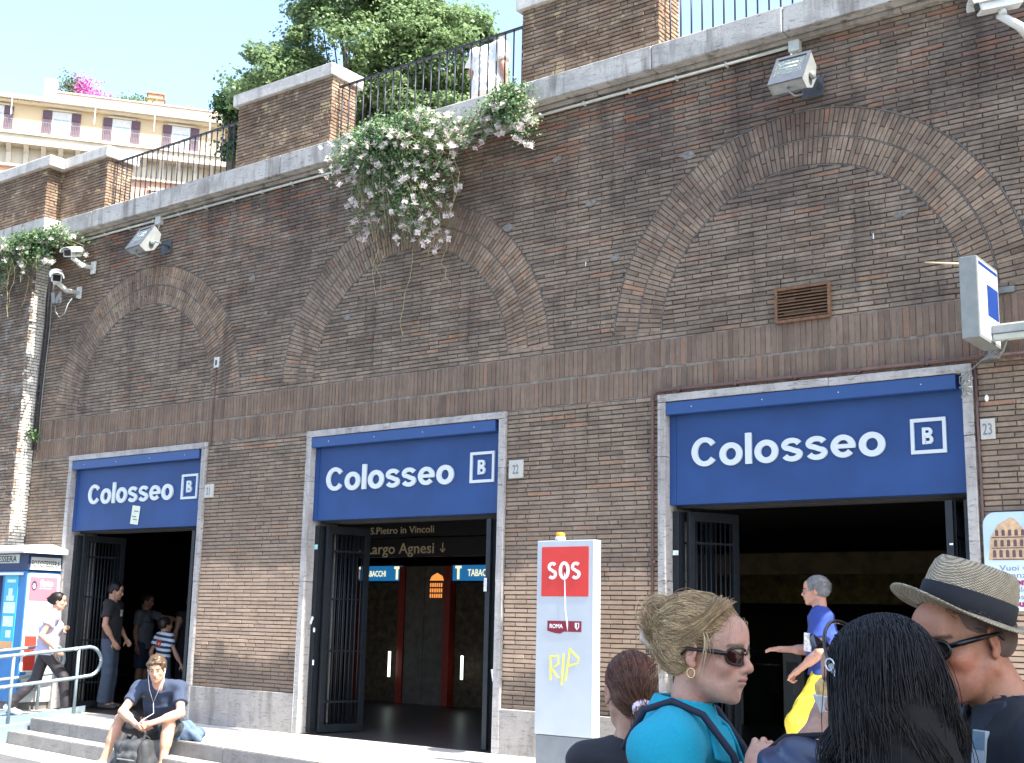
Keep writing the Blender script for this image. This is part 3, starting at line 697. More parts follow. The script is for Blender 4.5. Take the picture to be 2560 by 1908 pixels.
def floodlight(x, z, label, yaw=0., sc=1., jz=6.72, jx=None):
    e = empty('floodlight', (x, -.33, z), label, 'floodlight', 'floodlights under the ledge', rz=radians(yaw))
    T = Matrix.Rotation(radians(-32), 4, 'X')
    h = bpy.data.objects.new('housing_group', None)
    bpy.data.objects.remove(h)
    def put(mb, n, m):
        mb.V = [tuple(T @ (Vector(v) * sc)) for v in mb.V]; return mb.build(n, m, e)
    w2, hh = .165, .20
    # housing: wedge shaped body behind a framed glass
    pr = [(-.085, hh), (-.085, -hh), (.03, -hh * .98), (.11, -hh * .45), (.12, hh * .2), (.06, hh * .9)]
    m_ = MB(); m_.prism([(y, z_) for y, z_ in pr], -w2, w2, axis='x'); put(m_, 'housing', GREYP)
    for sgn in (-1, 1):
        m_ = MB(); m_.prism([(y * 1.03, z_ * 1.02) for y, z_ in pr], sgn * w2 - .008, sgn * w2 + .008, axis='x'); put(m_, 'end_cap', LGREY)
    m_ = MB(); yf = -.102
    m_.box(-w2 - .01, w2 + .01, yf, -.0855, hh - .025, hh + .012); m_.box(-w2 - .01, w2 + .01, yf, -.0855, -hh - .005, -hh * .42); m_.box(-w2 - .01, -w2 + .02, yf, -.0855, -hh * .42, hh - .025); m_.box(w2 - .02, w2 + .01, yf, -.0855, -hh * .42, hh - .025); put(m_, 'front_frame', DGREY)
    m_ = MB(); m_.box(-w2 + .02, w2 - .02, -.0925, -.089, -hh * .42, hh - .025); put(m_, 'glass', GLASS)
    m_ = MB(); m_.box(-w2 + .03, w2 - .03, -.088, -.0857, -hh * .38, hh - .03); put(m_, 'reflector', CHROME)
    for zz in (.03, .09): m_ = MB(); m_.tube([(-.09, -.0885, zz), (.07, -.0885, zz)], .009, 8); put(m_, 'lamp_tube', WPLA)
    m_ = MB(); m_.lathe([(0, .03), (.03, .028), (.045, .012), (.045, -.012), (.03, -.028), (0, -.03)], 14); m_.V = [(w2 + .03 + v[2] * .8, v[0] * .9 + .02, v[1] - .03) for v in m_.V]; put(m_, 'knob', LGREY)
    m_ = MB(); m_.tube([(.0, -.02, -hh), (.02, .0, -hh - .05), (.06, .05, -hh - .06), (.10, .09, -hh), (.08, .13, -hh + .1)], .009, 8); put(m_, 'cable', LGREY)
    MB().tube([(w2 * sc, .0, 0), (w2 * sc * .9, .28, -.02), (w2 * .6, .325, -.02)], .018, 8).build('bracket', DGREY, e)
    MB().box(-.06, .16, .315, .329, -.1, .08).build('wall_plate', DGREY, e)
    return e
floodlight(6.47, 6.29, 'grey floodlight over the largest right-hand arch, below the conduit box', 0, .97)
floodlight(-3.08, 6.32, 'grey floodlight over the small left-hand arch', -3, .97)
for x, z, lab in ((6.365, 6.735, 'square pale junction box where the conduit ends above the right floodlight'), (-3.185, 6.725, 'square pale junction box above the left floodlight')):
    j = empty('junction_box', (x, 0, z), lab, 'junction box', 'junction boxes on the conduit'); MB().box(-.055, .055, -.07, -.0005, -.06, .06, bev=.008).build('box', PVC, j)
    MB().tube([(0, -.03, -.055), (.02, -.06, -.12), (.03, -.2, -.16)] if x > 0 else [(.01, -.03, -.055), (-.01, -.05, -.16), (.0, -.12, -.25)], .008, 6).build('cable', PVC, j)
def cctv(loc, aim, label, sc=1., arm=((0, 0, -.02), (.05, .15, -.12), (.08, .3, -.2)), win=True, up=(0, 0, 1)):
    e = empty('security_camera', loc, label, 'security camera', 'white security cameras'); a = Vector(aim).normalized(); s = a.cross(Vector(up)).normalized(); u = s.cross(a)
    def put(mb, n, m): mb.V = [tuple((s * v[0] + a * v[1] + u * v[2]) * sc) for v in mb.V]; return mb.build(n, m, e)
    m_ = MB(); m_.box(-.055, .055, -.17, .15, -.05, .05, bev=.014); put(m_, 'housing', WPLA)
    m_ = MB(); m_.prism([(.078 * cos(radians(t)), .078 * sin(radians(t)) * .75 + .012) for t in range(0, 181, 15)] + [(-.07, .005), (-.068 * cos(radians(40)), .05), (0, .066), (.05, .05), (.07, .005)], -.19, .2); put(m_, 'sun_shield', WPLA)
    m_ = MB(); m_.box(-.04, .04, .151, .156, -.035, .035); put(m_, 'front_window', BLACKG)
    m_ = MB(); m_.tube([(0, -.02, -.05), (0, -.02, -.09)], .03, 10); put(m_, 'swivel', WPLA)
    MB().tube([Vector(p) for p in arm], [.034, .038, .028], 8).build('arm', WPLA, e)
    p = Vector(arm[-1]); MB().obox(p, (1, 0, 0), (0, 1, 0), (0, 0, 1), .05, .012, .09).build('wall_plate', WPLA, e)
    return e
cctv((8.34, -.46, 6.40), (-.72, -.52, -.20), 'large white security camera in the top right corner of the photo', 1.12, ((0, .02, -.09), (.12, .18, -.16), (.20, .43, -.30)))
cctv((-4.72, -.36, 6.43), (.55, -.8, -.32), 'white dome-topped security camera at the left end of the conduit, upper one of the two', 1.2, ((0, .02, -.08), (.03, .14, -.16), (.05, .33, -.16)))
cctv((-4.93, -.45, 6.08), (.85, -.5, -.36), 'white security camera angled to the right, lower one of the two by the caper leaves', 1.3, ((0, .02, -.08), (-.03, .2, -.16), (-.06, .43, -.14)))
sb = empty('light_sensor', (-5.02, -.36, 5.80), 'small grey box lamp hanging below the lower left camera with a loop of cable', 'small lamp')
MB().obox((0, 0, 0), (1, -.2, -.15), (.2, 1, .3), (.15, -.3, 1), .075, .05, .085).build('housing', DGREY, sb); MB().obox((-.002, -.05, -.012), (1, -.2, -.15), (.2, 1, .3), (.15, -.3, 1), .062, .006, .072).build('glass', LGREY, sb)
MB().tube([(-.02, .0, -.08), (-.03, .02, -.2), (.03, .05, -.29), (.12, .08, -.24), (.14, .1, -.10), (.08, .2, .02)], .009, 8).build('cable', LGREY, sb); MB().tube([(0, .05, .02), (.02, .36, .05)], .015, 8).build('arm', DGREY, sb)
cb = empty('cable_bundle', (-5.79, -.05, 4.0), 'dark vertical cables running down the inner corner of the wall at the left', 'cables')
for dx, dy, r in ((.0, 0, .014), (.05, .02, .011), (.085, .035, .008)):
    MB().tube([(dx + .45, dy - .25, 2.3), (dx + .18, dy - .1, 1.9), (dx + .04, dy, 1.5), (dx, dy, .5), (dx + .01, dy, -.35)], r, 6).build('cable', mat('black_cable', (.03, .03, .035), .6) if r > .01 else LGREY, cb)
# rusty vent
RUST = mat('rusty_iron', (.16, .085, .045), .8, var=.35, scale=25); vt = empty('vent_grille', (6.375, 0, 4.225), 'rusty brown louvred vent inside the right-hand arch', 'vent')
MB().box(-.255, .255, -.004, -.001, -.14, .14).build('backing', mat('vent_dark', (.02, .016, .014), .9), vt)
for a in ((-.27, .27, .14, .165), (-.27, .27, -.165, -.14), (-.27, -.245, -.14, .14), (.245, .27, -.14, .14)): MB().box(a[0], a[1], -.035, -.0045, a[2], a[3]).build('frame', RUST, vt)
for i in range(9):
    z = -.122 + i * .0305; MB().obox((0, -.019, z), (1, 0, 0), (0, 1, .75), (0, -.75, 1), .244, .014, .0025).build('slat', RUST, vt)
# projecting light box, stick, tube lamp, brackets
lbx = empty('sign_box', (8.07, -.42, 3.90), 'pale projecting light box with blue and white face above house number 23', 'light box')
MB().box(-.07, .07, -.28, .27, -.335, .325, bev=.006).build('case', LGREY, lbx)
FW = mat('signbox_white', (.5, .52, .56), .35, emit=(.8, .85, 1), es=.05); FB = mat('signbox_blue', (.01, .04, .19), .35)
for sgn in (1, -1):
    x = sgn * .0712; MB().box(min(x, x + sgn * .001), max(x, x + sgn * .001), -.26, .25, -.31, .30).build('face', FW, lbx)
    x = sgn * .0725; MB().box(min(x, x + sgn * .001), max(x, x + sgn * .001), -.05, .24, -.12, .14).build('print_block', FB, lbx); MB().box(min(x, x + sgn * .001), max(x, x + sgn * .001), -.25, .24, .26, .29).build('print_block', FB, lbx)
    MB().box(min(x, x + sgn * .001), max(x, x + sgn * .001), -.2, .2, -.26, -.18).build('print_block', mat('signbox_pale', (.35, .42, .6), .4), lbx)
MB().box(-.02, .02, .27, .42, .18, .21).build('bracket', LGREY, lbx); MB().box(-.02, .16, .405, .418, .17, .22).build('bracket', LGREY, lbx)
tag(MB().tube([(7.65, -.45, 4.30), (7.82, -.45, 4.265), (8.0, -.43, 4.235)], [.006, .009, .010], 6).build('wooden_stick', mat('pale_wood', (.55, .42, .26), .7), None), 'thin pale stick poking out beside the projecting light box', 'stick')
tl = empty('tube_lamp', (9.0, -.36, 3.655), 'grey fluorescent tube fitting at the right edge, beside the light box', 'lamp')
m_ = MB(); m_.prism([(-.055, -.01), (-.05, .05), (-.02, .07), (.03, .07), (.055, .05), (.055, -.01)], -.85, .85, axis='x'); m_.V = [(v[0], v[1], v[2]) for v in m_.V]; m_.build('housing', LGREY, tl)
MB().box(-.86, .86, -.058, .058, -.022, -.011).build('seal', DGREY, tl); m_ = MB(); m_.prism([(-.052, -.022), (.052, -.022), (.035, -.062), (-.035, -.062)], -.845, .845, axis='x'); m_.build('diffuser', mat('tube_diffuser', (.45, .5, .46), .35), tl)
for x in (-.6, .6): MB().tube([(x, 0, .0), (x, .2, .04), (x, .36, .04)], .012, 6).build('bracket', DGREY, tl)
MB().tube([(-.75, 0, -.05), (-.80, .06, -.13), (-.88, .2, -.16), (-1.0, .33, -.13)], .010, 6).build('cable', LGREY, tl)
# brown conduit round the third door and its knot of wires
bc = empty('brown_conduit', (0, 0, 0), 'thin brown conduit framing the top and left side of the right doorway', 'conduit'); BRC = mat('brown_pipe', (.11, .065, .06), .5, var=.2)
MB().tube([(4.80, -.03, 0.02), (4.80, -.03, 3.50), (4.84, -.03, 3.545), (4.9, -.03, 3.55), (8.9, -.03, 3.545)], .017, 8).build('pipe', BRC, bc)
for p in ((4.80, 2.9), (4.80, 1.9), (4.80, .9)): MB().box(p[0] - .026, p[0] + .026, -.052, 0, p[1] - .012, p[1] + .012).build('clip', BRC, bc)
for x in (5.1, 5.7, 6.3, 6.9, 7.5): MB().box(x - .012, x + .012, -.052, 0, 3.523, 3.572).build('clip', BRC, bc)
MB().tube([(7.885, -.02, 3.5), (7.89, -.02, 2.2), (7.885, -.02, .5)], .012, 6).build('pipe', BRC, bc)
kn = empty('wire_knot', (7.83, -.06, 3.42), 'tangle of grey wires tied at the top right corner of the right doorway', 'wires')
Rk = random.Random(5)
for k in range(6):
    pts = [(.32 - .02 * k, .03, .13 + .01 * k), (.12, -.0, .09), (.02, -.02, .0)]
    for j in range(5): pts.append((Rk.uniform(-.06, .05), Rk.uniform(-.04, .0), -.04 - .035 * j + Rk.uniform(-.03, .03)))
    MB().tube(pts, .0045, 5).build('wire', LGREY, kn)
m_ = MB().box(8.0, 8.07, -.03, 0, 3.56, 3.60).build('small_box', LGREY, None); tag(m_, 'tiny grey connector box on the wall just below the light box', 'connector')
fx = MB().lathe([(0, .03), (.012, .022), (.018, 0), (.012, -.022), (0, -.03)], 10, (7.965, -.012, 3.20)).build('ceramic_insulator', mat('ceramic', (.8, .8, .78), .3), None); tag(fx, 'small white ceramic insulator on the bricks above house number 23', 'insulator')
ho = empty('wall_outlet', (-1.78, 0, 4.55), 'small pale outlet plate with a dark hole right of the left arch', 'outlet'); MB().box(-.045, .045, -.02, 0, -.07, .07, bev=.004).build('plate', PVC, ho); MB().box(-.02, .02, -.022, -.0205, -.04, .03).build('hole', BLACKG, ho)
MB().tube([(.0, -.012, -.07), (-.005, -.012, -.5), (.0, -.012, -1.1)], .008, 6).build('cable', BRC, ho)
bs = MB().box(2.98, 3.30, -.2035, -.2005, 6.985, 7.075).build('sticker', mat('white_label', (.72, .72, .72), .6), None); tag(bs, 'white BSPEK graffiti label on the stone ledge at the foot of the tall pier', 'sticker'); text('BSPEK', .085, .001, .003, 'LEFT', 'lettering', mat('black_ink', (.02, .02, .022), .6), bs, width=.29, loc=(2.995, -.205, 7.0))
# poster at the right
po = empty('poster', (8.35, -.045, 1.84), 'rounded information poster with the Colosseum, partly behind the straw hat', 'poster')
def rrect(x0, x1, z0, z1, r, n=6):
    p = []
    for cx, cz, a in ((x1 - r, z1 - r, 0), (x0 + r, z1 - r, 90), (x0 + r, z0 + r, 180), (x1 - r, z0 + r, 270)): p += arc(cx, cz, r, a, a + 90, n)
    return p
pbl = N('poster_sky'); sp_ = pbl.n('ShaderNodeSeparateXYZ'); pbl.l(pbl.obj(), sp_.inputs[0]); pbl.col(pbl.ramp(pbl.mr(sp_.outputs[2], -.4, .4), [(0, (.62, .70, .75)), (.45, (.58, .68, .76)), (.7, (.36, .50, .68)), (1, (.40, .53, .70))])); pbl.rough(.3)
m_ = MB(); m_.prism(rrect(-.455, .75, -.36, .42, .10), -.006, 0); m_.build('board', pbl.m, po)
STN = mat('printed_stone', (.50, .34, .20), .35, var=.25, scale=30); STD = mat('printed_shadow', (.10, .06, .07), .4, var=.2)
m_ = MB(); m_.prism([(-.42, .04), (-.40, .22), (-.34, .32), (-.24, .375), (-.20, .36), (-.14, .28), (-.13, .21), (-.06, .22), (-.04, .18), (.3, .20), (.35, .03)], -.008, -.0065); m_.build('printed_building', STN, po)
m_ = MB()
for r_, (z0, h_) in enumerate(((.06, .06), (.145, .055), (.23, .05))):
    for i in range(14 - r_ * 6 if r_ < 2 else 5):
        x = -.385 + i * .05 + r_ * .012; m_.prism([(x, z0), (x + .026, z0)] + arc(x + .013, z0 + h_ - .013, .013, 0, 180, 5), -.0095, -.0082)
for z0, x1 in ((.045, .32), (.135, .3), (.22, -.14)): m_.box(-.39, x1, -.0096, -.0083, z0 - .006, z0 + .002)
m_.build('printed_arches', STD, po)
GRY = mat('print_grey', (.16, .18, .24), .5); MAG = mat('print_magenta', (.28, .02, .10), .5)
text('ROMA', .075, .0006, .0, 'LEFT', 'lettering', GRY, po, width=.30, loc=(-.12, -.009, .34)); text('PASS', .15, .0006, .004, 'LEFT', 'lettering', MAG, po, width=.5, loc=(-.03, -.009, .235))
for i, (t_, c_, x_, sz, wd) in enumerate((('Vuoi visitare il Colosseo', GRY, -.34, .062, .80), ('senza fare la fila?', GRY, -.29, .062, .60), ('Compri qui il biglietto', MAG, -.30, .072, .85), ('Would you like to visit the', GRY, -.34, .06, .80), ('Colosseum without queuing?', GRY, -.34, .06, .88), ('buy here for you', MAG, -.24, .07, .52))):
    text(t_, sz, .0006, .003 if c_ is MAG else 0, 'LEFT', 'lettering', c_, po, width=wd, loc=(x_, -.009, -.045 - i * .056))
# SOS totem
TOT = mat('totem_white', (.40, .44, .48), .35, var=.05, scale=4, spec=.45); TOTB = mat('totem_base', (.17, .185, .20), .5, var=.1); REDP = mat('totem_red', (.55, .035, .03), .35, var=.04)
tt = empty('sos_totem', (4.39, -.85, 0), 'tall pale SOS help point with red panel and orange beacon', 'help point')
MB().box(-.315, .315, -.05, .07, .32, 2.06, bev=.008).build('body', TOT, tt); MB().box(-.305, .305, -.04, .06, 0, .315, bev=.004).build('base', TOTB, tt)
m_ = MB(); m_.prism(rrect(-.26, .262, 1.55, 2.0, .01), -.0525, -.0505); m_.build('red_panel', REDP, tt)
SOSW = mat('sos_letter', (.78, .8, .8), .4)
for k, ch in enumerate('SOS'):
    H_ = .165; x_ = -.19 + k * .13; m_ = MB(); t = .034
    if ch == 'O': o_, i_ = ringpoly(x_ + .055, H_ / 2, .06, H_ / 2, t, t * .8); strip(m_, o_, i_, -.0555, -.053)
    else:
        w_ = .105; r_ = (H_ - t) / 4; c1 = H_ / 2 + r_; c0 = H_ / 2 - r_; rx = (w_ - t) / 2; cx_ = x_ + w_ / 2
        pts = [(cx_ + rx * cos(radians(a)), c1 + r_ * sin(radians(a))) for a in np.linspace(35, 215, 14)] + [(cx_ - rx * .3, H_ / 2 + r_ * .22), (cx_ + rx * .35, H_ / 2 - r_ * .22)] + [(cx_ + rx * cos(radians(a)), c0 + r_ * sin(radians(a))) for a in np.linspace(35, -145, 14)]
        stroke(m_, pts, t, -.0555, -.053)
    m_.V = [(v[0], v[1], v[2] + 1.70) for v in m_.V]; m_.build('letter', SOSW, tt)
MB().tube([(-.0, -.0525, 1.785), (-.0, -.056, 1.785)], .013, 10).build('push_button', BLACKG, tt)
m_ = MB(); m_.prism([(-.004, 1.76), (.006, 1.76), (.012, 1.6), (.022, 1.42), (.045, 1.31), (.04, 1.24), (.028, 1.3), (.008, 1.42), (.0, 1.6)], -.0545, -.0536); m_.build('paint_drip', mat('white_paint_drip', (.85, .86, .86), .4), tt)
MAR = mat('roma_maroon', (.20, .012, .03), .45)
m_ = MB(); m_.prism([(-.185, 1.33), (.19, 1.33), (.19, 1.235), (.0, 1.235), (-.04, 1.215), (-.10, 1.22), (-.185, 1.24)], -.0527, -.0515); m_.build('roma_badge', MAR, tt)
text('ROMA', .052, .0006, .0008, 'LEFT', 'lettering', SOSW, tt, width=.145, loc=(-.158, -.0532, 1.265))
m_ = MB(); m_.prism([(.12, 1.315), (.165, 1.315), (.165, 1.275), (.1425, 1.25), (.12, 1.275)], -.0542, -.0532); m_.build('shield', SOSW, tt); m_ = MB(); m_.prism([(.142, 1.31), (.158, 1.31), (.158, 1.28), (.1425, 1.262)], -.0549, -.0543); m_.build('shield', MAR, tt)
YG = mat('yellow_spray', (.72, .66, .10), .6, var=.2, scale=40); m_ = MB(); gw = .02
for pts in ([(-.14, .80), (-.145, 1.02)], [(-.145, 1.01), (-.06, 1.02), (-.055, .95), (-.13, .90), (-.05, .82)], [(-.02, .76), (.0, 1.04)], [(.02, .80), (.07, 1.09)], [(.065, 1.08), (.165, 1.0), (.15, .96), (.05, .93)]): stroke(m_, pts, gw, -.0528 - .0001 * len(pts), -.0515)
m_.build('graffiti', YG, tt)
m_ = MB(); m_.lathe([(0, 0), (.05, 0), (.05, .03), (.044, .034)], 18, (-.09, 0, 2.06)); m_.build('beacon_base', WPLA, tt); m_ = MB(); m_.lathe([(.043, .03), (.045, .06), (.036, .074), (0, .078)], 18, (-.09, 0, 2.06)); m_.build('beacon_lens', mat('orange_lens', (.75, .22, .02), .3), tt)
# ------------------------------------------------------------------ photo booth
BB = mat('booth_blue', (.03, .17, .42), .4, var=.06); BD = mat('booth_dark', (.02, .035, .10), .5); BW = mat('booth_white', (.75, .76, .76), .4, var=.05)
bo = empty('photo_booth', (-5.6, -.3, 0), 'blue and white photo booth with FOTOTESSERA signs at the left edge', 'photo booth'); ox, oy = 5.6, .3
def bbx(x0, x1, y0, y1, z0, z1, n, m, bev=0): return MB().box(x0 + ox, x1 + ox, y0 + oy, y1 + oy, z0, z1, bev=bev).build(n, m, bo)
bbx(-5.80, -4.82, -.55, -.03, .10, 1.86, 'body', BB, .01); bbx(-6.6, -5.801, -.55, -.29, .10, 1.86, 'body', BB)
bbx(-6.6, -5.805, -.56, -.29, 1.862, 2.10, 'header', BD); bbx(-5.80, -4.80, -.56, -.02, 1.862, 2.10, 'header', BD)
m_ = MB(); m_.prism([(-.70, 2.10), (-.72, 2.13), (-.66, 2.19), (-.3, 2.235), (-.01, 2.17), (-.01, 2.10)], -6.7, -4.70, axis='x'); m_.V = [(v[0] + ox, v[1] + oy, v[2]) for v in m_.V]; m_.build('roof', BW, bo)
bbx(-5.7, -5.01, -.568, -.561, 1.965, 2.085, 'sign_plate', mat('grey_plate', (.50, .52, .48), .5)); BK = mat('black_letter', (.012, .012, .014), .5)
text('FOTOTESSERA', .12, .0008, .001, 'LEFT', 'lettering', BK, bo, width=.92, loc=(-5.99 + ox, -.57 + oy, 1.982))
bbx(-4.799, -4.792, -.52, -.06, 1.90, 2.05, 'sign_plate', MATS['grey_plate']); bbx(-4.799, -4.785, -.53, -.05, 1.878, 1.898, 'light_bar', BW)
text('FOTOTESSERA', .12, .0008, .001, 'LEFT', 'lettering', BK, bo, width=.44, loc=(-4.79 + ox, -.51 + oy, 1.92), rot=(pi / 2, 0, pi / 2))
bbx(-5.85, -4.9, -.60, -.551, 1.80, 1.835, 'light_bar', BW)
bbx(-6.2, -5.40, -.556, -.5505, .3, 1.79, 'curtain', mat('curtain', (.02, .02, .05), .8))
CY = mat('cyan_panel', (.05, .42, .60), .4, var=.05); CW = mat('cyan_print', (.60, .78, .80), .4, var=.2, scale=30); m_ = MB(); m_.prism([(x + ox, z) for x, z in rrect(-5.33, -5.0, .80, 1.80, .03)], -.557 + oy, -.5508 + oy); m_.build('side_panel', CY, bo)
for z0, z1, x0, x1 in ((1.70, 1.74, -5.27, -5.06), (1.52, 1.62, -5.22, -5.12), (1.45, 1.52, -5.26, -5.08), (1.28, 1.43, -5.31, -5.03), (1.10, 1.24, -5.29, -5.05), (.95, 1.05, -5.2, -5.08)): bbx(x0, x1, -.5585, -.5573, z0, z1, 'printed_shape', CW)
bbx(-5.31, -5.02, -.5586, -.5573, .80, .90, 'printed_shape', mat('orange_print', (.65, .33, .15), .4))
def side(poly, x0, x1, n, m): m_ = MB(); m_.prism([(y + oy, z) for y, z in poly], x0 + ox, x1 + ox, axis='x'); return m_.build(n, m, bo)
side(rrect(-.535, -.035, .50, 1.83, .04), -4.8195, -4.812, 'poster_frame', BW); PK = mat('poster_pink', (.78, .16, .20), .4, var=.08, scale=3)
side(rrect(-.50, -.07, 1.45, 1.78, .01), -4.8115, -4.8095, 'poster', PK); side([(-.50, .52), (-.32, .52), (-.32, .98), (-.50, .98)], -4.8115, -4.8095, 'poster', mat('poster_red', (.60, .06, .04), .4))
text('foto', .12, .0006, .004, 'LEFT', 'lettering', BW, bo, width=.20, loc=(-4.809 + ox, -.34 + oy, 1.66), rot=(pi / 2, 0, pi / 2)); text('per documenti', .03, .0006, 0, 'LEFT', 'lettering', BW, bo, width=.18, loc=(-4.809 + ox, -.34 + oy, 1.62), rot=(pi / 2, 0, pi / 2))
side([(-.43 + .045 * cos(a / 8 * 2 * pi), 1.66 + .07 * sin(a / 8 * 2 * pi)) for a in range(8)], -4.8092, -4.8086, 'printed_shape', BD); side([(-.43 + .025 * cos(a / 8 * 2 * pi), 1.655 + .04 * sin(a / 8 * 2 * pi)) for a in range(8)], -4.8084, -4.8078, 'printed_shape', mat('printed_skin', (.65, .45, .36), .5))
side([(-.53, 1.2), (-.38, 1.2), (-.33, 1.45), (-.36, 1.6), (-.43, 1.60), (-.50, 1.5)], -4.8112, -4.8098, 'printed_shape', BW)
side([(-.50, .10), (-.04, .10), (-.03, .44), (-.09, .52), (-.40, .52), (-.50, .40)], -4.8195, -4.8135, 'lower_panel', mat('lower_panel', (.45, .47, .46), .5)); text('moda', .07, .0006, .0, 'LEFT', 'lettering', GRY, bo, width=.14, loc=(-4.8125 + ox, -.33 + oy, .33), rot=(pi / 2, 0, pi / 2))
for zz in (.28, .25): side([(-.33, zz), (-.22, zz), (-.22, zz + .012), (-.33, zz + .012)], -4.8132, -4.8124, 'print_line', GRY)
bbx(-5.75, -4.85, -.5, -.05, -.1, .098, 'plinth', mat('booth_plinth', (.14, .13, .12), .9, var=.3))
# ------------------------------------------------------------------ access ramp with tubular rails
RP = mat('ramp_paint', (.19, .245, .275), .5, .15, .1, 6); rr_ = empty('access_ramp', (-3.87, -1.2, 0), 'blue grey metal access ramp with looped handrails at the left of the steps', 'ramp')
RC = N('rail_chipped'); fz = RC.mr(RC.noise(RC.pos(), 7, 5, .7), .60, .63, 0, 1); RC.col(RC.mix(fz, (.19, .245, .275), (.75, .76, .76))); RC.rough(.45); RAILM = RC.m
zr = lambda y: -.0 + .088 * min(0, y + .05)
def sheet(x0, x1, y0, y1, dz0, dz1, n, m):
    V = [(x + 3.87, y + 1.2, zr(y) + d) for d in (dz0, dz1) for y in (y0, y1) for x in (x0, x1)]
    return MB().add(V, [(0, 2, 3, 1), (4, 5, 7, 6), (0, 1, 5, 4), (2, 6, 7, 3), (0, 4, 6, 2), (1, 3, 7, 5)]).build(n, m, rr_)
sheet(-4.78, -3.66, -4.0, -.62, .0, .02, 'deck', RP); sheet(-3.9, -3.655, -4.0, -.63, -.24, -.001, 'side_plate', RP); sheet(-4.80, -4.78, -4, -.62, -.24, .06, 'side_plate', RP); sheet(-3.90, -3.885, -4.0, -.10, .021, .10, 'kick_plate', RP)
def looprail(x, label_pts):
    top = [(x + 3.87, y + 1.2, zr(y) + .86) for y in (-4.5, -3, -1.6, -.9, -.35)]
    cy, cz, rr0 = -.12, zr(-.12) + .675, .19
    lp = [(x + 3.87, cy + 1.2 + rr0 * 1.05 * cos(radians(a)), cz + rr0 * sin(radians(a))) for a in np.linspace(90, -90, 11)]
    bot = [(x + 3.87, y + 1.2, zr(y) + .48) for y in (-.35, -.9, -1.6, -3, -4.5)]
    MB().tube(top + lp + bot, .0245, 10).build('handrail', RAILM, rr_)
    for y in (-.28, -1.22, -2.2, -3.2): MB().tube([(x + 3.87, y + 1.2, zr(y) - .02), (x + 3.87, y + 1.2, zr(y) + .86)], .021, 10).build('post', RP, rr_)
looprail(-3.87, 0); looprail(-4.72, 0)
for o in rr_.children:
    if o.name.startswith('handrail'): pass
# ------------------------------------------------------------------ planting
def leafmat(name, cols, trans=.35, rough=.45):
    q = N(name); g = q.n('ShaderNodeNewGeometry'); c = q.ramp(g.outputs['Random Per Island'], [(i / (len(cols) - 1), x) for i, x in enumerate(cols)])
    q.col(c); q.rough(rough); q.b.inputs['Specular IOR Level'].default_value = .35
    tr = q.n('ShaderNodeBsdfTranslucent'); q.l(c, tr.inputs[0]); mx = q.n('ShaderNodeMixShader'); mx.inputs[0].default_value = trans
    out = [n for n in q.t.nodes if n.type == 'OUTPUT_MATERIAL'][0]; q.l(q.b.outputs[0], mx.inputs[1]); q.l(tr.outputs[0], mx.inputs[2]); q.l(mx.outputs[0], out.inputs[0]); return q.m
CAPL = leafmat('caper_leaf', [(.05, .11, .04), (.09, .17, .06), (.15, .24, .10), (.22, .30, .16)], .3); PETAL = leafmat('caper_petal', [(.70, .64, .60), (.82, .76, .74), (.75, .60, .62)], .4)
STEM = mat('caper_stem', (.30, .26, .13), .8, var=.3, scale=20); TREEL = leafmat('plane_leaf', [(.10, .165, .065), (.15, .225, .095), (.20, .29, .135), (.27, .36, .18)], .55)
BARK = mat('bark', (.10, .085, .065), .9, var=.4, scale=6, bump=.5, bscale=20)
def leaves_np(P, Nn, size, R_, asp=.8):
    "one folded leaf (4 verts + fold) per point, numpy"
    n = len(P); Nn = Nn / (np.linalg.norm(Nn, axis=1, keepdims=True) + 1e-9)
    a = R_.normal(size=(n, 3)); a -= (a * Nn).sum(1, keepdims=True) * Nn; a /= np.linalg.norm(a, axis=1, keepdims=True); b = np.cross(Nn, a)
    s = (size * R_.uniform(.65, 1.3, n))[:, None]
    v0 = P - a * s * .5; v2 = P + a * s * .5; v1 = P + b * s * .5 * asp + Nn * s * .12; v3 = P - b * s * .5 * asp + Nn * s * .12; m0 = P - a * s * .02 + b * s * .30 * asp * 0
    V = np.stack([v0, v1, v2, v3], 1).reshape(-1, 3); F = np.arange(4 * n).reshape(-1, 4); return V, F
def npmesh(name, V, F, m, parent=None):
    me = bpy.data.meshes.new(name); nF, k = F.shape; me.vertices.add(len(V)); me.vertices.foreach_set('co', V.astype(np.float32).ravel()); me.loops.add(nF * k); me.loops.foreach_set('vertex_index', F.astype(np.int32).ravel())
    me.polygons.add(nF); me.polygons.foreach_set('loop_start', np.arange(0, nF * k, k, dtype=np.int32)); me.polygons.foreach_set('loop_total', np.full(nF, k, dtype=np.int32)); me.update(calc_edges=True); return link(name, me, m, parent)
def flower_mesh():
    m_ = MB()
    for k in range(4):
        a = radians(90 * k + 20); d = Vector((cos(a), sin(a), 0)); s = Vector((-sin(a), cos(a), 0)); m_.add([d * .002, d * .018 + s * .015 + Vector((0, 0, .007)), d * .034 + Vector((0, 0, .003)), d * .018 - s * .015 + Vector((0, 0, .007))], [(0, 1, 2, 3)])
    for k in range(9):
        a = 2 * pi * k / 9 + .2; e = Vector((cos(a) * .026, sin(a) * .026, .034)); s = Vector((-sin(a), cos(a), 0)) * .0016; m_.add([-s, s, e + s, e - s], [(0, 1, 2, 3)])
    return m_
FLW = None
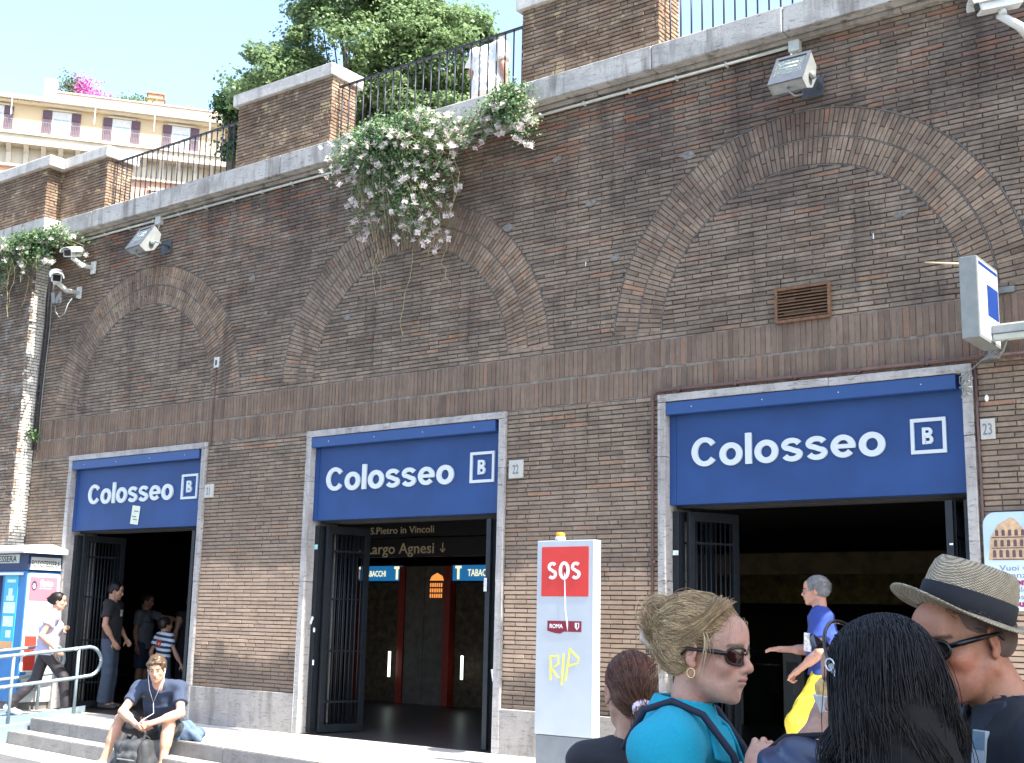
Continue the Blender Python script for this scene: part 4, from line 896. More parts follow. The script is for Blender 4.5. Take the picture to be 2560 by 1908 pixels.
def caper(name, root, blobs, nstem, nfl, label, seed, dang=6, leafn=1.0, lsz=.034):
    global FLW
    Rr = random.Random(seed); rs = np.random.default_rng(seed); e = empty('caper_bush', root, label, 'caper bush', 'flowering caper bushes growing from the ledge'); sm = MB(); LP = []; LN = []; FP = []
    tot = sum(b[6] for b in blobs)
    for i in range(nstem):
        t = Rr.uniform(0, tot)
        for b in blobs:
            t -= b[6]
            if t <= 0: break
        while True:
            u = Vector((Rr.uniform(-1, 1), Rr.uniform(-1, 1), Rr.uniform(-1, 1)))
            if u.length < 1: break
        tip = Vector((b[0] + u.x * b[3], b[1] + u.y * b[4], b[2] + u.z * b[5])); tip.y = min(tip.y, -root[1] - .04 if tip.z + root[2] < 7.1 else .1)
        base = Vector((Rr.uniform(-.12, .12), Rr.uniform(-.02, .05), Rr.uniform(-.03, .03)))
        mid = base * .5 + tip * .5 + Vector((Rr.uniform(-.1, .1), -.12, .10 + .12 * (tip.z < -.6)))
        pts = [base, base.lerp(mid, .55) + Vector((0, -.04, .04)), mid, mid.lerp(tip, .55) + Vector((0, -.03, .02)), tip]
        for p in pts[1:]:
            if p.z + root[2] < 7.12 and p.y + root[1] > -.24 and p.z + root[2] > 6.78: p.y = -.26 - root[1]
            elif p.z + root[2] <= 6.78 and p.y + root[1] > -.05: p.y = -.06 - root[1]
        if i % 3 == 0: sm.tube(pts, [.006, .005, .004, .003, .002], 4)
        n = int(34 * leafn)
        for k in range(n):
            q_ = (k / n) ** .7 * (len(pts) - 1); j = min(int(q_), len(pts) - 2); p = pts[j].lerp(pts[j + 1], q_ - j) + Vector((Rr.gauss(0, .035), Rr.gauss(0, .035), Rr.gauss(0, .035)))
            LP.append(p); LN.append((Rr.gauss(0, .5), -.7 + Rr.gauss(0, .4), .55 + Rr.gauss(0, .5)))
        FP.append(tip)
    for i in range(dang):
        b = Rr.choice(blobs); x = b[0] + Rr.uniform(-.8, .8) * b[3]; z = b[2] - b[5] * .5; y = min(b[1], -root[1] - .06); L_ = Rr.uniform(.4, 1.0); pts = []
        for k in range(7): pts.append(Vector((x + Rr.gauss(0, .03) + .12 * sin(k * .7 + i) * (k / 6), y - .01 + Rr.gauss(0, .01), z - L_ * k / 6)))
        sm.tube(pts, .0035, 4)
    V, F = leaves_np(np.array(LP), np.array(LN), lsz, rs, .95); o = npmesh('foliage', V, F, CAPL, e); o['kind'] = 'stuff'
    o = sm.build('stems', STEM, e); o['kind'] = 'stuff'
    for i, p in enumerate(Rr.sample(FP, min(nfl, len(FP)))):
        if FLW is None: o = flower_mesh().build('flower', PETAL, e); FLW = o.data
        else: o = bpy.data.objects.new('flower', FLW); COL.objects.link(o); o.parent = e
        o.location = p + Vector((Rr.gauss(0, .01), -.02, .02)); o.rotation_euler = (Rr.uniform(.2, 1.3), Rr.uniform(-.5, .5), Rr.uniform(0, 6.28)); s = Rr.uniform(1.0, 1.65); o.scale = (s, s, s)
# blob: x y z rx ry rz weight, relative to the root
caper('caper', (1.26, -.15, 6.90), [(.1, -.15, .0, 1.15, .22, .20, 3), (.75, -.3, -.35, .75, .28, .38, 4.5), (.1, -.3, -.35, .95, .25, .42, 4.5), (.65, -.25, -.95, .72, .2, .45, 4.5), (.72, -.2, -1.35, .50, .14, .32, 2), (-.1, -.15, -.75, .45, .15, .6, 2), (1.35, -.2, -.3, .4, .12, .25, 1)], 560, 300, 'big hanging caper bush with white flowers spilling over the ledge above the middle arch', 3, 9)
caper('caper', (3.12, -.15, 6.96), [(.12, -.2, -.28, .42, .16, .22, 3), (-.35, -.25, -.5, .5, .15, .16, 2), (.38, -.25, -.58, .24, .12, .16, 1)], 120, 75, 'smaller caper bush on the ledge just left of the tall brick pier', 4, 1)
caper('caper', (-5.55, -.2, 6.75), [(.35, -.25, -.1, .75, .14, .13, 3), (-.5, -.4, -.15, .75, .15, .22, 3), (.0, -.3, -.45, .65, .12, .16, 2), (-.85, -.4, -.7, .4, .12, .3, 2), (1.05, -.08, -.5, .12, .06, .4, .5)], 150, 75, 'caper bush growing round the security cameras at the left end of the ledge', 5, 8, lsz=.042)
e = empty('wall_fern', (-5.74, -.1, 3.87), 'small green weed growing from the wall corner below the cables', 'weed'); rs = np.random.default_rng(9); Pp = rs.normal(size=(90, 3)) * (.085, .05, .055); V, F = leaves_np(Pp, rs.normal(size=(90, 3)) + (0, -.6, .6), .05, rs); npmesh('foliage', V, F, CAPL, e)['kind'] = 'stuff'
def tree(loc, blobs, nl, lsz, label, seed, mtl, trunk=True, group='trees on the terrace behind the wall'):
    rs = np.random.default_rng(seed); Rr = random.Random(seed); e = empty('plane_tree', loc, label, 'tree', group)
    C_ = []; 
    for b in blobs:
        n = b[6]
        for i in range(n):
            d = rs.normal(size=3); d /= np.linalg.norm(d); r = rs.uniform(.35, 1.0) ** .5
            C_.append((b[0] + d[0] * b[3] * r, b[1] + d[1] * b[4] * r, b[2] + d[2] * b[5] * r, rs.uniform(.3, .85)))
    C_ = np.array(C_); per = nl // len(C_); P_ = []; Nn = []
    for c in C_:
        d = rs.normal(size=(per, 3)); d /= np.linalg.norm(d, axis=1, keepdims=True); rr = c[3] * rs.uniform(.2, 1, (per, 1)) ** .6
        P_.append(c[:3] + d * rr * (1, 1, .62)); Nn.append(d * .6 + rs.normal(size=(per, 3)) * .5 + (0, 0, .7))
    V, F = leaves_np(np.concatenate(P_), np.concatenate(Nn), lsz, rs, .85); o = npmesh('crown', V, F, mtl, e); o['kind'] = 'stuff'
    m_ = MB(); top = C_[:, 2].min(); cz = C_[:, 2].mean()
    m_.tube([(0, 0, -.2), (.05, .05, top * .5), (-.05, 0, top), (.0, 0, cz)], [.28, .24, .2, .10], 10)
    m_.build('trunk', BARK, e); m_ = MB()
    for i in rs.choice(len(C_), min(46, len(C_)), replace=False):
        c = Vector(C_[i][:3]); b0 = Vector((0, 0, Rr.uniform(top * .75, cz))); md = b0.lerp(c, .5) + Vector((0, 0, -.15)); m_.tube([b0, md, c], [.07, .035, .012], 5)
    m_.build('limbs', BARK, e)['kind'] = 'stuff'
    return e
# view-space estimates turned into places: see the notes for the distances
tree((-17.0, 17.4, 7.0), [(.0, 0, 12.8, 3.0, 2.6, 2.9, 150), (-2.0, -1.5, 11.6, 1.7, 1.4, 1.4, 60), (-.4, -.3, 15.6, 2.2, 1.8, 1.8, 70), (1.2, .8, 10.6, 2.4, 1.9, 1.5, 60)], 62000, .13, 'large leafy plane tree behind the left pier, darker at its lower left', 21, TREEL)
tree((-13.8, 20.0, 7.0), [(-1.3, -1.0, 12.5, 2.4, 2.2, 2.3, 130), (1.5, 1.1, 10.7, 1.5, 1.3, 1.1, 40), (-2.0, -1.5, 14.8, 1.8, 1.6, 1.7, 60), (-.5, -.4, 10.2, 2.6, 1.9, 1.6, 70), (2.2, 1.6, 9.6, 1.9, 1.5, 1.4, 30)], 72000, .13, 'second plane tree with lighter crown behind the terrace railing', 22, TREEL)
tree((-22.67, 17.21, 7.0), [(.0, 0, 12.20, .55, .5, .6, 14), (.2, .2, 11.00, .6, .6, .8, 12)], 5000, .15, 'small dark tree between the ochre building and the sunlit pier', 23, leafmat('dark_leaf', [(.02, .05, .02), (.04, .09, .03), (.06, .12, .04)], .25))
# ------------------------------------------------------------------ the building on the hill
OCH = mat('ochre_plaster', (.54, .43, .27), .9, var=.08, scale=.6); PEA = mat('peach_plaster', (.60, .43, .33), .9, var=.16, scale=.7); STC = mat('stucco_cream', (.58, .52, .41), .9, var=.12, scale=.8); PNK = mat('pink_plaster', (.50, .30, .22), .9, var=.1, scale=.8)
SHU = mat('shutter_brown', (.10, .06, .08), .7); WFR = mat('window_white', (.55, .55, .53), .6); CUR = mat('curtain_white', (.40, .42, .40), .8, var=.12, scale=4); TILE = mat('roof_tile', (.36, .17, .10), .85, var=.3, scale=4)
bl = empty('apartment_building', (-70.0, 35.1, 7.0), 'ochre apartment building with balcony, brackets and roof garden, far left', 'building', rz=radians(53)); zo = lambda z: z - 7.0 - (.45 if z < 36.95 else 0) - (.55 if z > 37.9 else 0)
def hb(x0, x1, y0, y1, z0, z1, n, m): return MB().box(x0, x1, y0, y1, zo(z0), zo(z1)).build(n, m, bl)
XE = 15.5
hb(-14, XE, 0, 12, 35.3, 37.3, 'upper_wall', OCH); hb(-14, XE, 0, 12, 7, 34.5, 'lower_wall', PNK)
hb(-14, XE + .35, -.45, 12, 37.3, 37.45, 'cornice', STC); hb(-14, XE + .55, -.7, 12, 37.46, 37.7, 'cornice', STC); hb(-14, XE + .45, -.62, -.3, 37.71, 37.80, 'gutter', mat('gutter_grey', (.30, .29, .30), .5, .5))
hb(-14, XE + .95, -1.05, 0, 35.12, 35.32, 'balcony_slab', STC); hb(-14, XE + .75, -.9, 0, 34.62, 35.11, 'balcony_fascia', STC); hb(-14, XE + .9, -1.0, 0, 34.42, 34.61, 'balcony_moulding', STC)
hb(-14, XE + .3, -.28, 0, 32.95, 33.15, 'string_course', STC); hb(-14, XE + .05, -.05, 0, 33.16, 34.41, 'frieze', STC)
hb(2.65, 15.0, -.25, .1, 37.71, 38.95, 'roof_parapet', PEA); hb(2.6, 15.05, -.32, .15, 38.96, 39.06, 'parapet_coping', STC); hb(2.55, 3.4, -.3, .6, 37.72, 39.95, 'parapet_pier', PEA); hb(14.75, 15.55, -.3, .6, 37.72, 40.2, 'parapet_pier', PEA); hb(14.7, 15.6, -.35, .65, 40.21, 40.32, 'parapet_coping', STC)
hb(14.95, 15.5, .61, 9, 37.72, 38.9, 'roof_parapet', PEA)
for i, x in enumerate(np.arange(-1.75, XE - .3, 1.17)):
    m_ = MB(); m_.prism([(-.95, zo(34.41)), (-.05, zo(34.41)), (-.05, zo(33.0)), (-.22, zo(32.95)), (-.28, zo(33.25)), (-.35, zo(33.9)), (-.62, zo(34.15))], x - .17, x + .17, axis='x'); m_.build('bracket', STC, bl)
def fwin(x0, w_, zb=35.33, zt=37.0, sh=.62):
    f = hb(x0, x0 + w_, -.06, -.01, zb, zt, 'window', WFR)
    for a, b in ((x0 + .10, x0 + w_ / 2 - .04), (x0 + w_ / 2 + .04, x0 + w_ - .10)):
        MB().box(a, b, -.075, -.062, zo(zb + .1), zo(zt - .12)).build('curtain', CUR, f); MB().box(a, b, -.083, -.077, zo(zt - .6), zo(zt - .12)).build('pane', mat('sky_glass', (.25, .35, .42), .1), f)
    for a in (x0 - sh - .03, x0 + w_ + .03):
        s_ = hb(a, a + sh, -.09, -.02, zb, zt + .02, 'shutter', SHU)
        MB().box(a + .1, a + sh - .1, -.1, -.091, zo(zb + .9), zo(zt - .1)).build('louvre_panel', mat('shutter_louvre', (.06, .045, .065), .8), s_)
    hb(x0 - sh * .5, x0 + w_ + sh * .5, -.12, -.0, zt + .05, zt + .16, 'window_head', STC)
for x0 in (-6.0, -1.35, 3.25, 7.42, 11.65): fwin(x0, 1.32)
for x0 in (-4.2, -.6, 3.1, 6.8, 10.5, 13.3):
    f = hb(x0, x0 + 1.0, -.06, -.01, 29.6, 32.2, 'window', WFR); MB().box(x0 + .1, x0 + .9, -.07, -.061, zo(29.7), zo(32.1)).build('pane', MATS['shutter_louvre'], f); hb(x0 - .2, x0 + 1.2, -.2, -.0, 32.25, 32.5, 'window_head', STC)
BR = mat('balcony_iron', (.20, .18, .19), .6, .2)
hb(-14, XE + .9, -1.02, -.99, 36.16, 36.2, 'handrail', BR); hb(-14, XE + .9, -1.02, -.99, 35.42, 35.45, 'handrail', BR); m_ = MB()
for x in np.arange(-7, XE + .9, .115):
    if any(a - 1.0 < x < a + 2.3 for a in (-6.0, -1.35, 3.25, 7.42, 11.65)) and not any(a + .05 < x < a + 1.25 for a in (-6.0, -1.35, 3.25, 7.42, 11.65)) or x > 14.6: m_.box(x, x + .022, -1.015, -.995, zo(35.33), zo(36.16))
m_.build('balcony_bars', BR, bl)['kind'] = 'stuff'
for x in (.55, 6.2, 10.35, 14.3): hb(x, x + .07, -1.25, -1.18, 36.4, 38.0, 'awning_arm', mat('pale_metal', (.5, .5, .5), .5)); hb(x + .02, x + .05, -1.2, -.05, 36.9, 36.93, 'awning_arm', MATS['pale_metal'])
hb(-14, 2.5, -.3, 7, 37.81, 37.95, 'roof_edge', TILE); m_ = MB()
for x in np.arange(-9, 2.4, .24): m_.tube([(x, -.45, zo(37.95)), (x, 4, zo(38.5))], .085, 6)
m_.build('roof_tiles', TILE, bl)['kind'] = 'stuff'
hb(9.6, 10.9, 2.0, 2.9, 37.8, 40.3, 'chimney', OCH); hb(9.5, 11.0, 1.9, 3.0, 40.31, 40.4, 'chimney_cap', TILE); hb(9.7, 10.8, 2.1, 2.8, 40.41, 40.75, 'chimney', OCH); hb(9.6, 10.9, 2.0, 2.9, 40.76, 40.85, 'chimney_cap', TILE); hb(8.2, 9.0, 2.2, 2.9, 37.8, 39.9, 'chimney', OCH); hb(8.1, 9.1, 2.1, 3.0, 39.91, 40.0, 'chimney_cap', TILE)
m_ = MB(); m_.prism([(10.9, zo(39.2)), (14.0, zo(39.0)), (13.6, zo(40.2)), (12.9, zo(40.6)), (11.4, zo(40.0))], 3.0, 7.0); m_.build('penthouse_roof', TILE, bl)
def rp(x, z, sx, sz, n, m, lab, sz_=.16, sd=1, y=.4):
    rs = np.random.default_rng(sd); Pp = rs.normal(size=(n, 3)) * (sx, .25, sz) + (x, y, zo(z)); e_ = empty('roof_plant', (-70.0, 35.1, 7.0), lab, 'plant', 'plants of the roof garden', rz=radians(53)); V, F = leaves_np(Pp, rs.normal(size=(n, 3)), sz_, rs); npmesh('foliage', V, F, m, e_)['kind'] = 'stuff'
MAGF = leafmat('bougainvillea', [(.50, .06, .32), (.62, .12, .42), (.55, .2, .4)], .4)
rp(4.2, 39.9, .45, .45, 700, CAPL, 'pale green shrub in the roof garden corner', sd=1); rp(5.2, 39.8, .45, .5, 700, MAGF, 'magenta bougainvillea on the roof garden', sd=2); rp(6.3, 39.3, .5, .15, 260, MAGF, 'magenta blossoms trailing along the roof parapet', sd=3); rp(7.9, 39.3, .35, .16, 160, CAPL, 'low green plants on the roof parapet', sd=4); rp(9.2, 39.4, .5, .25, 300, CAPL, 'pale shrub before the chimneys', sd=5)
# ------------------------------------------------------------------ implicit surfaces for people, bags and cloth
def axis_pts(lo, hi, coarse, fines):
    "fines: list of (a, b, h)"
    p = [lo]
    while p[-1] < hi:
        x = p[-1]; h = coarse
        for a, b, f in fines:
            if a <= x < b: h = min(h, f)
            elif x < a < x + h and x < a: h = max(min(h, a - x), f * .6)
        p.append(x + h)
    return np.array(p, np.float32)
class Sdf:
    def __init__(s, lo, hi, h, fx=(), fy=(), fz=()):
        s.ax = [axis_pts(lo[i], hi[i], h, f) for i, f in enumerate((fx, fy, fz))]
        s.F = np.full([len(a) for a in s.ax], 9., np.float32)
    def sl(s, lo, hi):
        r = []
        for i in range(3):
            a = int(np.searchsorted(s.ax[i], lo[i])); b = int(np.searchsorted(s.ax[i], hi[i])); r.append(slice(max(a - 1, 0), max(b + 1, 0)))
        return tuple(r)
    def grid(s, r): return s.ax[0][r[0]][:, None, None], s.ax[1][r[1]][None, :, None], s.ax[2][r[2]][None, None, :]
    def put(s, r, d, k, op):
        a = s.F[r]
        if a.size == 0: return
        if op == 'add':
            if k > 0: h = np.clip(.5 + .5 * (a - d) / k, 0, 1); v = a + (d - a) * h - k * h * (1 - h)
            else: v = np.minimum(a, d)
        elif op == 'sub':
            d = -d
            if k > 0: h = np.clip(.5 - .5 * (a - d) / k, 0, 1); v = a + (d - a) * h + k * h * (1 - h)
            else: v = np.maximum(a, d)
        elif op == 'and':
            v = np.maximum(a, d)
        s.F[r] = v.astype(np.float32)
    def ell(s, c, r, k=.02, Rm=None, op='add', infl=0.):
        c = np.array(c, float); r = np.array(r, float) + infl; m = max(r) + k * 1.5 + .02; sl_ = s.sl(c - m, c + m); X, Y, Z = s.grid(sl_); X = X - c[0]; Y = Y - c[1]; Z = Z - c[2]
        if Rm is not None: R_ = np.array(Rm); x = X * R_[0][0] + Y * R_[1][0] + Z * R_[2][0]; y = X * R_[0][1] + Y * R_[1][1] + Z * R_[2][1]; z = X * R_[0][2] + Y * R_[1][2] + Z * R_[2][2]
        else: x, y, z = X, Y, Z
        k0 = np.sqrt((x / r[0]) ** 2 + (y / r[1]) ** 2 + (z / r[2]) ** 2); k1 = np.sqrt((x / r[0] ** 2) ** 2 + (y / r[1] ** 2) ** 2 + (z / r[2] ** 2) ** 2) + 1e-9
        s.put(sl_, np.where(k0 < 1e-3, -min(r), k0 * (k0 - 1) / k1), k, op); return s
    def cap(s, a, b, ra, rb=None, k=.02, op='add', flat=False, infl=0.):
        rb = ra if rb is None else rb; ra += infl; rb += infl; a = np.array(a, float); b = np.array(b, float); m = max(ra, rb) + k * 1.5 + .02
        sl_ = s.sl(np.minimum(a, b) - m, np.maximum(a, b) + m); X, Y, Z = s.grid(sl_); ba = b - a; L2 = max(ba @ ba, 1e-9)
        t = np.clip(((X - a[0]) * ba[0] + (Y - a[1]) * ba[1] + (Z - a[2]) * ba[2]) / L2, 0, 1)
        d = np.sqrt((X - a[0] - ba[0] * t) ** 2 + (Y - a[1] - ba[1] * t) ** 2 + (Z - a[2] - ba[2] * t) ** 2) - (ra + (rb - ra) * t)
        if flat: L_ = sqrt(L2); d = np.maximum(d, ((X - b[0]) * ba[0] + (Y - b[1]) * ba[1] + (Z - b[2]) * ba[2]) / L_)
        s.put(sl_, d, k, op); return s
    def econe(s, a, b, A0, A1, right, k=.03, op='add', infl=0., rnd=.02):
        "elliptic cone from a to b; A=(half width along right, half depth)"
        a = np.array(a, float); b = np.array(b, float); up = b - a; L = np.linalg.norm(up); up /= L; right = np.array(right, float); right -= up * (right @ up); right /= np.linalg.norm(right); fw = np.cross(up, right)
        m = max(A0 + A1) + infl + k * 1.5 + .02; sl_ = s.sl(np.minimum(a, b) - m, np.maximum(a, b) + m); X, Y, Z = s.grid(sl_); X = X - a[0]; Y = Y - a[1]; Z = Z - a[2]
        u = X * up[0] + Y * up[1] + Z * up[2]; t = np.clip(u / L, 0, 1); rx = A0[0] + (A1[0] - A0[0]) * t + infl; ry = A0[1] + (A1[1] - A0[1]) * t + infl
        x = (X * right[0] + Y * right[1] + Z * right[2]); y = (X * fw[0] + Y * fw[1] + Z * fw[2]); q = np.sqrt((x / rx) ** 2 + (y / ry) ** 2); g = np.sqrt((x / rx ** 2) ** 2 + (y / ry ** 2) ** 2) + 1e-6
        d1 = q * (q - 1) / g; d1 = np.where(q < 1e-2, -np.minimum(rx, ry), d1); d2 = np.abs(u - L / 2) - L / 2
        d = np.where((d1 > 0) & (d2 > 0), np.sqrt(np.maximum(d1, 0) ** 2 + np.maximum(d2, 0) ** 2), np.maximum(d1, d2)) ; d = np.maximum(d1 + 0, d2) * 0 + d
        s.put(sl_, d, k, op); return s
    def box(s, c, hx, right, fwd, k=.01, op='add', rnd=.01):
        c = np.array(c, float); rt = np.array(right, float); rt /= np.linalg.norm(rt); fw = np.array(fwd, float); fw -= rt * (fw @ rt); fw /= np.linalg.norm(fw); up = np.cross(rt, fw); m = np.linalg.norm(hx) + k * 1.5 + .02
        sl_ = s.sl(c - m, c + m); X, Y, Z = s.grid(sl_); X = X - c[0]; Y = Y - c[1]; Z = Z - c[2]; q = [np.abs(X * v[0] + Y * v[1] + Z * v[2]) - (h_ - rnd) for v, h_ in zip((rt, fw, up), hx)]
        d = np.sqrt(np.maximum(q[0], 0) ** 2 + np.maximum(q[1], 0) ** 2 + np.maximum(q[2], 0) ** 2) + np.minimum(np.maximum(np.maximum(q[0], q[1]), q[2]), 0) - rnd
        s.put(sl_, d, k, op); return s
    def plane(s, p, n):
        "keep the side the normal points away from"
        n = np.array(n, float); n /= np.linalg.norm(n); X, Y, Z = s.grid((slice(None),) * 3); s.F = np.maximum(s.F, ((X - p[0]) * n[0] + (Y - p[1]) * n[1] + (Z - p[2]) * n[2]).astype(np.float32)); return s
    def wrinkle(s, amp, freq, seed=0, stretch=(1, 1, 1)):
        rs = np.random.default_rng(seed); X, Y, Z = s.grid((slice(None),) * 3); w_ = 0
        ph = 0
        for i in range(5):
            d = rs.normal(size=3) * stretch; d /= np.linalg.norm(d); f = freq * (1.35 ** i)
            arg = (X * d[0] + Y * d[1] + Z * d[2]) * f + rs.uniform(0, 6.28) + ph; ph = 1.3 * np.sin(arg * .6)
            w_ = w_ + np.sin(arg) / (1.2 ** i)
        s.F = s.F + (amp * .4 * w_).astype(np.float32); return s
    def mesh(s, name, m, parent=None, smooth=True):
        F = np.where(np.abs(s.F) < 1e-6, np.float32(1e-6), s.F); ax = s.ax; n = F.shape; I = F < 0
        acc = np.zeros((n[0] - 1, n[1] - 1, n[2] - 1, 3), np.float32); cnt = np.zeros((n[0] - 1, n[1] - 1, n[2] - 1), np.float32)
        act = np.zeros(cnt.shape, bool); lo = np.ones(cnt.shape, bool)
        for dx in (0, 1):
            for dy in (0, 1):
                for dz in (0, 1):
                    c = I[dx:n[0] - 1 + dx, dy:n[1] - 1 + dy, dz:n[2] - 1 + dz]; act |= c; lo &= c
        act &= ~lo
        ci = np.argwhere(act)
        if len(ci) == 0: return None
        vid = np.full(cnt.shape, -1, np.int64); vid[act] = np.arange(len(ci)); V = np.zeros((len(ci), 3)); W = np.zeros(len(ci))
        for a in range(3):
            o1, o2 = [k for k in range(3) if k != a]
            for d1 in (0, 1):
                for d2 in (0, 1):
                    p = ci.copy(); p[:, o1] += d1; p[:, o2] += d2; q = p.copy(); q[:, a] += 1
                    fa = F[p[:, 0], p[:, 1], p[:, 2]]; fb = F[q[:, 0], q[:, 1], q[:, 2]]; mk = (fa < 0) != (fb < 0); t = np.where(mk, fa / np.where(mk, fa - fb, 1), 0)
                    P = np.stack([ax[k][p[:, k]] for k in range(3)], 1).astype(float); Q = np.stack([ax[k][q[:, k]] for k in range(3)], 1)
                    V += np.where(mk[:, None], P + (Q - P) * t[:, None], 0); W += mk
        V /= np.maximum(W, 1)[:, None]
        quads = []
        for a in range(3):
            o1, o2 = (a + 1) % 3, (a + 2) % 3
            sa = [slice(None)] * 3; sb = [slice(None)] * 3; sa[a] = slice(0, -1); sb[a] = slice(1, None)
            A = I[tuple(sa)]; B = I[tuple(sb)]; E = np.argwhere(A != B)
            E = E[(E[:, o1] > 0) & (E[:, o2] > 0) & (E[:, o1] < n[o1] - 1) & (E[:, o2] < n[o2] - 1)]
            fl = A[E[:, 0], E[:, 1], E[:, 2]]
            def cell(d1, d2): c = E.copy(); c[:, o1] -= d1; c[:, o2] -= d2; return vid[c[:, 0], c[:, 1], c[:, 2]]
            q = np.stack([cell(1, 1), cell(0, 1), cell(0, 0), cell(1, 0)], 1); q[~fl] = q[~fl][:, ::-1]; quads.append(q)
        Q = np.concatenate(quads); Q = Q[(Q >= 0).all(1)]
        o = npmesh(name, V, Q, m, parent)
        if smooth: o.data.polygons.foreach_set('use_smooth', np.ones(len(Q), bool))
        s.V = V; return o
def vcol(o, cols, name='col'):
    a = o.data.color_attributes.new(name, 'FLOAT_COLOR', 'POINT'); c = np.ones((len(o.data.vertices), 4), np.float32); c[:, :3] = cols; a.data.foreach_set('color', c.ravel())
def skin_mat():
    q = N('skin'); at = q.n('ShaderNodeAttribute', attribute_name='col'); P = q.obj(); n = q.noise(P, 60, 5, .7); n2 = q.noise(P, 14, 4, .6)
    c = q.mix(1, at.outputs['Color'], q.mr(n, .3, .7, .86, 1.12), 'MULTIPLY'); c = q.mix(q.mr(n2, .42, .7, 0, .5), c, q.mix(1, c, (1.12, .78, .72), 'MULTIPLY'))
    q.col(c); q.rough(.48); q.b.inputs['Specular IOR Level'].default_value = .4; q.b.inputs['Subsurface Weight'].default_value = .12; q.b.inputs['Subsurface Radius'].default_value = (.012, .005, .003); q.b.inputs['Subsurface Scale'].default_value = 1.0
    q.bump(q.math('ADD', q.noise(P, 420, 3, .7), q.math('MULTIPLY', q.noise(P, 60, 4, .6), 2.0)), .35, .002); return q.m
SKIN = skin_mat()
def cloth(name, c, rough=.85, weave=900, sheen=.03, var=.06, b=.25):
    if name in MATS: return MATS[name]
    q = N(name); P = q.obj(); n = q.noise(P, 6, 4, .6); f = q.mix(1, c, q.mr(n, .3, .7, 1 - var, 1 + var), 'MULTIPLY'); f = q.mix(1, f, q.mr(q.noise(P, 130, 3, .7), .3, .7, .93, 1.07), 'MULTIPLY'); q.col(f); q.rough(rough); q.b.inputs['Sheen Weight'].default_value = sheen
    h = q.math('ADD', q.noise(P, weave * .4, 2, .6), q.math('MULTIPLY', q.noise(P, 14, 4, .6), 1.6)); q.bump(h, b, .006); MATS[name] = q.m; return q.m
def hair_mat(name, stops, rough=.42):
    q = N(name); g = q.n('ShaderNodeNewGeometry'); c = q.ramp(g.outputs['Random Per Island'], [(i / (len(stops) - 1), s_) for i, s_ in enumerate(stops)]); n = q.noise(q.obj(), 30, 3, .6); c = q.mix(1, c, q.mr(n, .3, .7, .8, 1.2), 'MULTIPLY')
    q.col(c); q.rough(rough); q.b.inputs['Specular IOR Level'].default_value = .35; return q.m
def strands(name, paths, w, m, parent, taper=True, kind=True):
    "paths: array (n, k, 3); three-sided hair strands"
    P = np.asarray(paths, float); n, k, _ = P.shape; T = np.gradient(P, axis=1); T /= np.linalg.norm(T, axis=2, keepdims=True) + 1e-9
    ref = np.array([.3, .2, 1.]); A = np.cross(T, ref); A /= np.linalg.norm(A, axis=2, keepdims=True) + 1e-9; B = np.cross(T, A); t = np.linspace(0, 1, k); r = w * (np.minimum(1, (1 - t) * 3 + .25) if taper else np.ones(k)); r = r[None, :, None]
    V = np.stack([P + (A * cos(a) + B * sin(a)) * r for a in (0, 2.094, 4.189)], 2).reshape(-1, 3)
    i = np.arange(n)[:, None, None] * k * 3; j = np.arange(k - 1)[None, :, None] * 3; c = np.arange(3)[None, None, :]; c2 = (c + 1) % 3
    F = np.stack([i + j + c, i + j + c2, i + j + 3 + c2, i + j + 3 + c], -1).reshape(-1, 4); o = npmesh(name, V, F, m, parent); o.data.polygons.foreach_set('use_smooth', np.ones(len(F), bool))
    if kind: o['kind'] = 'stuff'
    return o
def rotm(yaw=0, pitch=0, roll=0):
    "head rotation: yaw left +, pitch up +, roll to the right shoulder +"
    return np.array((Matrix.Rotation(radians(yaw), 3, 'Z') @ Matrix.Rotation(radians(pitch), 3, 'X') @ Matrix.Rotation(radians(roll), 3, 'Y')))
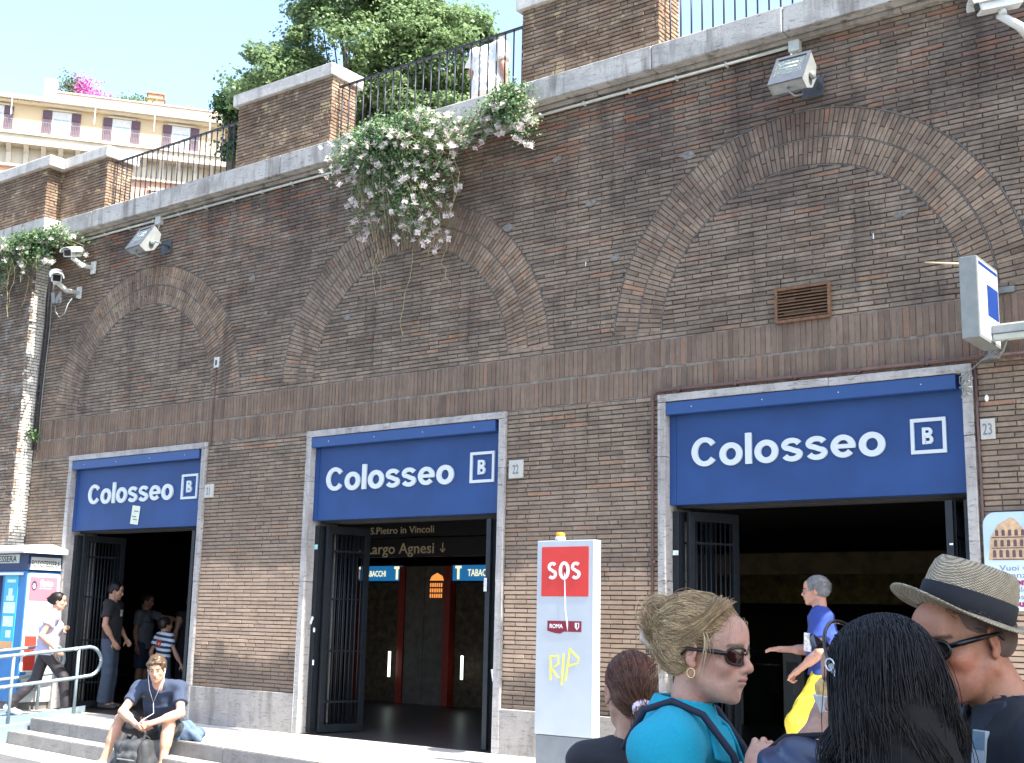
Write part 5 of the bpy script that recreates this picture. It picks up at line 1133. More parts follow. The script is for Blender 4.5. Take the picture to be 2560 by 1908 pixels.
def head_sdf(S_, c, Rm, s=1., female=False, k=1., jaw=1., nose=1., ear=True):
    T = lambda p: np.array(c) + Rm @ (np.array(p) * s); e = lambda p, r, kk, op='add', RR=None: S_.ell(T(p), np.array(r) * s, kk * s, Rm if RR is None else Rm @ RR, op); cp = lambda a, b, ra, rb, kk, op='add': S_.cap(T(a), T(b), ra * s, rb * s, kk * s, op)
    e((0, -.018, .036), (.076, .096, .084), .02); e((0, .025, -.018), (.062, .064, .090), .03)
    e((0, .046, -.076), (.046 * jaw, .040, .034), .03); cp((-.050 * jaw, -.0, -.052), (-.02, .062, -.095), .020, .014, .02); cp((.050 * jaw, -.0, -.052), (.02, .062, -.095), .020, .014, .02); e((0, .079, -.100), (.016, .014, .013), .02)
    cp((-.032, .079, .026), (.032, .079, .026), .011, .011, .018); e((0, .062, .055), (.05, .035, .04), .03)
    for sg in (-1, 1):
        e((sg * .040, .062, -.022), (.022, .022, .020), .025); e((sg * .032, .100, .008), (.017, .014, .012), .012, 'sub'); e((sg * .0315, .0775, .006), (.0135, .0125, .0125), .004); cp((sg * .018, .088, .013), (sg * .044, .078, .012), .0035, .003, .004)
        cp((sg * .018, .088, -.001), (sg * .042, .080, -.001), .003, .0025, .004)
    L = .106 + .006 * nose
    cp((0, .086, .022), (0, L, -.024), .0085, .0105, .016); cp((0, L, -.024), (0, .090, -.034), .0100, .008, .010)
    for sg in (-1, 1): e((sg * .0115, .101, -.029), (.0078, .010, .0075), .006); e((sg * .006, .106, -.0355), (.0035, .005, .003), .003, 'sub')
    e((0, .078, -.056), (.033, .022, .028), .02); e((0, .0985, -.0505), (.021, .0085, .0055), .005); e((0, .0965, -.0625), (.018, .0085, .0065), .005); e((0, .108, -.0565), (.024, .008, .0014), .003, 'sub'); e((0, .099, -.075), (.014, .006, .006), .008, 'sub')
    if ear:
        for sg in (-1, 1):
            RR = rotm(sg * -22, 0, 0) @ rotm(0, -12, 0); e((sg * .079, -.010, -.002), (.0065, .018, .031), .006, 'add', RR); e((sg * .086, -.008, .004), (.006, .010, .018), .004, 'sub', RR); e((sg * .080, -.002, -.030), (.006, .009, .010), .006)
def head_cols(V, c, Rm, s, skin, lips=None, brow=None, stubble=0., blush=.0, eyes=True, iris=(.06, .04, .03)):
    skin = np.array(skin); lips = np.array(lips if lips is not None else skin * (1.0, .62, .58)); brow = np.array(brow if brow is not None else (.05, .035, .025))
    p = ((V - np.array(c)) @ Rm) / s; col = np.tile(skin, (len(V), 1)); x, y, z = np.abs(p[:, 0]), p[:, 1], p[:, 2]; near = (np.linalg.norm(p, axis=1) < .2)
    def mixin(m, cc, a=1.): nonlocal col; m = np.clip(m, 0, 1)[:, None] * a; col = col * (1 - m) + np.array(cc) * m
    if stubble: mixin(near * (y > .02) * np.clip((-.035 - z) / .02, 0, 1) * (z > -.125), skin * (.55, .55, .6), stubble)
    mixin(near * np.exp(-((x - .045) / .02) ** 2 - ((z + .03) / .02) ** 2) * (y > .03), skin * (1.1, .65, .6), .35 + blush)
    mixin(near * np.exp(-((x) / .012) ** 2 - ((z + .025) / .015) ** 2) * (y > .09), skin * (1.08, .7, .65), .35)
    mixin(near * (y > .088) * np.clip(1.6 - np.sqrt((x / .0235) ** 2 + ((z + .0565) / .0125) ** 2) * 1.4, 0, 1), lips)
    mixin(near * (y > .07) * np.clip(1.5 - np.abs(z + .0565) / .0014, 0, 1) * (x < .024), skin * .25)
    mixin(near * (y > .055) * (x > .012) * (x < .052) * np.clip(1.6 - np.abs(z - .0285 + (x - .032) ** 2 * 6) / .0042, 0, 1), brow, .85)
    if eyes:
        mixin(near * (y > .068) * np.clip(1.5 - np.sqrt(((x - .0315) / .0125) ** 2 + ((z - .006) / .0052) ** 2) * 1.3, 0, 1), (.55, .52, .5)); mixin(near * (y > .07) * (np.sqrt((x - .0315) ** 2 + (z - .006) ** 2) < .0052), iris)
        mixin(near * (y > .07) * (x > .018) * (x < .047) * np.clip(1.3 - np.abs(z - .0122 + ((x - .0315) ** 2) * 14) / .0022, 0, 1), (.03, .02, .018), .8)
    mixin(near * ((x > .078) & (y > -.03) & (y < .02)), skin * (1.05, .72, .66), .4)
    return col
def hand_sdf(S_, w_, e_, s=1., curl=.35, palm=None, side=1, spread=.0):
    "hand beyond the wrist w_, forearm coming from e_; palm = direction the palm faces"
    w_ = np.array(w_, float); d = w_ - np.array(e_, float); d /= np.linalg.norm(d); palm = np.array(palm if palm is not None else (0, 0, -1), float); palm -= d * (palm @ d); palm /= np.linalg.norm(palm) + 1e-9; lat = np.cross(d, palm) * side
    S_.cap(w_, w_ + d * .03 * s, .024 * s, .026 * s, .012); c = w_ + d * .052 * s; Rm = np.stack([lat, d, palm], 1); S_.ell(c, (.040 * s, .050 * s, .0155 * s), .012, Rm)
    for i, (o, L, r) in enumerate(((-.030, .066, .0082), (-.0105, .078, .0088), (.0095, .073, .0085), (.028, .058, .0074))):
        b = w_ + d * (.085 - abs(o) * .25) * s + lat * o * s; a1 = curl; dd = d + lat * (o * spread * 8); dd /= np.linalg.norm(dd)
        p1 = b + (dd * cos(a1) + palm * sin(a1)) * L * .45 * s; p2 = p1 + (dd * cos(a1 * 2.3) + palm * sin(a1 * 2.3)) * L * .32 * s; p3 = p2 + (dd * cos(a1 * 3.2) + palm * sin(a1 * 3.2)) * L * .25 * s
        S_.cap(b - d * .02 * s, p1, r * s * 1.1, r * s, .004); S_.cap(p1, p2, r * s, r * s * .92, .003); S_.cap(p2, p3, r * s * .92, r * s * .8, .003)
    tb = w_ + d * .022 * s + lat * .028 * s + palm * .006 * s; t1 = tb + (d * .6 + lat * .75 + palm * .35) * .038 * s; t2 = t1 + (d * .85 + lat * .25 + palm * .45) * .036 * s
    S_.cap(tb, t1, .0135 * s, .0115 * s, .012); S_.cap(t1, t2, .0115 * s, .0085 * s, .004)
class Person:
    def __init__(s, loc, heading, H, label, group=None, J=None, build=1., hd=(0, 0, 0), skin=(.42, .24, .165), cat='person', female=False, neck=(0, 0)):
        s.H = H; s.s = H / 1.75; k = s.s; s.b = build; s.female = female; s.rz = radians(heading - 90)
        s.e = empty('person', loc, label, cat, group, rz=s.rz); s.loc = Vector(loc)
        sh = .175 * (.92 if female else 1.) * build
        j = dict(pel=(0, 0, .95), chest=(0, 0, 1.26), neck=(0, -.015, 1.46), head=(0, .015, 1.625), shL=(-sh, -.01, 1.405), shR=(sh, -.01, 1.405), elL=(-sh - .06, -.03, 1.12), elR=(sh + .06, -.03, 1.12), wrL=(-sh - .07, .03, .87), wrR=(sh + .07, .03, .87), hiL=(-.088, 0, .92), hiR=(.088, 0, .92), knL=(-.10, .015, .50), knR=(.10, .015, .50), anL=(-.10, -.02, .085), anR=(.10, -.02, .085), toL=(-.115, .13, .035), toR=(.115, .13, .035))
        s.j = {a: np.array(v, float) * k for a, v in j.items()}
        for a, v in (J or {}).items(): s.j[a] = np.array(v, float)
        s.Rh = rotm(*hd); s.skin = np.array(skin); s.hk = .97 * (k ** .5) if H > 1.4 else .90
    def lw(s, w):
        "world point to this person's frame"
        v = Vector(w) - s.loc; return np.array((v.x * cos(-s.rz) - v.y * sin(-s.rz), v.x * sin(-s.rz) + v.y * cos(-s.rz), v.z))
    def grid(s, h=.012, fine=.006, hands=True, head=True, pts=None, pad=.14):
        P = np.array([v for v in s.j.values()]) if pts is None else np.array(pts); lo = P.min(0) - pad; hi = P.max(0) + pad; hi[2] += .05; fx = []; fy = []; fz = []
        if head:
            c = s.j['head']; r = .15 * s.hk; fx.append((c[0] - r, c[0] + r, fine)); fy.append((c[1] - r, c[1] + r, fine)); fz.append((c[2] - r, c[2] + r, fine))
        if hands:
            for a, b in (('wrL', 'elL'), ('wrR', 'elR')):
                d = s.j[a] - s.j[b]; d /= np.linalg.norm(d); c = s.j[a] + d * .08 * s.s; r = .085 * s.s; f = hands if isinstance(hands, float) else .006
                fx.append((c[0] - r, c[0] + r, f)); fy.append((c[1] - r, c[1] + r, f)); fz.append((c[2] - r, c[2] + r, f))
        return Sdf(lo, hi, h, fx, fy, fz)
    def torso(s, S_, infl=0., k=.04, hem=None, top=True):
        j = s.j; b = s.b; q = s.s; rt = j['shR'] - j['shL']; rh = j['hiR'] - j['hiL']; f = .92 if s.female else 1.
        S_.econe(j['pel'] - (j['chest'] - j['pel']) * .12, j['chest'], (.150 * b * q, .100 * b * q), (.150 * b * f * q, .100 * b * q), rh, k, infl=infl)
        top_ = j['neck'] - (j['neck'] - j['chest']) * .22; S_.econe(j['chest'] - (j['chest'] - j['pel']) * .15, top_, (.150 * b * f * q, .105 * b * q), (.125 * b * f * q, .075 * q), rt, k, infl=infl)
        for a in 'LR': S_.cap(j['neck'] - (j['neck'] - j['chest']) * .15, j['sh' + a], .050 * q, .056 * q * b ** .5, k, infl=infl)
        if s.female:
            up = j['chest'] - j['pel']; up /= np.linalg.norm(up); r_ = rt / np.linalg.norm(rt); fw = np.cross(up, r_)
            for sg in (-1, 1): S_.ell(j['chest'] + r_ * sg * .062 * q + fw * .085 * q + up * .02, (.052 * q,) * 3, .03, infl=infl)
    def limb(s, S_, a, b, ra, rb, bulge=0, infl=0., k=.02, t0=0., t1=1.):
        A = s.j[a]; B = s.j[b]; p = A + (B - A) * t0; q_ = A + (B - A) * t1; r0 = ra + (rb - ra) * t0; r1 = ra + (rb - ra) * t1; S_.cap(p, q_, r0 * s.s, r1 * s.s, k, infl=infl)
        if bulge: m = A + (B - A) * .35; S_.ell(m, np.array((1, 1, 1.9)) * bulge * s.s, .03, infl=infl * 1.) if False else S_.cap(A + (B - A) * .22, A + (B - A) * .45, bulge * s.s, bulge * s.s * .9, .03, infl=infl)
    def body(s, h=.012, fine=.006, legs=True, hands=True, curl=(.35, .35), palm=(None, None), hd_args={}, colargs={}, arms='LR', handres=None, spread=(0, 0)):
        S_ = s.grid(h, fine, handres or hands); j = s.j; q = s.s; b = s.b ** .5; s.torso(S_)
        head_sdf(S_, j['head'], s.Rh, s.hk, s.female, **hd_args); nb = j['head'] + s.Rh @ np.array((0, -.028, -.05)) * s.hk; nr = (.046 if s.female else .055) * q; S_.cap(nb, j['neck'] - (0, 0, .02), nr, nr * 1.08, .03)
        for i, a in enumerate('LR'):
            s.limb(S_, 'sh' + a, 'el' + a, .047 * b, .038 * b, .048 * b, k=.03); s.limb(S_, 'el' + a, 'wr' + a, .039 * b, .025, .041 * b)
            if hands: hand_sdf(S_, j['wr' + a], j['el' + a], q * (.93 if s.female else 1.), curl[i], palm[i] if palm[i] is not None else ((1, 0, 0) if a == 'L' else (-1, 0, 0)), 1 if a == 'L' else -1, spread[i])
            if legs: s.limb(S_, 'hi' + a, 'kn' + a, .082 * s.b, .054 * b, k=.04); s.limb(S_, 'kn' + a, 'an' + a, .052 * b, .034, .056 * b, k=.03); S_.cap(j['an' + a], j['to' + a], .034 * q, .026 * q, .03)
        o = S_.mesh('body', SKIN, s.e); vcol(o, head_cols(S_.V, j['head'], s.Rh, s.hk, s.skin, **colargs)); s.bodyo = o; return o
    def shirt(s, m, name='t_shirt', infl=.016, sleeve=.62, hem=.10, h=.011, wr=.006, seed=0, fr=28, neck=.0, collar=False, tank=False, sl_infl=None, vneck=0.):
        j = s.j; q = s.s; S_ = Sdf(np.array([v for v in j.values()]).min(0) - .2, np.array([v for v in j.values()]).max(0) + .12, h); s.torso(S_, infl)
        up = j['chest'] - j['pel']; up /= np.linalg.norm(up); rh = j['hiR'] - j['hiL']; bt = j['pel'] - up * hem * q; S_.econe(bt, j['chest'], (.163 * s.b * q, .114 * s.b * q), (.150 * s.b * q, .102 * s.b * q), rh, .03, infl=infl)
        if not tank:
            for a in 'LR': d = j['el' + a] - j['sh' + a]; S_.cap(j['sh' + a], j['sh' + a] + d * sleeve, .052 * q * s.b ** .5, .055 * q * s.b ** .5, .03, infl=infl if sl_infl is None else sl_infl, flat=True)
        S_.wrinkle(wr, fr, seed)
        S_.ell(j['neck'] + np.array((0, .012, .065 + neck)), (.072 * q, .075 * q, .07 * q), .01, None, 'sub')
        if vneck: S_.cap(j['neck'] + (0, .07, .03), j['neck'] + (0, .12, -vneck), .03, .008, .01, 'sub')
        s.cutplane(S_, bt, -up, .3)
        if collar: pass
        return S_.mesh(name, m, s.e)
    def cut(s, S_, c, n, r):
        "remove everything past plane (c, n) within radius r of the axis"
        c = np.array(c); n = np.array(n); m = r + .1; sl_ = S_.sl(c - m, c + m + n * .1); X, Y, Z = S_.grid(sl_); u = (X - c[0]) * n[0] + (Y - c[1]) * n[1] + (Z - c[2]) * n[2]; rr = np.sqrt(np.maximum((X - c[0]) ** 2 + (Y - c[1]) ** 2 + (Z - c[2]) ** 2 - u * u, 0))
        d = np.maximum(np.maximum(-u, rr - r), u - .2); S_.put(sl_, d, 0, 'sub')
    def cutplane(s, S_, c, n, r): s.cut(S_, c, n, r)
    def pants(s, m, name='trousers', infl=.014, to=1.0, waist=.06, h=.011, wr=.006, seed=1, fr=26, flare=.0, loose=0.):
        j = s.j; q = s.s; P = np.array([v for v in j.values()]); S_ = Sdf(P.min(0) - .14, P.max(0) + .12, h); up = j['chest'] - j['pel']; up /= np.linalg.norm(up); rh = j['hiR'] - j['hiL']
        S_.econe(j['pel'] - up * .07 * q, j['pel'] + up * waist * q, (.152 * s.b * q, .104 * s.b * q), (.143 * s.b * q, .096 * s.b * q), rh, .03, infl=infl * .55)
        for a in 'LR':
            t = min(to * 2, 1.) ; S_.cap(j['hi' + a], j['hi' + a] + (j['kn' + a] - j['hi' + a]) * t, .086 * s.b * q, (.056 + loose + .03 * (1 - t)) * q, .04, infl=infl, flat=to <= .5)
            if to > .5: A = j['kn' + a]; B = j['an' + a]; f = (to - .5) * 2; S_.cap(A, A + (B - A) * f, (.056 + loose) * q, (.046 + flare + loose) * q, .03, infl=infl, flat=True)
        S_.wrinkle(wr, fr, seed, (1, 1, 1.6))
        s.cut(S_, j['pel'] + up * (waist + .01) * q, up, .25)
        return S_.mesh(name, m, s.e)
    def shoes(s, m, sole=None, h=.008, which='LR', k=1.):
        j = s.j; q = s.s
        for a in which:
            A = j['an' + a]; T = j['to' + a]; lo = np.minimum(A, T) - .12; hi = np.maximum(A, T) + .12; S_ = Sdf(lo, hi, h); d = T - A; d[2] = 0; d /= np.linalg.norm(d) + 1e-9; fl = min(A[2], T[2]) - .0
            bz = T[2] - .035 * q; hl = A - d * .035 * q; hl[2] = max(A[2] - .035 * q, bz + .045); S_.cap(hl, T, .042 * q * k, .036 * q * k, .03); S_.cap(A + (0, 0, .015), A - (0, 0, .03), .042 * q * k, .042 * q * k, .03); S_.cap(T, T + d * .03 * q, .037 * q * k, .030 * q * k, .02)
            S_.plane((0, 0, bz), (0, 0, -1)) if abs(A[2] - T[2]) < .12 else None
            S_.cut_ = None; s.cut(S_, A + (0, 0, .035), np.array((0, 0, 1.)), .1); S_.mesh('shoe', m, s.e)
    def scalp(s, m, fn, h=.006, pad=.16, name='hair'):
        c = s.j['head']; S_ = Sdf(c - pad, c + pad, h); fn(S_, lambda p: c + s.Rh @ (np.array(p) * s.hk)); o = S_.mesh(name, m, s.e); return o
def fuzz(p, m, n=700, L=.022, w=.0013, seed=0, lo=-.035, front=.062, shell=(.0845, .107, .096), c=(0, -.022, .040), name='hair', comb=(0, -.5, -.6)):
    rs = np.random.default_rng(seed + 77); out = []; c = np.array(c); sh = np.array(shell)
    while len(out) < n:
        u = rs.normal(size=3); u /= np.linalg.norm(u); r = c + sh * u
        if (r[1] > .045 and r[2] < front) or (r[1] > .028 and r[2] < front + .004) or (abs(r[0]) > .058 and r[1] > -.012 and r[2] < .028) or r[2] < lo or (r[1] > 0 and r[2] < .02): continue
        d = np.array(comb) + (0, 0, 0) + rs.normal(size=3) * .35; d -= u * (d @ u) * .85; d /= np.linalg.norm(d); l = L * rs.uniform(.6, 1.3); t = np.linspace(0, 1, 5)[:, None]
        out.append(r - u * .004 + d * l * t + u * .006 * np.sin(t * 2.6) + u * .002)
    o = strands(name, np.array([p.j['head'] + (P * p.hk) @ p.Rh.T for P in out]), w, m, p.e, taper=True); return o
def hair_short(S_, T, Rm, s, thick=.010, front=.062, fringe=.0, back=-.05, side=-.004):
    S_.ell(T((0, -.022, .040)), np.array((.081 + thick * .5, .103 + thick * .5, .088 + thick)) * s, .0, Rm)
    S_.ell(T((0, -.045, -.005)), np.array((.079 + thick * .3, .076, .062)) * s, .02, Rm)
    # face and nape are cleared away
    S_.ell(T((0, .105, -.028)), np.array((.088, .085, .088 + front * .1)) * s, .012, Rm, 'sub'); S_.ell(T((0, .0, -.115)), np.array((.12, .13, .075)) * s, .015, Rm, 'sub')
    for sg in (-1, 1): S_.ell(T((sg * .085, .012, -.012)), np.array((.02, .030, .034)) * s, .006, Rm, 'sub')
# ------------------------------------------------------------------ people
V_ = Vector
def A3(*p): return np.array(p, float)
HB = hair_mat('hair_black', [(.003, .0025, .0025), (.005, .004, .004), (.008, .006, .006)], .45); HD = hair_mat('hair_dark_brown', [(.012, .008, .006), (.028, .018, .012), (.045, .03, .02)]); HBR = hair_mat('hair_brown', [(.05, .03, .016), (.11, .07, .04), (.17, .115, .065)])
HAUB = hair_mat('hair_auburn', [(.035, .012, .007), (.08, .028, .014), (.14, .055, .026), (.20, .09, .045)], .33); HBL = hair_mat('hair_blonde', [(.17, .105, .05), (.34, .225, .115), (.50, .345, .18), (.70, .52, .30), (.27, .17, .085)], .38); HGR = hair_mat('hair_grey', [(.07, .068, .066), (.15, .147, .145), (.25, .245, .24)], .5); HWH = hair_mat('hair_white', [(.45, .42, .36), (.6, .57, .5), (.7, .66, .6)], .5)
JEAN = cloth('blue_denim', (.04, .06, .095), b=.4); BLK = cloth('black_cotton', (.010, .010, .012)); NAVY = cloth('navy_jersey', (.03, .045, .085), b=.5); SHOEW = mat('white_shoe', (.62, .62, .64), .5, var=.06); SHOED = mat('dark_shoe', (.035, .03, .028), .5); LAV = cloth('lavender_cotton', (.42, .38, .50)); GRYT = cloth('grey_cotton', (.13, .14, .17)); BLKP = cloth('black_leggings', (.022, .018, .022), .6)
def lens_pair(p, m_frame, m_lens, w=.052, h=.034, wrap=True, name='sunglasses', z=.004, y0=.104, temple=True, thick=.0035, lab=None):
    "sunglasses worn on the head, built in head coordinates"
    c = p.j['head']; T = lambda q: Vector(c + p.Rh @ (np.array(q) * p.hk)); g = bpy.data.objects.new(name, None); COL.objects.link(g); g.parent = p.e; g.empty_display_size = .05
    for sg in (-1, 1):
        fr = []; le = []; n = 20
        for i in range(n):
            a = 2 * pi * i / n; x = .034 + w / 2 * abs(cos(a)) ** .75 * (1 if cos(a) > 0 else -1); zz = z + h / 2 * abs(sin(a)) ** .8 * (1 if sin(a) > 0 else -1) - (.004 if x > .034 else 0) * sin(a) * 0; yy = y0 - (x / .062) ** 2 * .020
            fr.append(T((sg * x, yy, zz)))
        MB().tube(fr, thick, 6, closed=True).build('frame', m_frame, g)
        cc = T((sg * .034, y0 - .004, z)); nrm = Vector(p.Rh @ np.array((0, 1., 0))); m_ = MB(); inner = [q.lerp(cc, .04) for q in fr]
        V = [cc + nrm * .003] + inner + [cc - nrm * .0015] + [q - nrm * .004 for q in inner]; F = [(0, 1 + i, 1 + (i + 1) % n) for i in range(n)] + [(n + 1, n + 2 + (i + 1) % n, n + 2 + i) for i in range(n)]
        m_.add(V, F, 0, True); m_.build('lens', m_lens, g)
        if temple:
            pts = [T((sg * (.034 + w / 2), y0 - .022, z + .005)), T((sg * .074, y0 - .045, z + .006)), T((sg * .083, .02, z + .006)), T((sg * .086, -.02, z + .004)), T((sg * .082, -.034, z - .012))]; m_ = MB(); m_.tube(pts, [.0055, .0065, .0055, .004, .003], 6); m_.V = m_.V; m_.build('temple', m_frame, g)
    MB().tube([T((-.009, y0 + .001, z + .004)), T((0, y0 + .003, z + .008)), T((.009, y0 + .001, z + .004))], thick, 6).build('bridge', m_frame, g); return g
# --- man in the doorway, black T-shirt
p = Person((-4.36, .56, 0), 38, 1.74, 'man in black T-shirt and blue jeans standing inside the leftmost doorway', J=dict(elR=(.27, -.02, 1.14), wrR=(.20, .10, .92), elL=(-.25, .02, 1.13), wrL=(-.19, .16, .95), shR=(.185, -.02, 1.43), shL=(-.185, -.0, 1.43), toR=(.14, .13, .035)), hd=(0, -12, 0), skin=(.36, .21, .14))
p.body(.014, .007, handres=.009, colargs=dict(stubble=.4)); p.shirt(BLK, hem=.13, h=.013); p.pants(JEAN, h=.013, loose=.010, flare=.015); p.shoes(SHOED, h=.011); p.scalp(HB, lambda S_, T: hair_short(S_, T, p.Rh, p.hk, .014), .008); fuzz(p, HB, 450, 0.03)
m_ = MB(); f_ = p.rz
for k, (a, b, c_, d) in enumerate(((-.05, .05, 1.33, 1.36), (-.05, -.01, 1.27, 1.32), (.0, .05, 1.27, 1.325))): m_.box(a + .04, b + .04, .130, .136, c_, d)
m_.build('shirt_print', mat('pale_print', (.45, .47, .45), .7), p.e)
# --- boy in striped shirt, seen from behind
sq = N('striped_jersey'); sp_ = sq.n('ShaderNodeSeparateXYZ'); sq.l(sq.obj(), sp_.inputs[0]); fr_ = sq.math('FRACT', sq.math('MULTIPLY', sq.math('ADD', sp_.outputs[2], sq.math('MULTIPLY', sp_.outputs[0], .12)), 13.2)); sq.col(sq.mix(sq.math('GREATER_THAN', fr_, .5), (.018, .04, .12), (.62, .68, .68))); sq.rough(.85)
p = Person((-4.2, 1.35, 0), 95, 1.24, 'boy in blue and white striped shirt with red 72, walking into the leftmost doorway', J=dict(elR=(.25, .0, .76), wrR=(.33, .05, .60), elL=(-.22, -.03, .77), wrL=(-.25, .05, .61), knL=(-.07, .10, .36), anL=(-.07, -.02, .07), knR=(.07, .04, .34), anR=(.07, -.14, .12), toR=(.075, -.06, .04), toL=(-.08, .09, .03)), hd=(-22, 0, 0), skin=(.38, .22, .15), build=.92)
p.body(.012, .008, handres=.009); p.shirt(sq.m, hem=.14, h=.011, sleeve=.55, infl=.020); p.pants(cloth('navy_denim', (.03, .05, .09)), name='shorts', to=.5, h=.011, loose=.02); p.shoes(SHOEW, h=.010); p.scalp(HD, lambda S_, T: hair_short(S_, T, p.Rh, p.hk, .014), .008); fuzz(p, HD, 450, 0.03)
text('72', .14, .002, .006, 'CENTER', 'number', mat('red_number', (.55, .06, .05), .7), p.e, sx=.8, loc=(.0, -.108, .85), rot=(pi / 2, 0, 0), shear=.1)
# --- grey shirt man and dark man behind
p = Person((-6.0, 2.35, 0), 20, 1.62, 'man in grey T-shirt reaching out in the dark of the leftmost doorway', J=dict(elL=(-.28, .22, 1.25), wrL=(-.22, .48, 1.22)), hd=(10, -8, 0), skin=(.33, .19, .13))
p.body(.016, .009, handres=.010); p.shirt(GRYT, hem=.13, h=.014); p.pants(cloth('dark_shorts', (.02, .03, .06)), name='shorts', to=.5, h=.014, loose=.03); p.shoes(SHOEW, h=.012); p.scalp(HD, lambda S_, T: hair_short(S_, T, p.Rh, p.hk, .012), .009); fuzz(p, HD, 450, 0.03)
p = Person((-5.0, 2.45, 0), 150, 1.62, 'man in dark sleeveless top at the right side of the leftmost doorway', J=dict(elR=(.34, .02, 1.15), wrR=(.24, .14, 1.0)), hd=(0, -5, 0), skin=(.33, .19, .13))
p.body(.016, .009, handres=.010); p.shirt(BLK, name='vest', hem=.12, h=.014, tank=True, infl=.012); p.pants(cloth('dark_trousers', (.02, .022, .03)), h=.014, loose=.02); p.shoes(SHOED, h=.012); p.scalp(HD, lambda S_, T: hair_short(S_, T, p.Rh, p.hk, .012), .009); fuzz(p, HD, 450, 0.03)
p = Person((.72, 3.1, 0), 100, 1.72, 'person in grey shirt glimpsed behind the right gate of the middle doorway', skin=(.33, .19, .13))
p.body(.018, .010, handres=.012); p.shirt(GRYT, hem=.13, h=.016); p.pants(BLKP, h=.016); p.shoes(SHOED, h=.013); p.scalp(HD, lambda S_, T: hair_short(S_, T, p.Rh, p.hk, .012), .010); fuzz(p, HD, 450, 0.03)
# --- woman walking up the ramp
p = Person((-4.28, -.50, -.04), 58, 1.62, 'dark-haired woman in lavender T-shirt and black leggings walking up the ramp', J=dict(pel=(0, .0, .87), chest=(.0, .03, 1.15), neck=(0, .06, 1.34), head=(0, .10, 1.49), shL=(-.165, .03, 1.29), shR=(.165, .05, 1.29), elL=(-.22, -.05, 1.06), wrL=(-.15, .17, 1.12), elR=(.23, -.08, 1.04), wrR=(.24, .12, .86), hiL=(-.09, 0, .84), hiR=(.09, 0, .84), knR=(.09, .24, .50), anR=(.09, .30, .10), toR=(.10, .45, .05), knL=(-.08, -.10, .46), anL=(-.08, -.40, .13), toL=(-.085, -.28, .035)), hd=(-12, -4, 0), skin=(.46, .28, .20), female=True, build=1.06)
p.body(.013, .007, handres=.009, colargs=dict()); p.shirt(LAV, hem=.09, h=.012, sleeve=.5, infl=.028, wr=.012, fr=22); p.pants(BLKP, h=.012, infl=.010, loose=.008, flare=.004); p.shoes(SHOEW, h=.010, k=1.05)
def hw(S_, T):
    hair_short(S_, T, p.Rh, p.hk, .012, .06); S_.ell(T((0, -.115, .02)), (.045, .045, .05), .02, p.Rh); S_.cap(T((0, -.12, .03)), T((.03, -.17, .035)), .015, .008, .01)
p.scalp(HB, hw, .007); fuzz(p, HB, 900, 0.03)
# --- people on the terrace
WHT = cloth('white_cotton', (.72, .72, .70))
p = Person((1.86, .95, 7.0), 85, 1.60, 'person in white shirt leaning behind the terrace railing above the caper bush', J=dict(neck=(0, .10, 1.38), head=(0, .22, 1.46), chest=(0, .06, 1.2), elL=(-.32, .02, 1.10), wrL=(-.24, .12, .92)), hd=(0, -20, 0), build=1.35)
p.body(.014, .009, handres=.010); p.shirt(WHT, hem=.25, h=.013, sleeve=.75, infl=.035, wr=.012); p.pants(WHT, h=.014); p.shoes(SHOEW, h=.012); p.scalp(HGR, lambda S_, T: hair_short(S_, T, p.Rh, p.hk), .009); fuzz(p, HGR, 900, 0.03)
p = Person((2.52, 1.2, 7.0), 80, 1.50, 'dark-haired person in white top half hidden by the tall brick pier on the terrace', J=dict(), hd=(0, 0, 0), build=1.)
p.body(.014, .009, handres=.010); p.shirt(WHT, hem=.15, h=.013, sleeve=.5, infl=.03); p.pants(cloth('turquoise_cotton', (.05, .3, .5)), h=.014); p.shoes(SHOEW, h=.012); p.scalp(HD, lambda S_, T: hair_short(S_, T, p.Rh, p.hk), .009); fuzz(p, HD, 450, 0.03)
# --- man in yellow trousers
YEL = cloth('yellow_cotton', (.66, .50, .035)); POLO = cloth('royal_blue_pique', (.014, .042, .23))
p = Person((6.62, -.32, 0), 198, 1.74, 'grey-haired man in blue polo shirt and yellow trousers gesturing in the right doorway', J=dict(pel=(0, -.02, .97), chest=(0, -.0, 1.26), neck=(.0, .015, 1.46), head=(.0, .05, 1.62), shL=(-.185, -.01, 1.40), shR=(.18, .02, 1.40), elR=(.24, .12, 1.13), wrR=(.20, .36, 1.13), elL=(-.27, .0, 1.12), wrL=(-.14, .20, .96), hiL=(-.09, -.02, .93), hiR=(.09, -.02, .93), knL=(-.12, .22, .55), anL=(-.12, .16, .10), toL=(-.14, .31, .035), knR=(.10, .05, .50), anR=(.10, -.16, .10), toR=(.12, -.02, .035)), hd=(0, -3, 0), skin=(.45, .25, .18), build=1.05)
p.body(.011, .0045, handres=.0055, curl=(.9, .18), palm=((0, 0, -1), (.3, 0, -1)), spread=(0, .02)); p.shirt(POLO, name='polo_shirt', hem=.03, h=.009, sleeve=.62, infl=.026, wr=.009, fr=22, neck=.012); p.pants(YEL, h=.009, infl=.014, loose=.012, flare=.01, wr=.009, fr=24); p.shoes(SHOED)
p.scalp(HGR, lambda S_, T: hair_short(S_, T, p.Rh, p.hk, .014, .05), .006); fuzz(p, HGR, 900, 0.03)
j = p.j; T = lambda q: Vector(j['head'] + p.Rh @ (np.array(q) * p.hk)); m_ = MB()
for sg in (-1, 1):
    m_.tube([T((sg * .033 + .018 * cos(a), .103 + .004 * cos(a), .004 + .014 * sin(a))) for a in np.linspace(0, 2 * pi, 13)[:-1]], .0013, 5, closed=True); m_.tube([T((sg * .052, .1, .006)), T((sg * .084, -.01, .008))], .0014, 5)
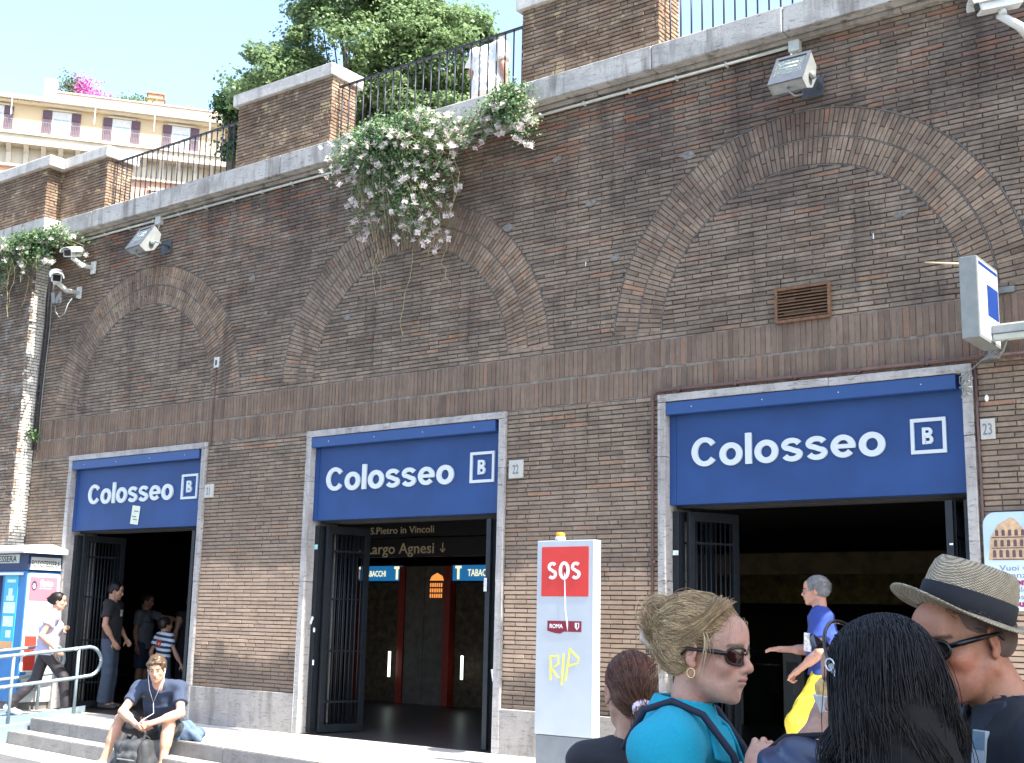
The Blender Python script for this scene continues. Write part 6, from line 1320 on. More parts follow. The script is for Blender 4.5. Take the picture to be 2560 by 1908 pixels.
m_.build('eyeglasses', mat('thin_metal', (.25, .25, .26), .3, .8), p.e)
cb_ = MB()
n0 = j['neck']
for sg in (-1, 1): cb_.add([n0 + A3(sg * .012, .088, -.035), n0 + A3(sg * .062, .045, .035), n0 + A3(sg * .075, .0, .045), n0 + A3(sg * .085, .02, .005), n0 + A3(sg * .055, .10, -.045)], [(0, 1, 2, 3, 4)])
o = cb_.build('collar', POLO, p.e); o.modifiers.new('s', 'SOLIDIFY').thickness = .006
tag(MB().obox(p.loc + Vector((cos(p.rz) * -.22 - sin(p.rz) * .10, sin(p.rz) * -.22 + cos(p.rz) * .10, 1.20)), (cos(p.rz), sin(p.rz), 0), (-sin(p.rz), cos(p.rz), .12), (0, .1, 1), .012, .030, .075).build('newspaper', mat('newsprint', (.5, .5, .48), .8, var=.5, scale=55), None), 'folded newspaper tucked under the arm of the man in yellow trousers', 'newspaper')
MB().obox(j['pel'] + A3(0, .0, .065), (1, 0, 0), (0, 1, 0), (0, 0, 1), .158, .112, .016).build('belt', mat('brown_belt', (.05, .03, .02), .5), p.e)
tag(MB().obox(p.loc + Vector((cos(p.rz) * .08 - sin(p.rz) * .20, sin(p.rz) * .08 + cos(p.rz) * .20, .88)), (cos(p.rz), sin(p.rz), .1), (-sin(p.rz), cos(p.rz), 0), (0, 0, 1), .13, .045, .10).build('dark_bag', BLK, None), 'dark bag held at the belly of the man in yellow trousers', 'bag')
# --- seated young man
SL = (-.55, -1.43, -.0)
p = Person(SL, -56, 1.76, 'seated young man in navy T-shirt and shorts with white earphones on the steps', hd=(8, -14, 4), skin=(.52, .31, .215), build=1.1,
    J=dict(pel=(0, .0, .115), chest=(.0, .17, .38), neck=(.0, .31, .545), head=(.0, .40, .675), shL=(-.20, .26, .49), shR=(.20, .26, .49), elL=(-.27, .42, .27), wrL=(-.06, .61, .19), elR=(.30, .42, .27), wrR=(.08, .63, .17), hiL=(-.10, .03, .09), hiR=(.10, .03, .09), knL=(-.17, .44, .16), knR=(.34, .34, .19), anL=(-.15, .50, -.22), anR=(.47, .40, -.22), toL=(-.16, .64, -.275), toR=(.52, .53, -.275)))
p.body(.011, .005, handres=.006, curl=(.9, .9), palm=((1, .3, 0), (-1, .3, 0))); p.shirt(NAVY, hem=.05, h=.010, sleeve=.6, infl=.014, wr=.010, fr=22, neck=.005)
p.pants(cloth('dark_shorts_cloth', (.025, .028, .035)), name='shorts', to=.49, h=.010, infl=.020, loose=.030, waist=.05, wr=.008); p.shoes(mat('white_blue_trainer', (.55, .58, .62), .5, var=.3, scale=18), k=1.08)
def hs(S_, T):
    hair_short(S_, T, p.Rh, p.hk, .022, .03)
    for i, (x, y, z) in enumerate(((-.05, .07, .085), (-.02, .085, .09), (.02, .085, .085), (.05, .065, .08), (-.075, .02, .06), (.078, .01, .06), (0, .05, .12), (-.03, .0, .125), (.04, -.02, .12))): S_.ell(T((x, y, z)), (.024, .022, .018), .012, rotm(i * 40, i * 25, 0))
p.scalp(HBR, hs, .006); fuzz(p, HBR, 900, 0.03)
j = p.j; T = lambda q: Vector(j['head'] + p.Rh @ (np.array(q) * p.hk)); EARM = mat('white_wire', (.8, .8, .8), .4); pk = Vector(j['chest'] + A3(.03, .17, -.02))
for sg in (-1, 1): MB().tube([T((sg * .084, .004, -.004)), T((sg * .075, .05, -.08)), Vector(j['neck'] + A3(sg * .045, .125, -.06)), pk], .0024, 5).build('earphone_wire', EARM, p.e); MB().tube([T((sg * .084, .004, -.004)), T((sg * .078, .012, .0))], .007, 6).build('earbud', EARM, p.e)
MB().tube([pk, pk + Vector((-.02, .03, -.1)), Vector(j['wrL'] + A3(.08, .02, .03))], .0024, 5).build('earphone_wire', EARM, p.e)
SEATP = p; p.e.scale = (1.09, 1.09, 1.09); p.e.location.x += .10; p.e.location.y -= .03
tag(MB().obox(Vector((-.55, -1.43, 0)) + Vector((0, 0, 0)) + Matrix.Rotation(p.rz, 3, 'Z') @ Vector((.02, .70, .19)), (1, 0, .2), (0, 1, .5), (0, -.5, 1), .03, .055, .006).build('phone', mat('silver_phone', (.4, .42, .45), .3, .4), None), 'small silver phone in the hands of the seated young man', 'phone')
# backpack in front, denim bundle beside
Rz = lambda v: Vector(SL) + Matrix.Rotation(p.rz, 3, 'Z') @ Vector(v)
S_ = Sdf((-.30, -.24, -.06), (.30, .24, .44), .009); S_.box((0, 0, .17), (.19, .12, .18), (1, 0, 0), (0, 1, 0), .03, rnd=.07); S_.box((.02, .12, .12), (.12, .05, .10), (1, 0, 0), (0, 1, 0), .02, rnd=.04); S_.ell((-.18, .0, .1), (.06, .09, .09), .03); S_.ell((.19, 0, .09), (.06, .08, .08), .03); S_.wrinkle(.012, 20, 4)
bp = empty('backpack', Rz((.02, .78, -.30)), 'dark charcoal backpack on the ground before the seated young man', 'backpack', rz=p.rz); BPM = cloth('charcoal_nylon', (.028, .032, .036), .6, b=.5); S_.mesh('bag_body', BPM, bp)
for x in (-.11, .09): MB().tube([(x, -.10, .34), (x, .02, .385), (x + .01, .125, .28), (x + .01, .165, .12), (x, .13, .03)], .016, 6).build('strap', BLK, bp)
MB().tube([(-.05, 0, .34), (0, .01, .42), (.06, 0, .34)], .011, 6).build('handle', BLK, bp); MB().obox((.02, .182, .16), (1, 0, .1), (0, 1, 0), (0, 0, 1), .09, .004, .005).build('zip', mat('zip_grey', (.3, .3, .32), .4, .5), bp)
S_ = Sdf((-.30, -.24, -.06), (.30, .24, .34), .008); S_.ell((0, 0, .06), (.20, .13, .08), .02); S_.ell((-.08, .02, .12), (.1, .08, .07), .03); S_.cap((.0, -.08, .05), (.22, -.06, .03), .05, .04, .02); S_.cap((-.16, .0, .05), (-.05, -.12, .02), .045, .05, .02); S_.wrinkle(.022, 30, 9, (1, 1, .5)); S_.plane((0, 0, .0), (0, 0, -1))
e = empty('denim_bundle', (-.12, -1.40, 0), 'crumpled pale denim jacket lying behind the seated young man', 'jacket'); S_.mesh('cloth', cloth('pale_denim', (.09, .14, .22), b=.4), e)
# ------------------------------------------------------------------ people close to the camera
def flow_strands(n, k, root_fn, path_fn, seed=0):
    rs = np.random.default_rng(seed); out = []
    for i in range(n):
        r = root_fn(rs)
        if r is None: continue
        q = path_fn(r, rs)
        if q is not None: out.append(q)
    return np.array(out)
def push_out(P, E, rs, k=.04):
    f = 1.0 + rs.uniform(0, k)
    for cc, rr in E:
        cc = np.array(cc); rr = np.array(rr); rel = (P - cc) / rr; d = np.linalg.norm(rel, axis=1, keepdims=True); P = np.where(d < f, cc + rel / np.maximum(d, 1e-6) * rr * f, P)
    return P
def root_on(E, rs):
    i = rs.integers(0, len(E)); cc = np.array(E[i][0]); rr = np.array(E[i][1]); u = rs.normal(size=3); u /= np.linalg.norm(u); r = cc + rr * u
    for k, (c2, r2) in enumerate(E):
        if k != i and np.linalg.norm((r - np.array(c2)) / np.array(r2)) < .97: return None, None
    return r, u
def on_scalp(u, r=(.083, .106, .094), c=(0, -.022, .038)): return np.array(c) + np.array(r) * u
def bez(p0, p1, p2, p3, k):
    t = np.linspace(0, 1, k)[:, None]; return (1 - t) ** 3 * p0 + 3 * t * (1 - t) ** 2 * p1 + 3 * t * t * (1 - t) * p2 + t ** 3 * p3
# --- blonde woman in turquoise polo
TURQ = cloth('turquoise_pique', (.0, .30, .42), b=.35); SKB = (.50, .30, .22)
hx = (9.553, -7.76)
p = Person((9.50, -7.79, -.30), 20, 1.66, 'blonde woman in turquoise polo shirt and dark sunglasses facing right, hair clipped up', female=True, skin=SKB, hd=(-14, -6, 0), J=dict(elR=(.26, .10, 1.05), wrR=(0.121, 0.173, 1.287), elL=(-.25, .03, 1.08), wrL=(-.15, .25, 1.0), head=(0, .055, 1.555), neck=(0, .0, 1.395), shL=(-.165, -.01, 1.335), shR=(.165, -.01, 1.335)), build=1.05)
p.body(.015, .0034, legs=False, handres=.006, curl=(.5, .5), colargs=dict(lips=(.50, .20, .17), brow=(.16, .11, .07), blush=.1), hd_args=dict(nose=.6, jaw=1.02)); BLON = p
p.shirt(TURQ, name='polo_shirt', hem=.12, h=.0085, sleeve=.62, infl=.022, wr=.016, fr=15, neck=.02, seed=6); p.pants(JEAN, h=.016); p.shoes(SHOED, h=.012)
j = p.j; q = p.s; c = j['head']; Rh = p.Rh; hk = p.hk; T = lambda v: c + Rh @ (np.array(v) * hk)
# collar with depth
S_ = Sdf(j['neck'] - .22, j['neck'] + .18, .0042); nk = j['neck']
S_.econe(nk + (0, -.012, -.040), nk + (0, .000, .055), (.125, .112), (.073, .070), (1, 0, 0), 0); S_.econe(nk + (0, -.012, -.052), nk + (0, .000, .045), (.122, .109), (.066, .063), (1, 0, 0), 0, 'sub'); S_.econe(nk + (0, .004, .0), nk + (0, .012, .12), (.060, .058), (.064, .062), (1, 0, 0), 0, 'sub')
for sg in (-1, 1): S_.box(nk + (sg * .062, .098, -.040), (.044, .005, .050), (1, -.62 * sg, .35 * sg), (.45 * sg, 1, .55), .010, rnd=.004)
S_.cap(nk + (0, .085, .075), nk + (0, .16, -.10), .030, .016, .008, 'sub')
S_.mesh('collar', TURQ, p.e)
for k_ in range(3): MB().lathe([(0, .002), (.005, .0015), (.0055, 0), (0, -.001)], 10, (0, 0, 0)).build('button', WPLA, p.e).location = tuple(nk + A3(.004, .128 + .010 * k_, -.085 - .035 * k_)); p.e.children[-1].rotation_euler = (-1.3, 0, 0)
m_ = MB(); 

for sg in (-1, 1): m_.tube([nk + A3(sg * .09, -.125, -.06), nk + A3(sg * .105, -.075, .03), nk + A3(sg * .112, -.01, .052), nk + A3(sg * .112, .06, .025), nk + A3(sg * .10, .125, -.06), nk + A3(sg * .085, .16, -.18), nk + A3(sg * .07, .165, -.35)], .009, 6)
m_.build('bag_strap', mat('navy_strap', (.012, .018, .04), .7), p.e)
lens_pair(p, mat('brown_black_frame', (.018, .012, .010), .25, var=0), mat('brown_lens', (.03, .007, .004), .05, var=0, spec=.8), .070, .040, z=.003, thick=.0030, y0=.100)
# base of the hair, then strands swept back to a knot
KN = np.array((0, -.125, .045))
EB = [((0, -.030, .046), (.087, .106, .096)), ((0, -.056, .0), (.078, .074, .070))]
def hb_(S_, T_):
    for cc, rr in EB: S_.ell(T_(cc), (np.array(rr) - .003) * hk, .012, Rh)
    S_.ell(T_(KN + (0, -.008, .018)), np.array((.034, .030, .036)) * hk, .025, Rh)
    S_.ell(T_((0, .118, -.038)), np.array((.088, .088, .098)) * hk, .008, Rh, 'sub'); S_.ell(T_((0, .005, -.128)), np.array((.12, .12, .070)) * hk, .012, Rh, 'sub')
    for sg in (-1, 1): S_.ell(T_((sg * .085, .004, -.022)), np.array((.024, .024, .032)) * hk, .006, Rh, 'sub')
p.scalp(hair_mat('hair_blonde_base', [(.13, .10, .065), (.14, .105, .07)], .7), hb_, .006, name='hair_base')
def mk_updo(n, seed, lift=.012, loose=.012):
    rs = np.random.default_rng(seed); out = []
    while len(out) < n:
        r, u = root_on(EB, rs)
        if r is None or (r[1] > .035 and r[2] < .058) or (abs(r[0]) > .052 and r[1] > -.022 and r[2] < .012) or (r[1] > .0 and r[2] < .0) or r[2] < -.062: continue
        end = KN + rs.normal(size=3) * (.018, .014, .024) + (0, 0, .006); dv = end - r; L = np.linalg.norm(dv)
        fr_ = max(0, r[1] - .02) * 6
        a = r + dv * .28 + u * (lift + rs.uniform(0, loose) + .045 * max(0, L - .1) + .012 * fr_) + rs.normal(size=3) * .006; 
        if r[1] > .05: a = a + (np.sign(r[0] + .02) * .02, .006, .006)
        b = r + dv * .72 + u * (lift + rs.uniform(0, loose)) + rs.normal(size=3) * .008
        P = push_out(bez(r - u * .002, a, b, end, 10), EB, rs, .05); t = np.linspace(0, 1, 10)[:, None]
        out.append(P + np.sin(t * rs.uniform(4, 9) + rs.uniform(0, 6)) * rs.normal(size=3) * .0022)
    return np.array(out)
W = lambda arr: np.array([(c + (P * hk) @ Rh.T) for P in arr])
strands('hair', W(mk_updo(5000, 1)), .0007, HBL, p.e)
rs = np.random.default_rng(5); sp = []
for i in range(520):   # the knot, coils and loose tails
    a = rs.uniform(0, 6.28); rr = rs.uniform(.018, .042); ax = rs.normal(size=3) * .25 + (1, 0, .2); cen = KN + (0, -.012, .018) + rs.normal(size=3) * (.014, .008, .012); t = np.linspace(0, rs.uniform(2.5, 4.8), 13) + a
    sp.append(cen + np.stack([rs.normal() * .012 + .012 * np.sin(t * .5), -np.cos(t) * rr, np.sin(t) * rr * 1.15], 1))
for i in range(150):   # wisps over forehead, temple, nape
    k_ = rs.choice((0, 1, 1, 2, 2, 3, 3))
    if k_ == 0: r = np.array((rs.uniform(-.05, .075), .070, .085)) + rs.normal(size=3) * .006; e_ = r + (rs.uniform(.01, .03), .012, rs.uniform(-.06, -.02)); md = r + (.01, .02, .01)
    elif k_ == 1: sg = rs.choice((-1, 1)); r = np.array((sg * .078, .030, .045)) + rs.normal(size=3) * .008; e_ = r + (sg * .012, rs.uniform(-.01, .02), rs.uniform(-.12, -.05)); md = r + (sg * .016, .02, -.02)
    elif k_ == 2: r = np.array((rs.uniform(-.06, .06), -.075, -.03)) + rs.normal(size=3) * .008; e_ = r + (rs.normal() * .03, rs.uniform(-.07, -.01), rs.uniform(-.07, -.02)); md = r + (0, -.03, -.01)
    else: r = KN + rs.normal(size=3) * (.02, .015, .02); e_ = r + (rs.normal() * .03, rs.uniform(-.08, -.03), rs.uniform(-.03, .07)); md = r + (0, -.03, .03)
    sp.append(bez(r, r * .6 + md * .4, md, e_, 13))
for i in range(520):   # swoop over the temple
    r = np.array((rs.uniform(.005, .05), rs.uniform(.02, .060), .128)) + rs.normal(size=3) * .006; e_ = np.array((.088, rs.uniform(-.05, -.0), rs.uniform(.02, .06))) + rs.normal(size=3) * .006
    sp.append(push_out(bez(r, r + (.030, .012, .006), np.array((.090, rs.uniform(.01, .04), rs.uniform(.05, .085))), e_, 13), EB, rs, .08))
strands('loose_hair', W(sp), .0006, HBL, p.e)
CL = mat('tortoise_clip', (.42, .34, .26), .25, var=.4, scale=60); m_ = MB()
for sg in (-1, 1):
    m_.tube([Vector(T((sg * .016, -.10, -.012))), Vector(T((sg * .034, -.135, -.008))), Vector(T((sg * .040, -.160, .012))), Vector(T((sg * .026, -.172, .034)))], [.005, .008, .009, .006], 8)
    for i in range(4): m_.tube([Vector(T((sg * .038, -.150 + i * .012, .0))), Vector(T((sg * .020, -.155 + i * .012, -.020)))], .003, 5)
m_.build('hair_clip', CL, p.e)
MB().tube([Vector(T((.079, -.006, -.037))) + Vector((.004, .009 * cos(a), -.012 + .011 * sin(a))) for a in np.linspace(0, 2 * pi, 12)[:-1]], .0022, 6, closed=True).build('earring', mat('gold', (.7, .5, .2), .25, .9, 0), p.e)
# --- girl with auburn ponytail
TK = (0, -.108, -.065)
p = Person((8.985, -7.20, -.30), 118, 1.525, 'girl with long auburn ponytail and pale scrunchie, back to the camera, beside the SOS totem', female=True, skin=(.42, .25, .18), hd=(22, -10, 0), J=dict(), build=.92)
p.body(.014, .0045, legs=False, handres=.010, colargs=dict()); p.shirt(cloth('dark_grey_vest', (.020, .020, .026)), name='vest', hem=.12, h=.009, tank=True, infl=.010, neck=.0, wr=.004); p.pants(JEAN, h=.016); p.shoes(SHOED, h=.012)
j = p.j; c = j['head']; Rh = p.Rh; hk = p.hk
def hp_(S_, T_):
    S_.ell(T_((0, -.024, .040)), np.array((.079, .101, .088)) * hk, 0, Rh); S_.ell(T_((0, -.050, -.010)), np.array((.075, .068, .064)) * hk, .012, Rh); S_.ell(T_((0, .12, -.025)), np.array((.09, .088, .088)) * hk, .012, Rh, 'sub'); S_.ell(T_((0, .005, -.125)), np.array((.12, .12, .070)) * hk, .015, Rh, 'sub')
    for sg in (-1, 1): S_.ell(T_((sg * .085, .006, -.014)), np.array((.022, .026, .032)) * hk, .008, Rh, 'sub')
p.scalp(hair_mat('hair_auburn_base', [(.05, .02, .011), (.055, .022, .012)], .7), hp_, .006, name='hair_base')
rs = np.random.default_rng(8); out = []; TK_ = np.array(TK)
EP = [((0, -.024, .040), (.082, .105, .092)), ((0, -.048, -.008), (.077, .070, .066))]
while len(out) < 3600:
    r, u = root_on(EP, rs)
    if r is None or (r[1] > .05 and r[2] < .07) or (abs(r[0]) > .056 and r[1] > -.018 and r[2] < .018) or r[2] < -.068 or (r[1] > 0 and r[2] < 0): continue
    end = TK_ + rs.normal(size=3) * .008; dv = end - r; a = r + dv * .3 + u * .022; b = r + dv * .72 + u * .016; out.append(push_out(bez(r - u * .001, a, b, end, 10), EP, rs, .035))
for i in range(900):
    s0 = TK_ + rs.normal(size=3) * (.009, .006, .008); w_ = rs.normal(size=3) * (.018, .012, 0); L_ = rs.uniform(.14, .27); P = bez(s0, s0 + (0, -.045, .0) + w_ * .6, s0 + (0, -.060, -L_ * .55) + w_, s0 + (0, -.035, -L_) + w_ * 1.3, 10); out.append(P)
W = lambda arr: np.array([(c + (P * hk) @ Rh.T) for P in arr]); strands('hair', W(out), .0009, HAUB, p.e)
S_ = Sdf(c - .25, c + .2, .005); tkw = c + Rh @ (TK_ * hk)
for i in range(9): a = i / 9 * 2 * pi; S_.ell(tkw + Rh @ np.array((.020 * cos(a), -.012, .020 * sin(a))), (.013, .012, .013), .006)
S_.mesh('scrunchie', mat('pink_white_satin', (.72, .60, .70), .5, var=.3, scale=60), p.e)
# --- man in straw hat
p = Person((10.240, -7.796, -.30), 213, 1.71, 'man in straw fedora with black band and sunglasses, dark navy shirt', skin=(.42, .20, .12), hd=(28, -14, 4), build=1.14, J=dict(head=(0, .085, 1.595), neck=(0, -.01, 1.455), chest=(0, 0, 1.28), shL=(-.20, -.03, 1.405), shR=(.20, -.03, 1.405), elL=(-.28, .0, 1.12), wrL=(-.2, .2, 1.03), elR=(.28, .0, 1.12), wrR=(.2, .2, 1.03)))
p.body(.015, .0034, legs=False, handres=.007, colargs=dict(stubble=.25, brow=(.03, .022, .02), blush=.25), hd_args=dict(jaw=1.14, nose=1.2))
DNV = cloth('dark_navy_shirt', (.013, .020, .032)); p.shirt(DNV, name='shirt', hem=.15, h=.009, sleeve=.65, infl=.026, wr=.010, fr=16, neck=.012, seed=12, vneck=.06); p.pants(BLKP, h=.018); p.shoes(SHOED, h=.014)
j = p.j; c = j['head']; Rh = p.Rh; hk = p.hk; T = lambda v: c + Rh @ (np.array(v) * hk); nk = j['neck']
S_ = Sdf(nk - .2, nk + .16, .005); S_.econe(nk + (0, -.012, -.04), nk + (0, -.006, .045), (.100, .092), (.078, .074), (1, 0, 0), 0); S_.econe(nk + (0, -.008, -.09), nk + (0, .004, .12), (.088, .082), (.064, .062), (1, 0, 0), 0, 'sub'); S_.cap(nk + (0, .12, .06), nk + (0, .12, -.10), .045, .02, .01, 'sub')
for sg in (-1, 1): S_.box(nk + (sg * .068, .072, -.022), (.040, .006, .050), (1, -.8 * sg, .25 * sg), (.5 * sg, 1, .4), .012, rnd=.004)
S_.mesh('collar', cloth('navy_collar', (.022, .032, .05)), p.e)
lens_pair(p, mat('black_frame', (.008, .008, .009), .2, var=0), mat('dark_lens', (.02, .016, .012), .06, var=0, spec=.8), .050, .036, z=.005, thick=.0045, y0=.110)
PEP = hair_mat('hair_pepper', [(.03, .028, .026), (.10, .095, .09), (.2, .19, .18)], .5); p.scalp(hair_mat('stubble_hair', [(.15, .095, .075), (.14, .09, .07)], .8), lambda S_, T_: hair_short(S_, T_, Rh, hk, .0, .06), .006); fuzz(p, PEP, 2600, .012, .0007, lo=-.05, comb=(0, -.6, -.7))
hq = N('straw_weave'); P_ = hq.obj(); mpp = hq.n('ShaderNodeMapping'); hq.l(P_, mpp.inputs[0]); mpp.inputs['Rotation'].default_value = (.3, .5, .8)
wv = hq.n('ShaderNodeTexWave', wave_type='BANDS', bands_direction='X'); wv.inputs['Scale'].default_value = 95; wv.inputs['Distortion'].default_value = 1.6; wv.inputs['Detail'].default_value = 1; hq.l(mpp.outputs[0], wv.inputs[0])
wv2 = hq.n('ShaderNodeTexWave', wave_type='BANDS', bands_direction='Z'); wv2.inputs['Scale'].default_value = 80; wv2.inputs['Distortion'].default_value = 1.6; wv2.inputs['Detail'].default_value = 1; hq.l(mpp.outputs[0], wv2.inputs[0])
mm_ = hq.math('MULTIPLY', wv.outputs['Fac'], wv2.outputs['Fac']); hq.col(hq.mix(1, hq.ramp(mm_, [(0, (.16, .125, .075)), (.2, (.42, .34, .23)), (.6, (.62, .53, .38))]), hq.mr(hq.noise(P_, 60, 3, .6), .3, .7, .8, 1.15), 'MULTIPLY')); hq.rough(.75); hq.bump(mm_, .7, .004)
he = empty('straw_hat', (0, 0, 0), 'woven straw fedora with black band on the man at the right', 'hat'); he.rotation_euler = (0, 0, p.rz); he.location = p.loc
he.parent = None
Rt = Rh @ rotm(-8, 30, -9); hc = T((0, -.026, .052)); TH = lambda v: hc + Rt @ (np.array(v) * .91)
def hatring(a, rx, ry, z, warp=0., pinch=0.):
    x = cos(a) * rx; y = sin(a) * ry; return TH((x * (1 - pinch * max(0, sin(a)) * .35), y, z + warp * (abs(cos(a)) ** 2) - warp * .35))
def revolve(prof, name, m, n=56, sm=True):
    V = []; F = []
    for (rx, ry, z, wp, pn) in prof: V += [hatring(2 * pi * i / n, rx, ry, z, wp, pn) for i in range(n)]
    for k in range(len(prof) - 1): F += [(k * n + i, k * n + (i + 1) % n, (k + 1) * n + (i + 1) % n, (k + 1) * n + i) for i in range(n)]
    b = MB(); b.add(V, F, 0, sm); return b.build(name, m, he)
revolve([(.082, .100, -.012, 0, 0), (.090, .108, -.004, 0, 0), (.120, .140, .000, -.010, 0), (.148, .168, .004, -.026, 0), (.153, .174, .007, -.030, 0), (.151, .172, .010, -.030, 0), (.120, .140, .005, -.010, 0), (.092, .110, .002, 0, 0)], 'brim', hq.m)
revolve([(.091, .109, .0, 0, 0), (.090, .108, .04, 0, 0), (.086, .104, .075, 0, .12), (.080, .098, .100, 0, .3), (.070, .088, .113, 0, .45), (.055, .070, .115, 0, .5), (.035, .050, .104, 0, .4), (.012, .03, .092, 0, 0), (.0005, .001, .088, 0, 0)], 'crown', hq.m)
revolve([(.0925, .1105, .003, 0, 0), (.0940, .112, .005, 0, 0), (.0918, .1098, .048, 0, 0), (.0895, .1075, .0495, 0, 0)], 'hat_band', mat('black_grosgrain', (.012, .013, .017), .8, var=.1, scale=60))
bd = empty('badge', (10.213, -7.912, 1.085), 'small plastic-cased pass with blue and yellow print on the dark shirt', 'badge'); bd.rotation_mode = 'QUATERNION'; bd.rotation_quaternion = Vector((.60, .78, -.10)).to_track_quat('Y', 'Z')
def bdg(z0, z1, cc, n, y=-.0045): return MB().box(-.018, .018, y, y + .0012, z0, z1).build(n, mat('badge_%d' % int(cc[2] * 100), cc, .3, var=.15, scale=50), bd)
MB().box(-.020, .020, -.003, .006, -.048, .045, bev=.0008).build('case', mat('clear_case', (.55, .62, .62), .25), bd); bdg(.008, .042, (.14, .26, .38), 'print_block'); bdg(-.02, .007, (.55, .60, .68), 'print_block'); bdg(-.046, -.021, (.48, .45, .14), 'print_block')
# --- woman with long black hair
p = Person((10.105, -8.105, -.30), 142, 1.63, 'woman with long wavy black hair, sunglasses pushed up on her head, eating', female=True, skin=(.42, .25, .18), hd=(30, -14, 0), build=1.0, J=dict(head=(0, .04, 1.515), neck=(0, -.01, 1.36), shL=(-.17, -.01, 1.30), shR=(.17, -.01, 1.30), elL=(0.087, 0.492, 1.305), wrL=(0.164, 0.556, 1.413), elR=(.25, .0, 1.03), wrR=(.12, .2, 1.0)))
p.body(.014, .006, legs=False, handres=.0058, curl=(.95, .5), palm=((.8, -.5, .2), None)); p.shirt(BLKP, name='top', hem=.14, h=.012, tank=True, infl=.014); p.pants(BLKP, h=.018); p.shoes(SHOED, h=.014)
j = p.j; c = j['head']; Rh = p.Rh; hk = p.hk; T = lambda v: c + Rh @ (np.array(v) * hk)
def hl_(S_, T_):
    S_.ell(T_((0, -.028, .038)), np.array((.088, .106, .092)) * hk, 0, Rh); S_.ell(T_((0, .125, -.03)), np.array((.07, .09, .10)) * hk, .012, Rh, 'sub')
    S_.cap(T_((0, -.06, .0)), j['neck'] + (0, -.085, -.05), .078, .085, .03); S_.cap(j['neck'] + (0, -.085, -.05), j['neck'] + (0, -.115, -.28), .088, .085, .04)
    for sg in (-1, 1): S_.cap(T_((sg * .06, -.03, .0)), j['neck'] + (sg * .07, -.04, -.10), .045, .05, .03)
S0 = Sdf(c - (.28, .30, .52), c + (.28, .2, .17), .008); hl_(S0, lambda v: c + Rh @ (np.array(v) * hk)); S0.wrinkle(.006, 34, 3, (1, 1, .25)); S0.mesh('hair_base', hair_mat('hair_black_base', [(.006, .005, .005), (.007, .006, .006)], .9), p.e)
rs = np.random.default_rng(12); out = []
nkl = (j['neck'] - c) @ Rh / hk
while len(out) < 5200:
    u = rs.normal(size=3); u /= np.linalg.norm(u); r = on_scalp(u, (.089, .108, .094), (0, -.028, .038))
    if r[1] > .052 and r[2] < .085 or r[2] < -.03: continue
    rw = c + Rh @ (r * hk); xs = rw[0] - c[0]; ys = rw[1] - c[1]; L_ = rs.uniform(.28, .66); spread = np.array((max(min(xs * 1.2, .062), -.085) + rs.normal() * .02, min(ys, .03) * .35 - .095 + rs.normal() * .018, 0)); base = c * (1, 1, 0); e1 = base + spread + (0, 0, rw[2] - .17); e2 = base + spread * (1.12, 1.1, 0) + (0, 0, rw[2] - L_)
    uw = Rh @ u; P = bez(rw, rw + uw * .035 + (0, -.01, .0), e1, e2, 12); t = np.linspace(0, 1, 12)[:, None]; ph = rs.uniform(0, 1.2) + xs * 30; P = P + np.concatenate([np.sin(t * 15 + ph) * .009 * t, np.cos(t * 13 + ph) * .007 * t, 0 * t], 1); out.append(P)
strands('hair', np.array(out), .0009, HB, p.e)
Vb = S0.V; Vb = Vb[(Vb[:, 2] < c[2] - .0) & (Vb[:, 2] > j['neck'][2] - .30) & (Vb[:, 1] < c[1] + .03)]; idx = rs.integers(0, len(Vb), 7500); cen = np.array((c[0], j['neck'][1] - .03)); out = []
for i in idx:
    v0 = Vb[i]; o_ = v0[:2] - cen; o_ /= np.linalg.norm(o_) + 1e-6; L_ = rs.uniform(.12, .30); t = np.linspace(0, 1, 9)[:, None]; ph = round(v0[0] * 22) * 1.9 + rs.uniform(0, .9)
    P = np.concatenate([v0[:1] + o_[0] * (.004 + .045 * t) + np.sin((v0[2] - L_ * t) * 42 + ph) * .012, v0[1:2] + o_[1] * (.004 + .03 * t) + np.cos((v0[2] - L_ * t) * 38 + ph) * .010, v0[2:3] - L_ * t], 1); out.append(P)
strands('hair_lengths', np.array(out), .0010, HB, p.e)
# sunglasses pushed up as a hair band
g = bpy.data.objects.new('sunglasses', None); COL.objects.link(g); g.parent = p.e; FRB = mat('glossy_black_frame', (.012, .012, .014), .15, var=0, spec=.7); SIL = mat('silver_trim', (.55, .56, .58), .25, .7, 0)
pt = []
for a in np.linspace(-92, 92, 25): pt.append(Vector(T((.098 * sin(radians(a)), .030 + .02 * cos(radians(a)), .038 + .101 * cos(radians(a)))) ))
MB().tube(pt, .0038, 8).build('frame', FRB, g)
for sg in (-1, 1):
    MB().tube([Vector(T((sg * .098, .030, .045))), Vector(T((sg * .100, .012, .0))), Vector(T((sg * .094, -.012, -.055)))], [.0065, .0055, .003], 8).build('temple', SIL, g); MB().tube([Vector(T((sg * .103, .028 + .010 * cos(a), .045 + .012 * sin(a)))) for a in np.linspace(0, 2 * pi, 11)[:-1]], .002, 6, closed=True).build('temple_ornament', SIL, g)
    n = 14; fr = [Vector(T((sg * (.048 + .028 * cos(2 * pi * i / n)), .072 + .014 * sin(2 * pi * i / n), .110 + .012 * sin(2 * pi * i / n) - .02 * abs(cos(2 * pi * i / n)) ** 2))) for i in range(n)]; m_ = MB(); m_.add(fr + [q_ + Vector((0, 0, -.003)) for q_ in fr], [tuple(range(n)), tuple(range(n, 2 * n))[::-1]] + [(i, (i + 1) % n, n + (i + 1) % n, n + i) for i in range(n)]); m_.build('lens', BLACKG, g)
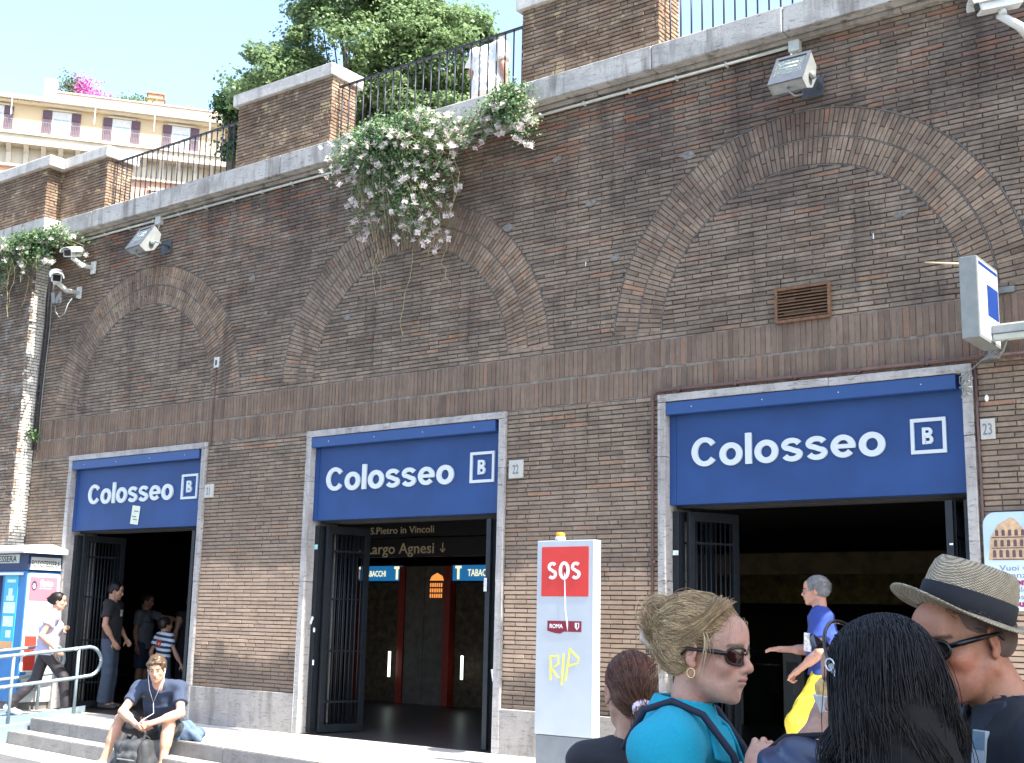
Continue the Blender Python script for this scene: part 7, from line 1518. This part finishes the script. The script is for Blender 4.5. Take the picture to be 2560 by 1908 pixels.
# pastry in a napkin
hv = j['wrL'] - j['elL']; hv /= np.linalg.norm(hv); pc = j['wrL'] + hv * .085 + A3(.035, .0, .01); Lw = lambda v: p.loc + Matrix.Rotation(p.rz, 3, 'Z') @ Vector(v)
_ = 0; pe = empty('pastry', (9.796, -7.677, 1.167), 'golden pastry in a white napkin held by the black-haired woman', 'pastry'); S_ = Sdf((-.07, -.07, -.08), (.07, .07, .08), .004); S_.ell((0, 0, .02), (.033, .030, .045), .01); S_.ell((.01, .01, -.01), (.028, .028, .03), .01); S_.wrinkle(.005, 90, 2); S_.mesh('bread', mat('golden_crust', (.62, .42, .17), .6, var=.35, scale=40), pe)
S_ = Sdf((-.08, -.08, -.10), (.08, .08, .06), .004); S_.econe((0, 0, -.065), (0, 0, .0), (.015, .012), (.040, .036), (1, 0, 0), 0); S_.econe((0, 0, -.055), (0, 0, .03), (.010, .008), (.036, .032), (1, 0, 0), 0, 'sub'); S_.wrinkle(.004, 70, 5); S_.mesh('napkin', WHT, pe); pe.scale = (.55, .55, .6)
# --- white-haired person at the right edge
p = Person((10.30, -6.98, -.30), 240, 1.60, 'white-haired person in blue collar behind the straw-hat man at the right edge', skin=(.45, .27, .2), build=1.0)
p.body(.016, .008, legs=False, handres=.014); p.shirt(cloth('teal_blue', (.05, .16, .22)), hem=.12, h=.014, neck=.02); p.pants(BLKP, h=.018); p.shoes(SHOED, h=.014); p.scalp(HWH, lambda S_, T: hair_short(S_, T, p.Rh, p.hk, .024), .008)
# --- navy padded bag and the hand holding it
bg_ = empty('padded_bag', (9.855, -7.922, 0.987), 'shiny navy padded bag carried low between the blonde and the black-haired woman', 'bag'); S_ = Sdf((-.22, -.2, -.24), (.22, .2, .2), .007); S_.ell((0, 0, 0), (.115, .10, .10), .02); S_.ell((.03, .02, -.08), (.12, .1, .1), .03)
X, Y, Z = S_.grid((slice(None),) * 3); S_.F = (S_.F + (np.abs(np.sin((Z + .45 * X) * 52)) * -.010 + .004).astype(np.float32)); S_.wrinkle(.006, 26, 3); S_.mesh('bag_body', mat('navy_nylon', (.02, .035, .085), .32, var=.2, scale=12, spec=.6), bg_); MB().tube([(-.08, 0, .07), (-.05, .02, .10), (.03, .02, .11), (.08, 0, .06)], .008, 6).build('handle', BLK, bg_)

# ------------------------------------------------------------------ the street tree whose crown shades the people in front
tree((13.6, -8.6, -.30), [(-.9, .7, 6.4, 2.3, 2.1, 1.0, 50)], 15000, .17, 'street tree just outside the frame to the right, its crown shading the foreground people', 31, TREEL, group='street tree')
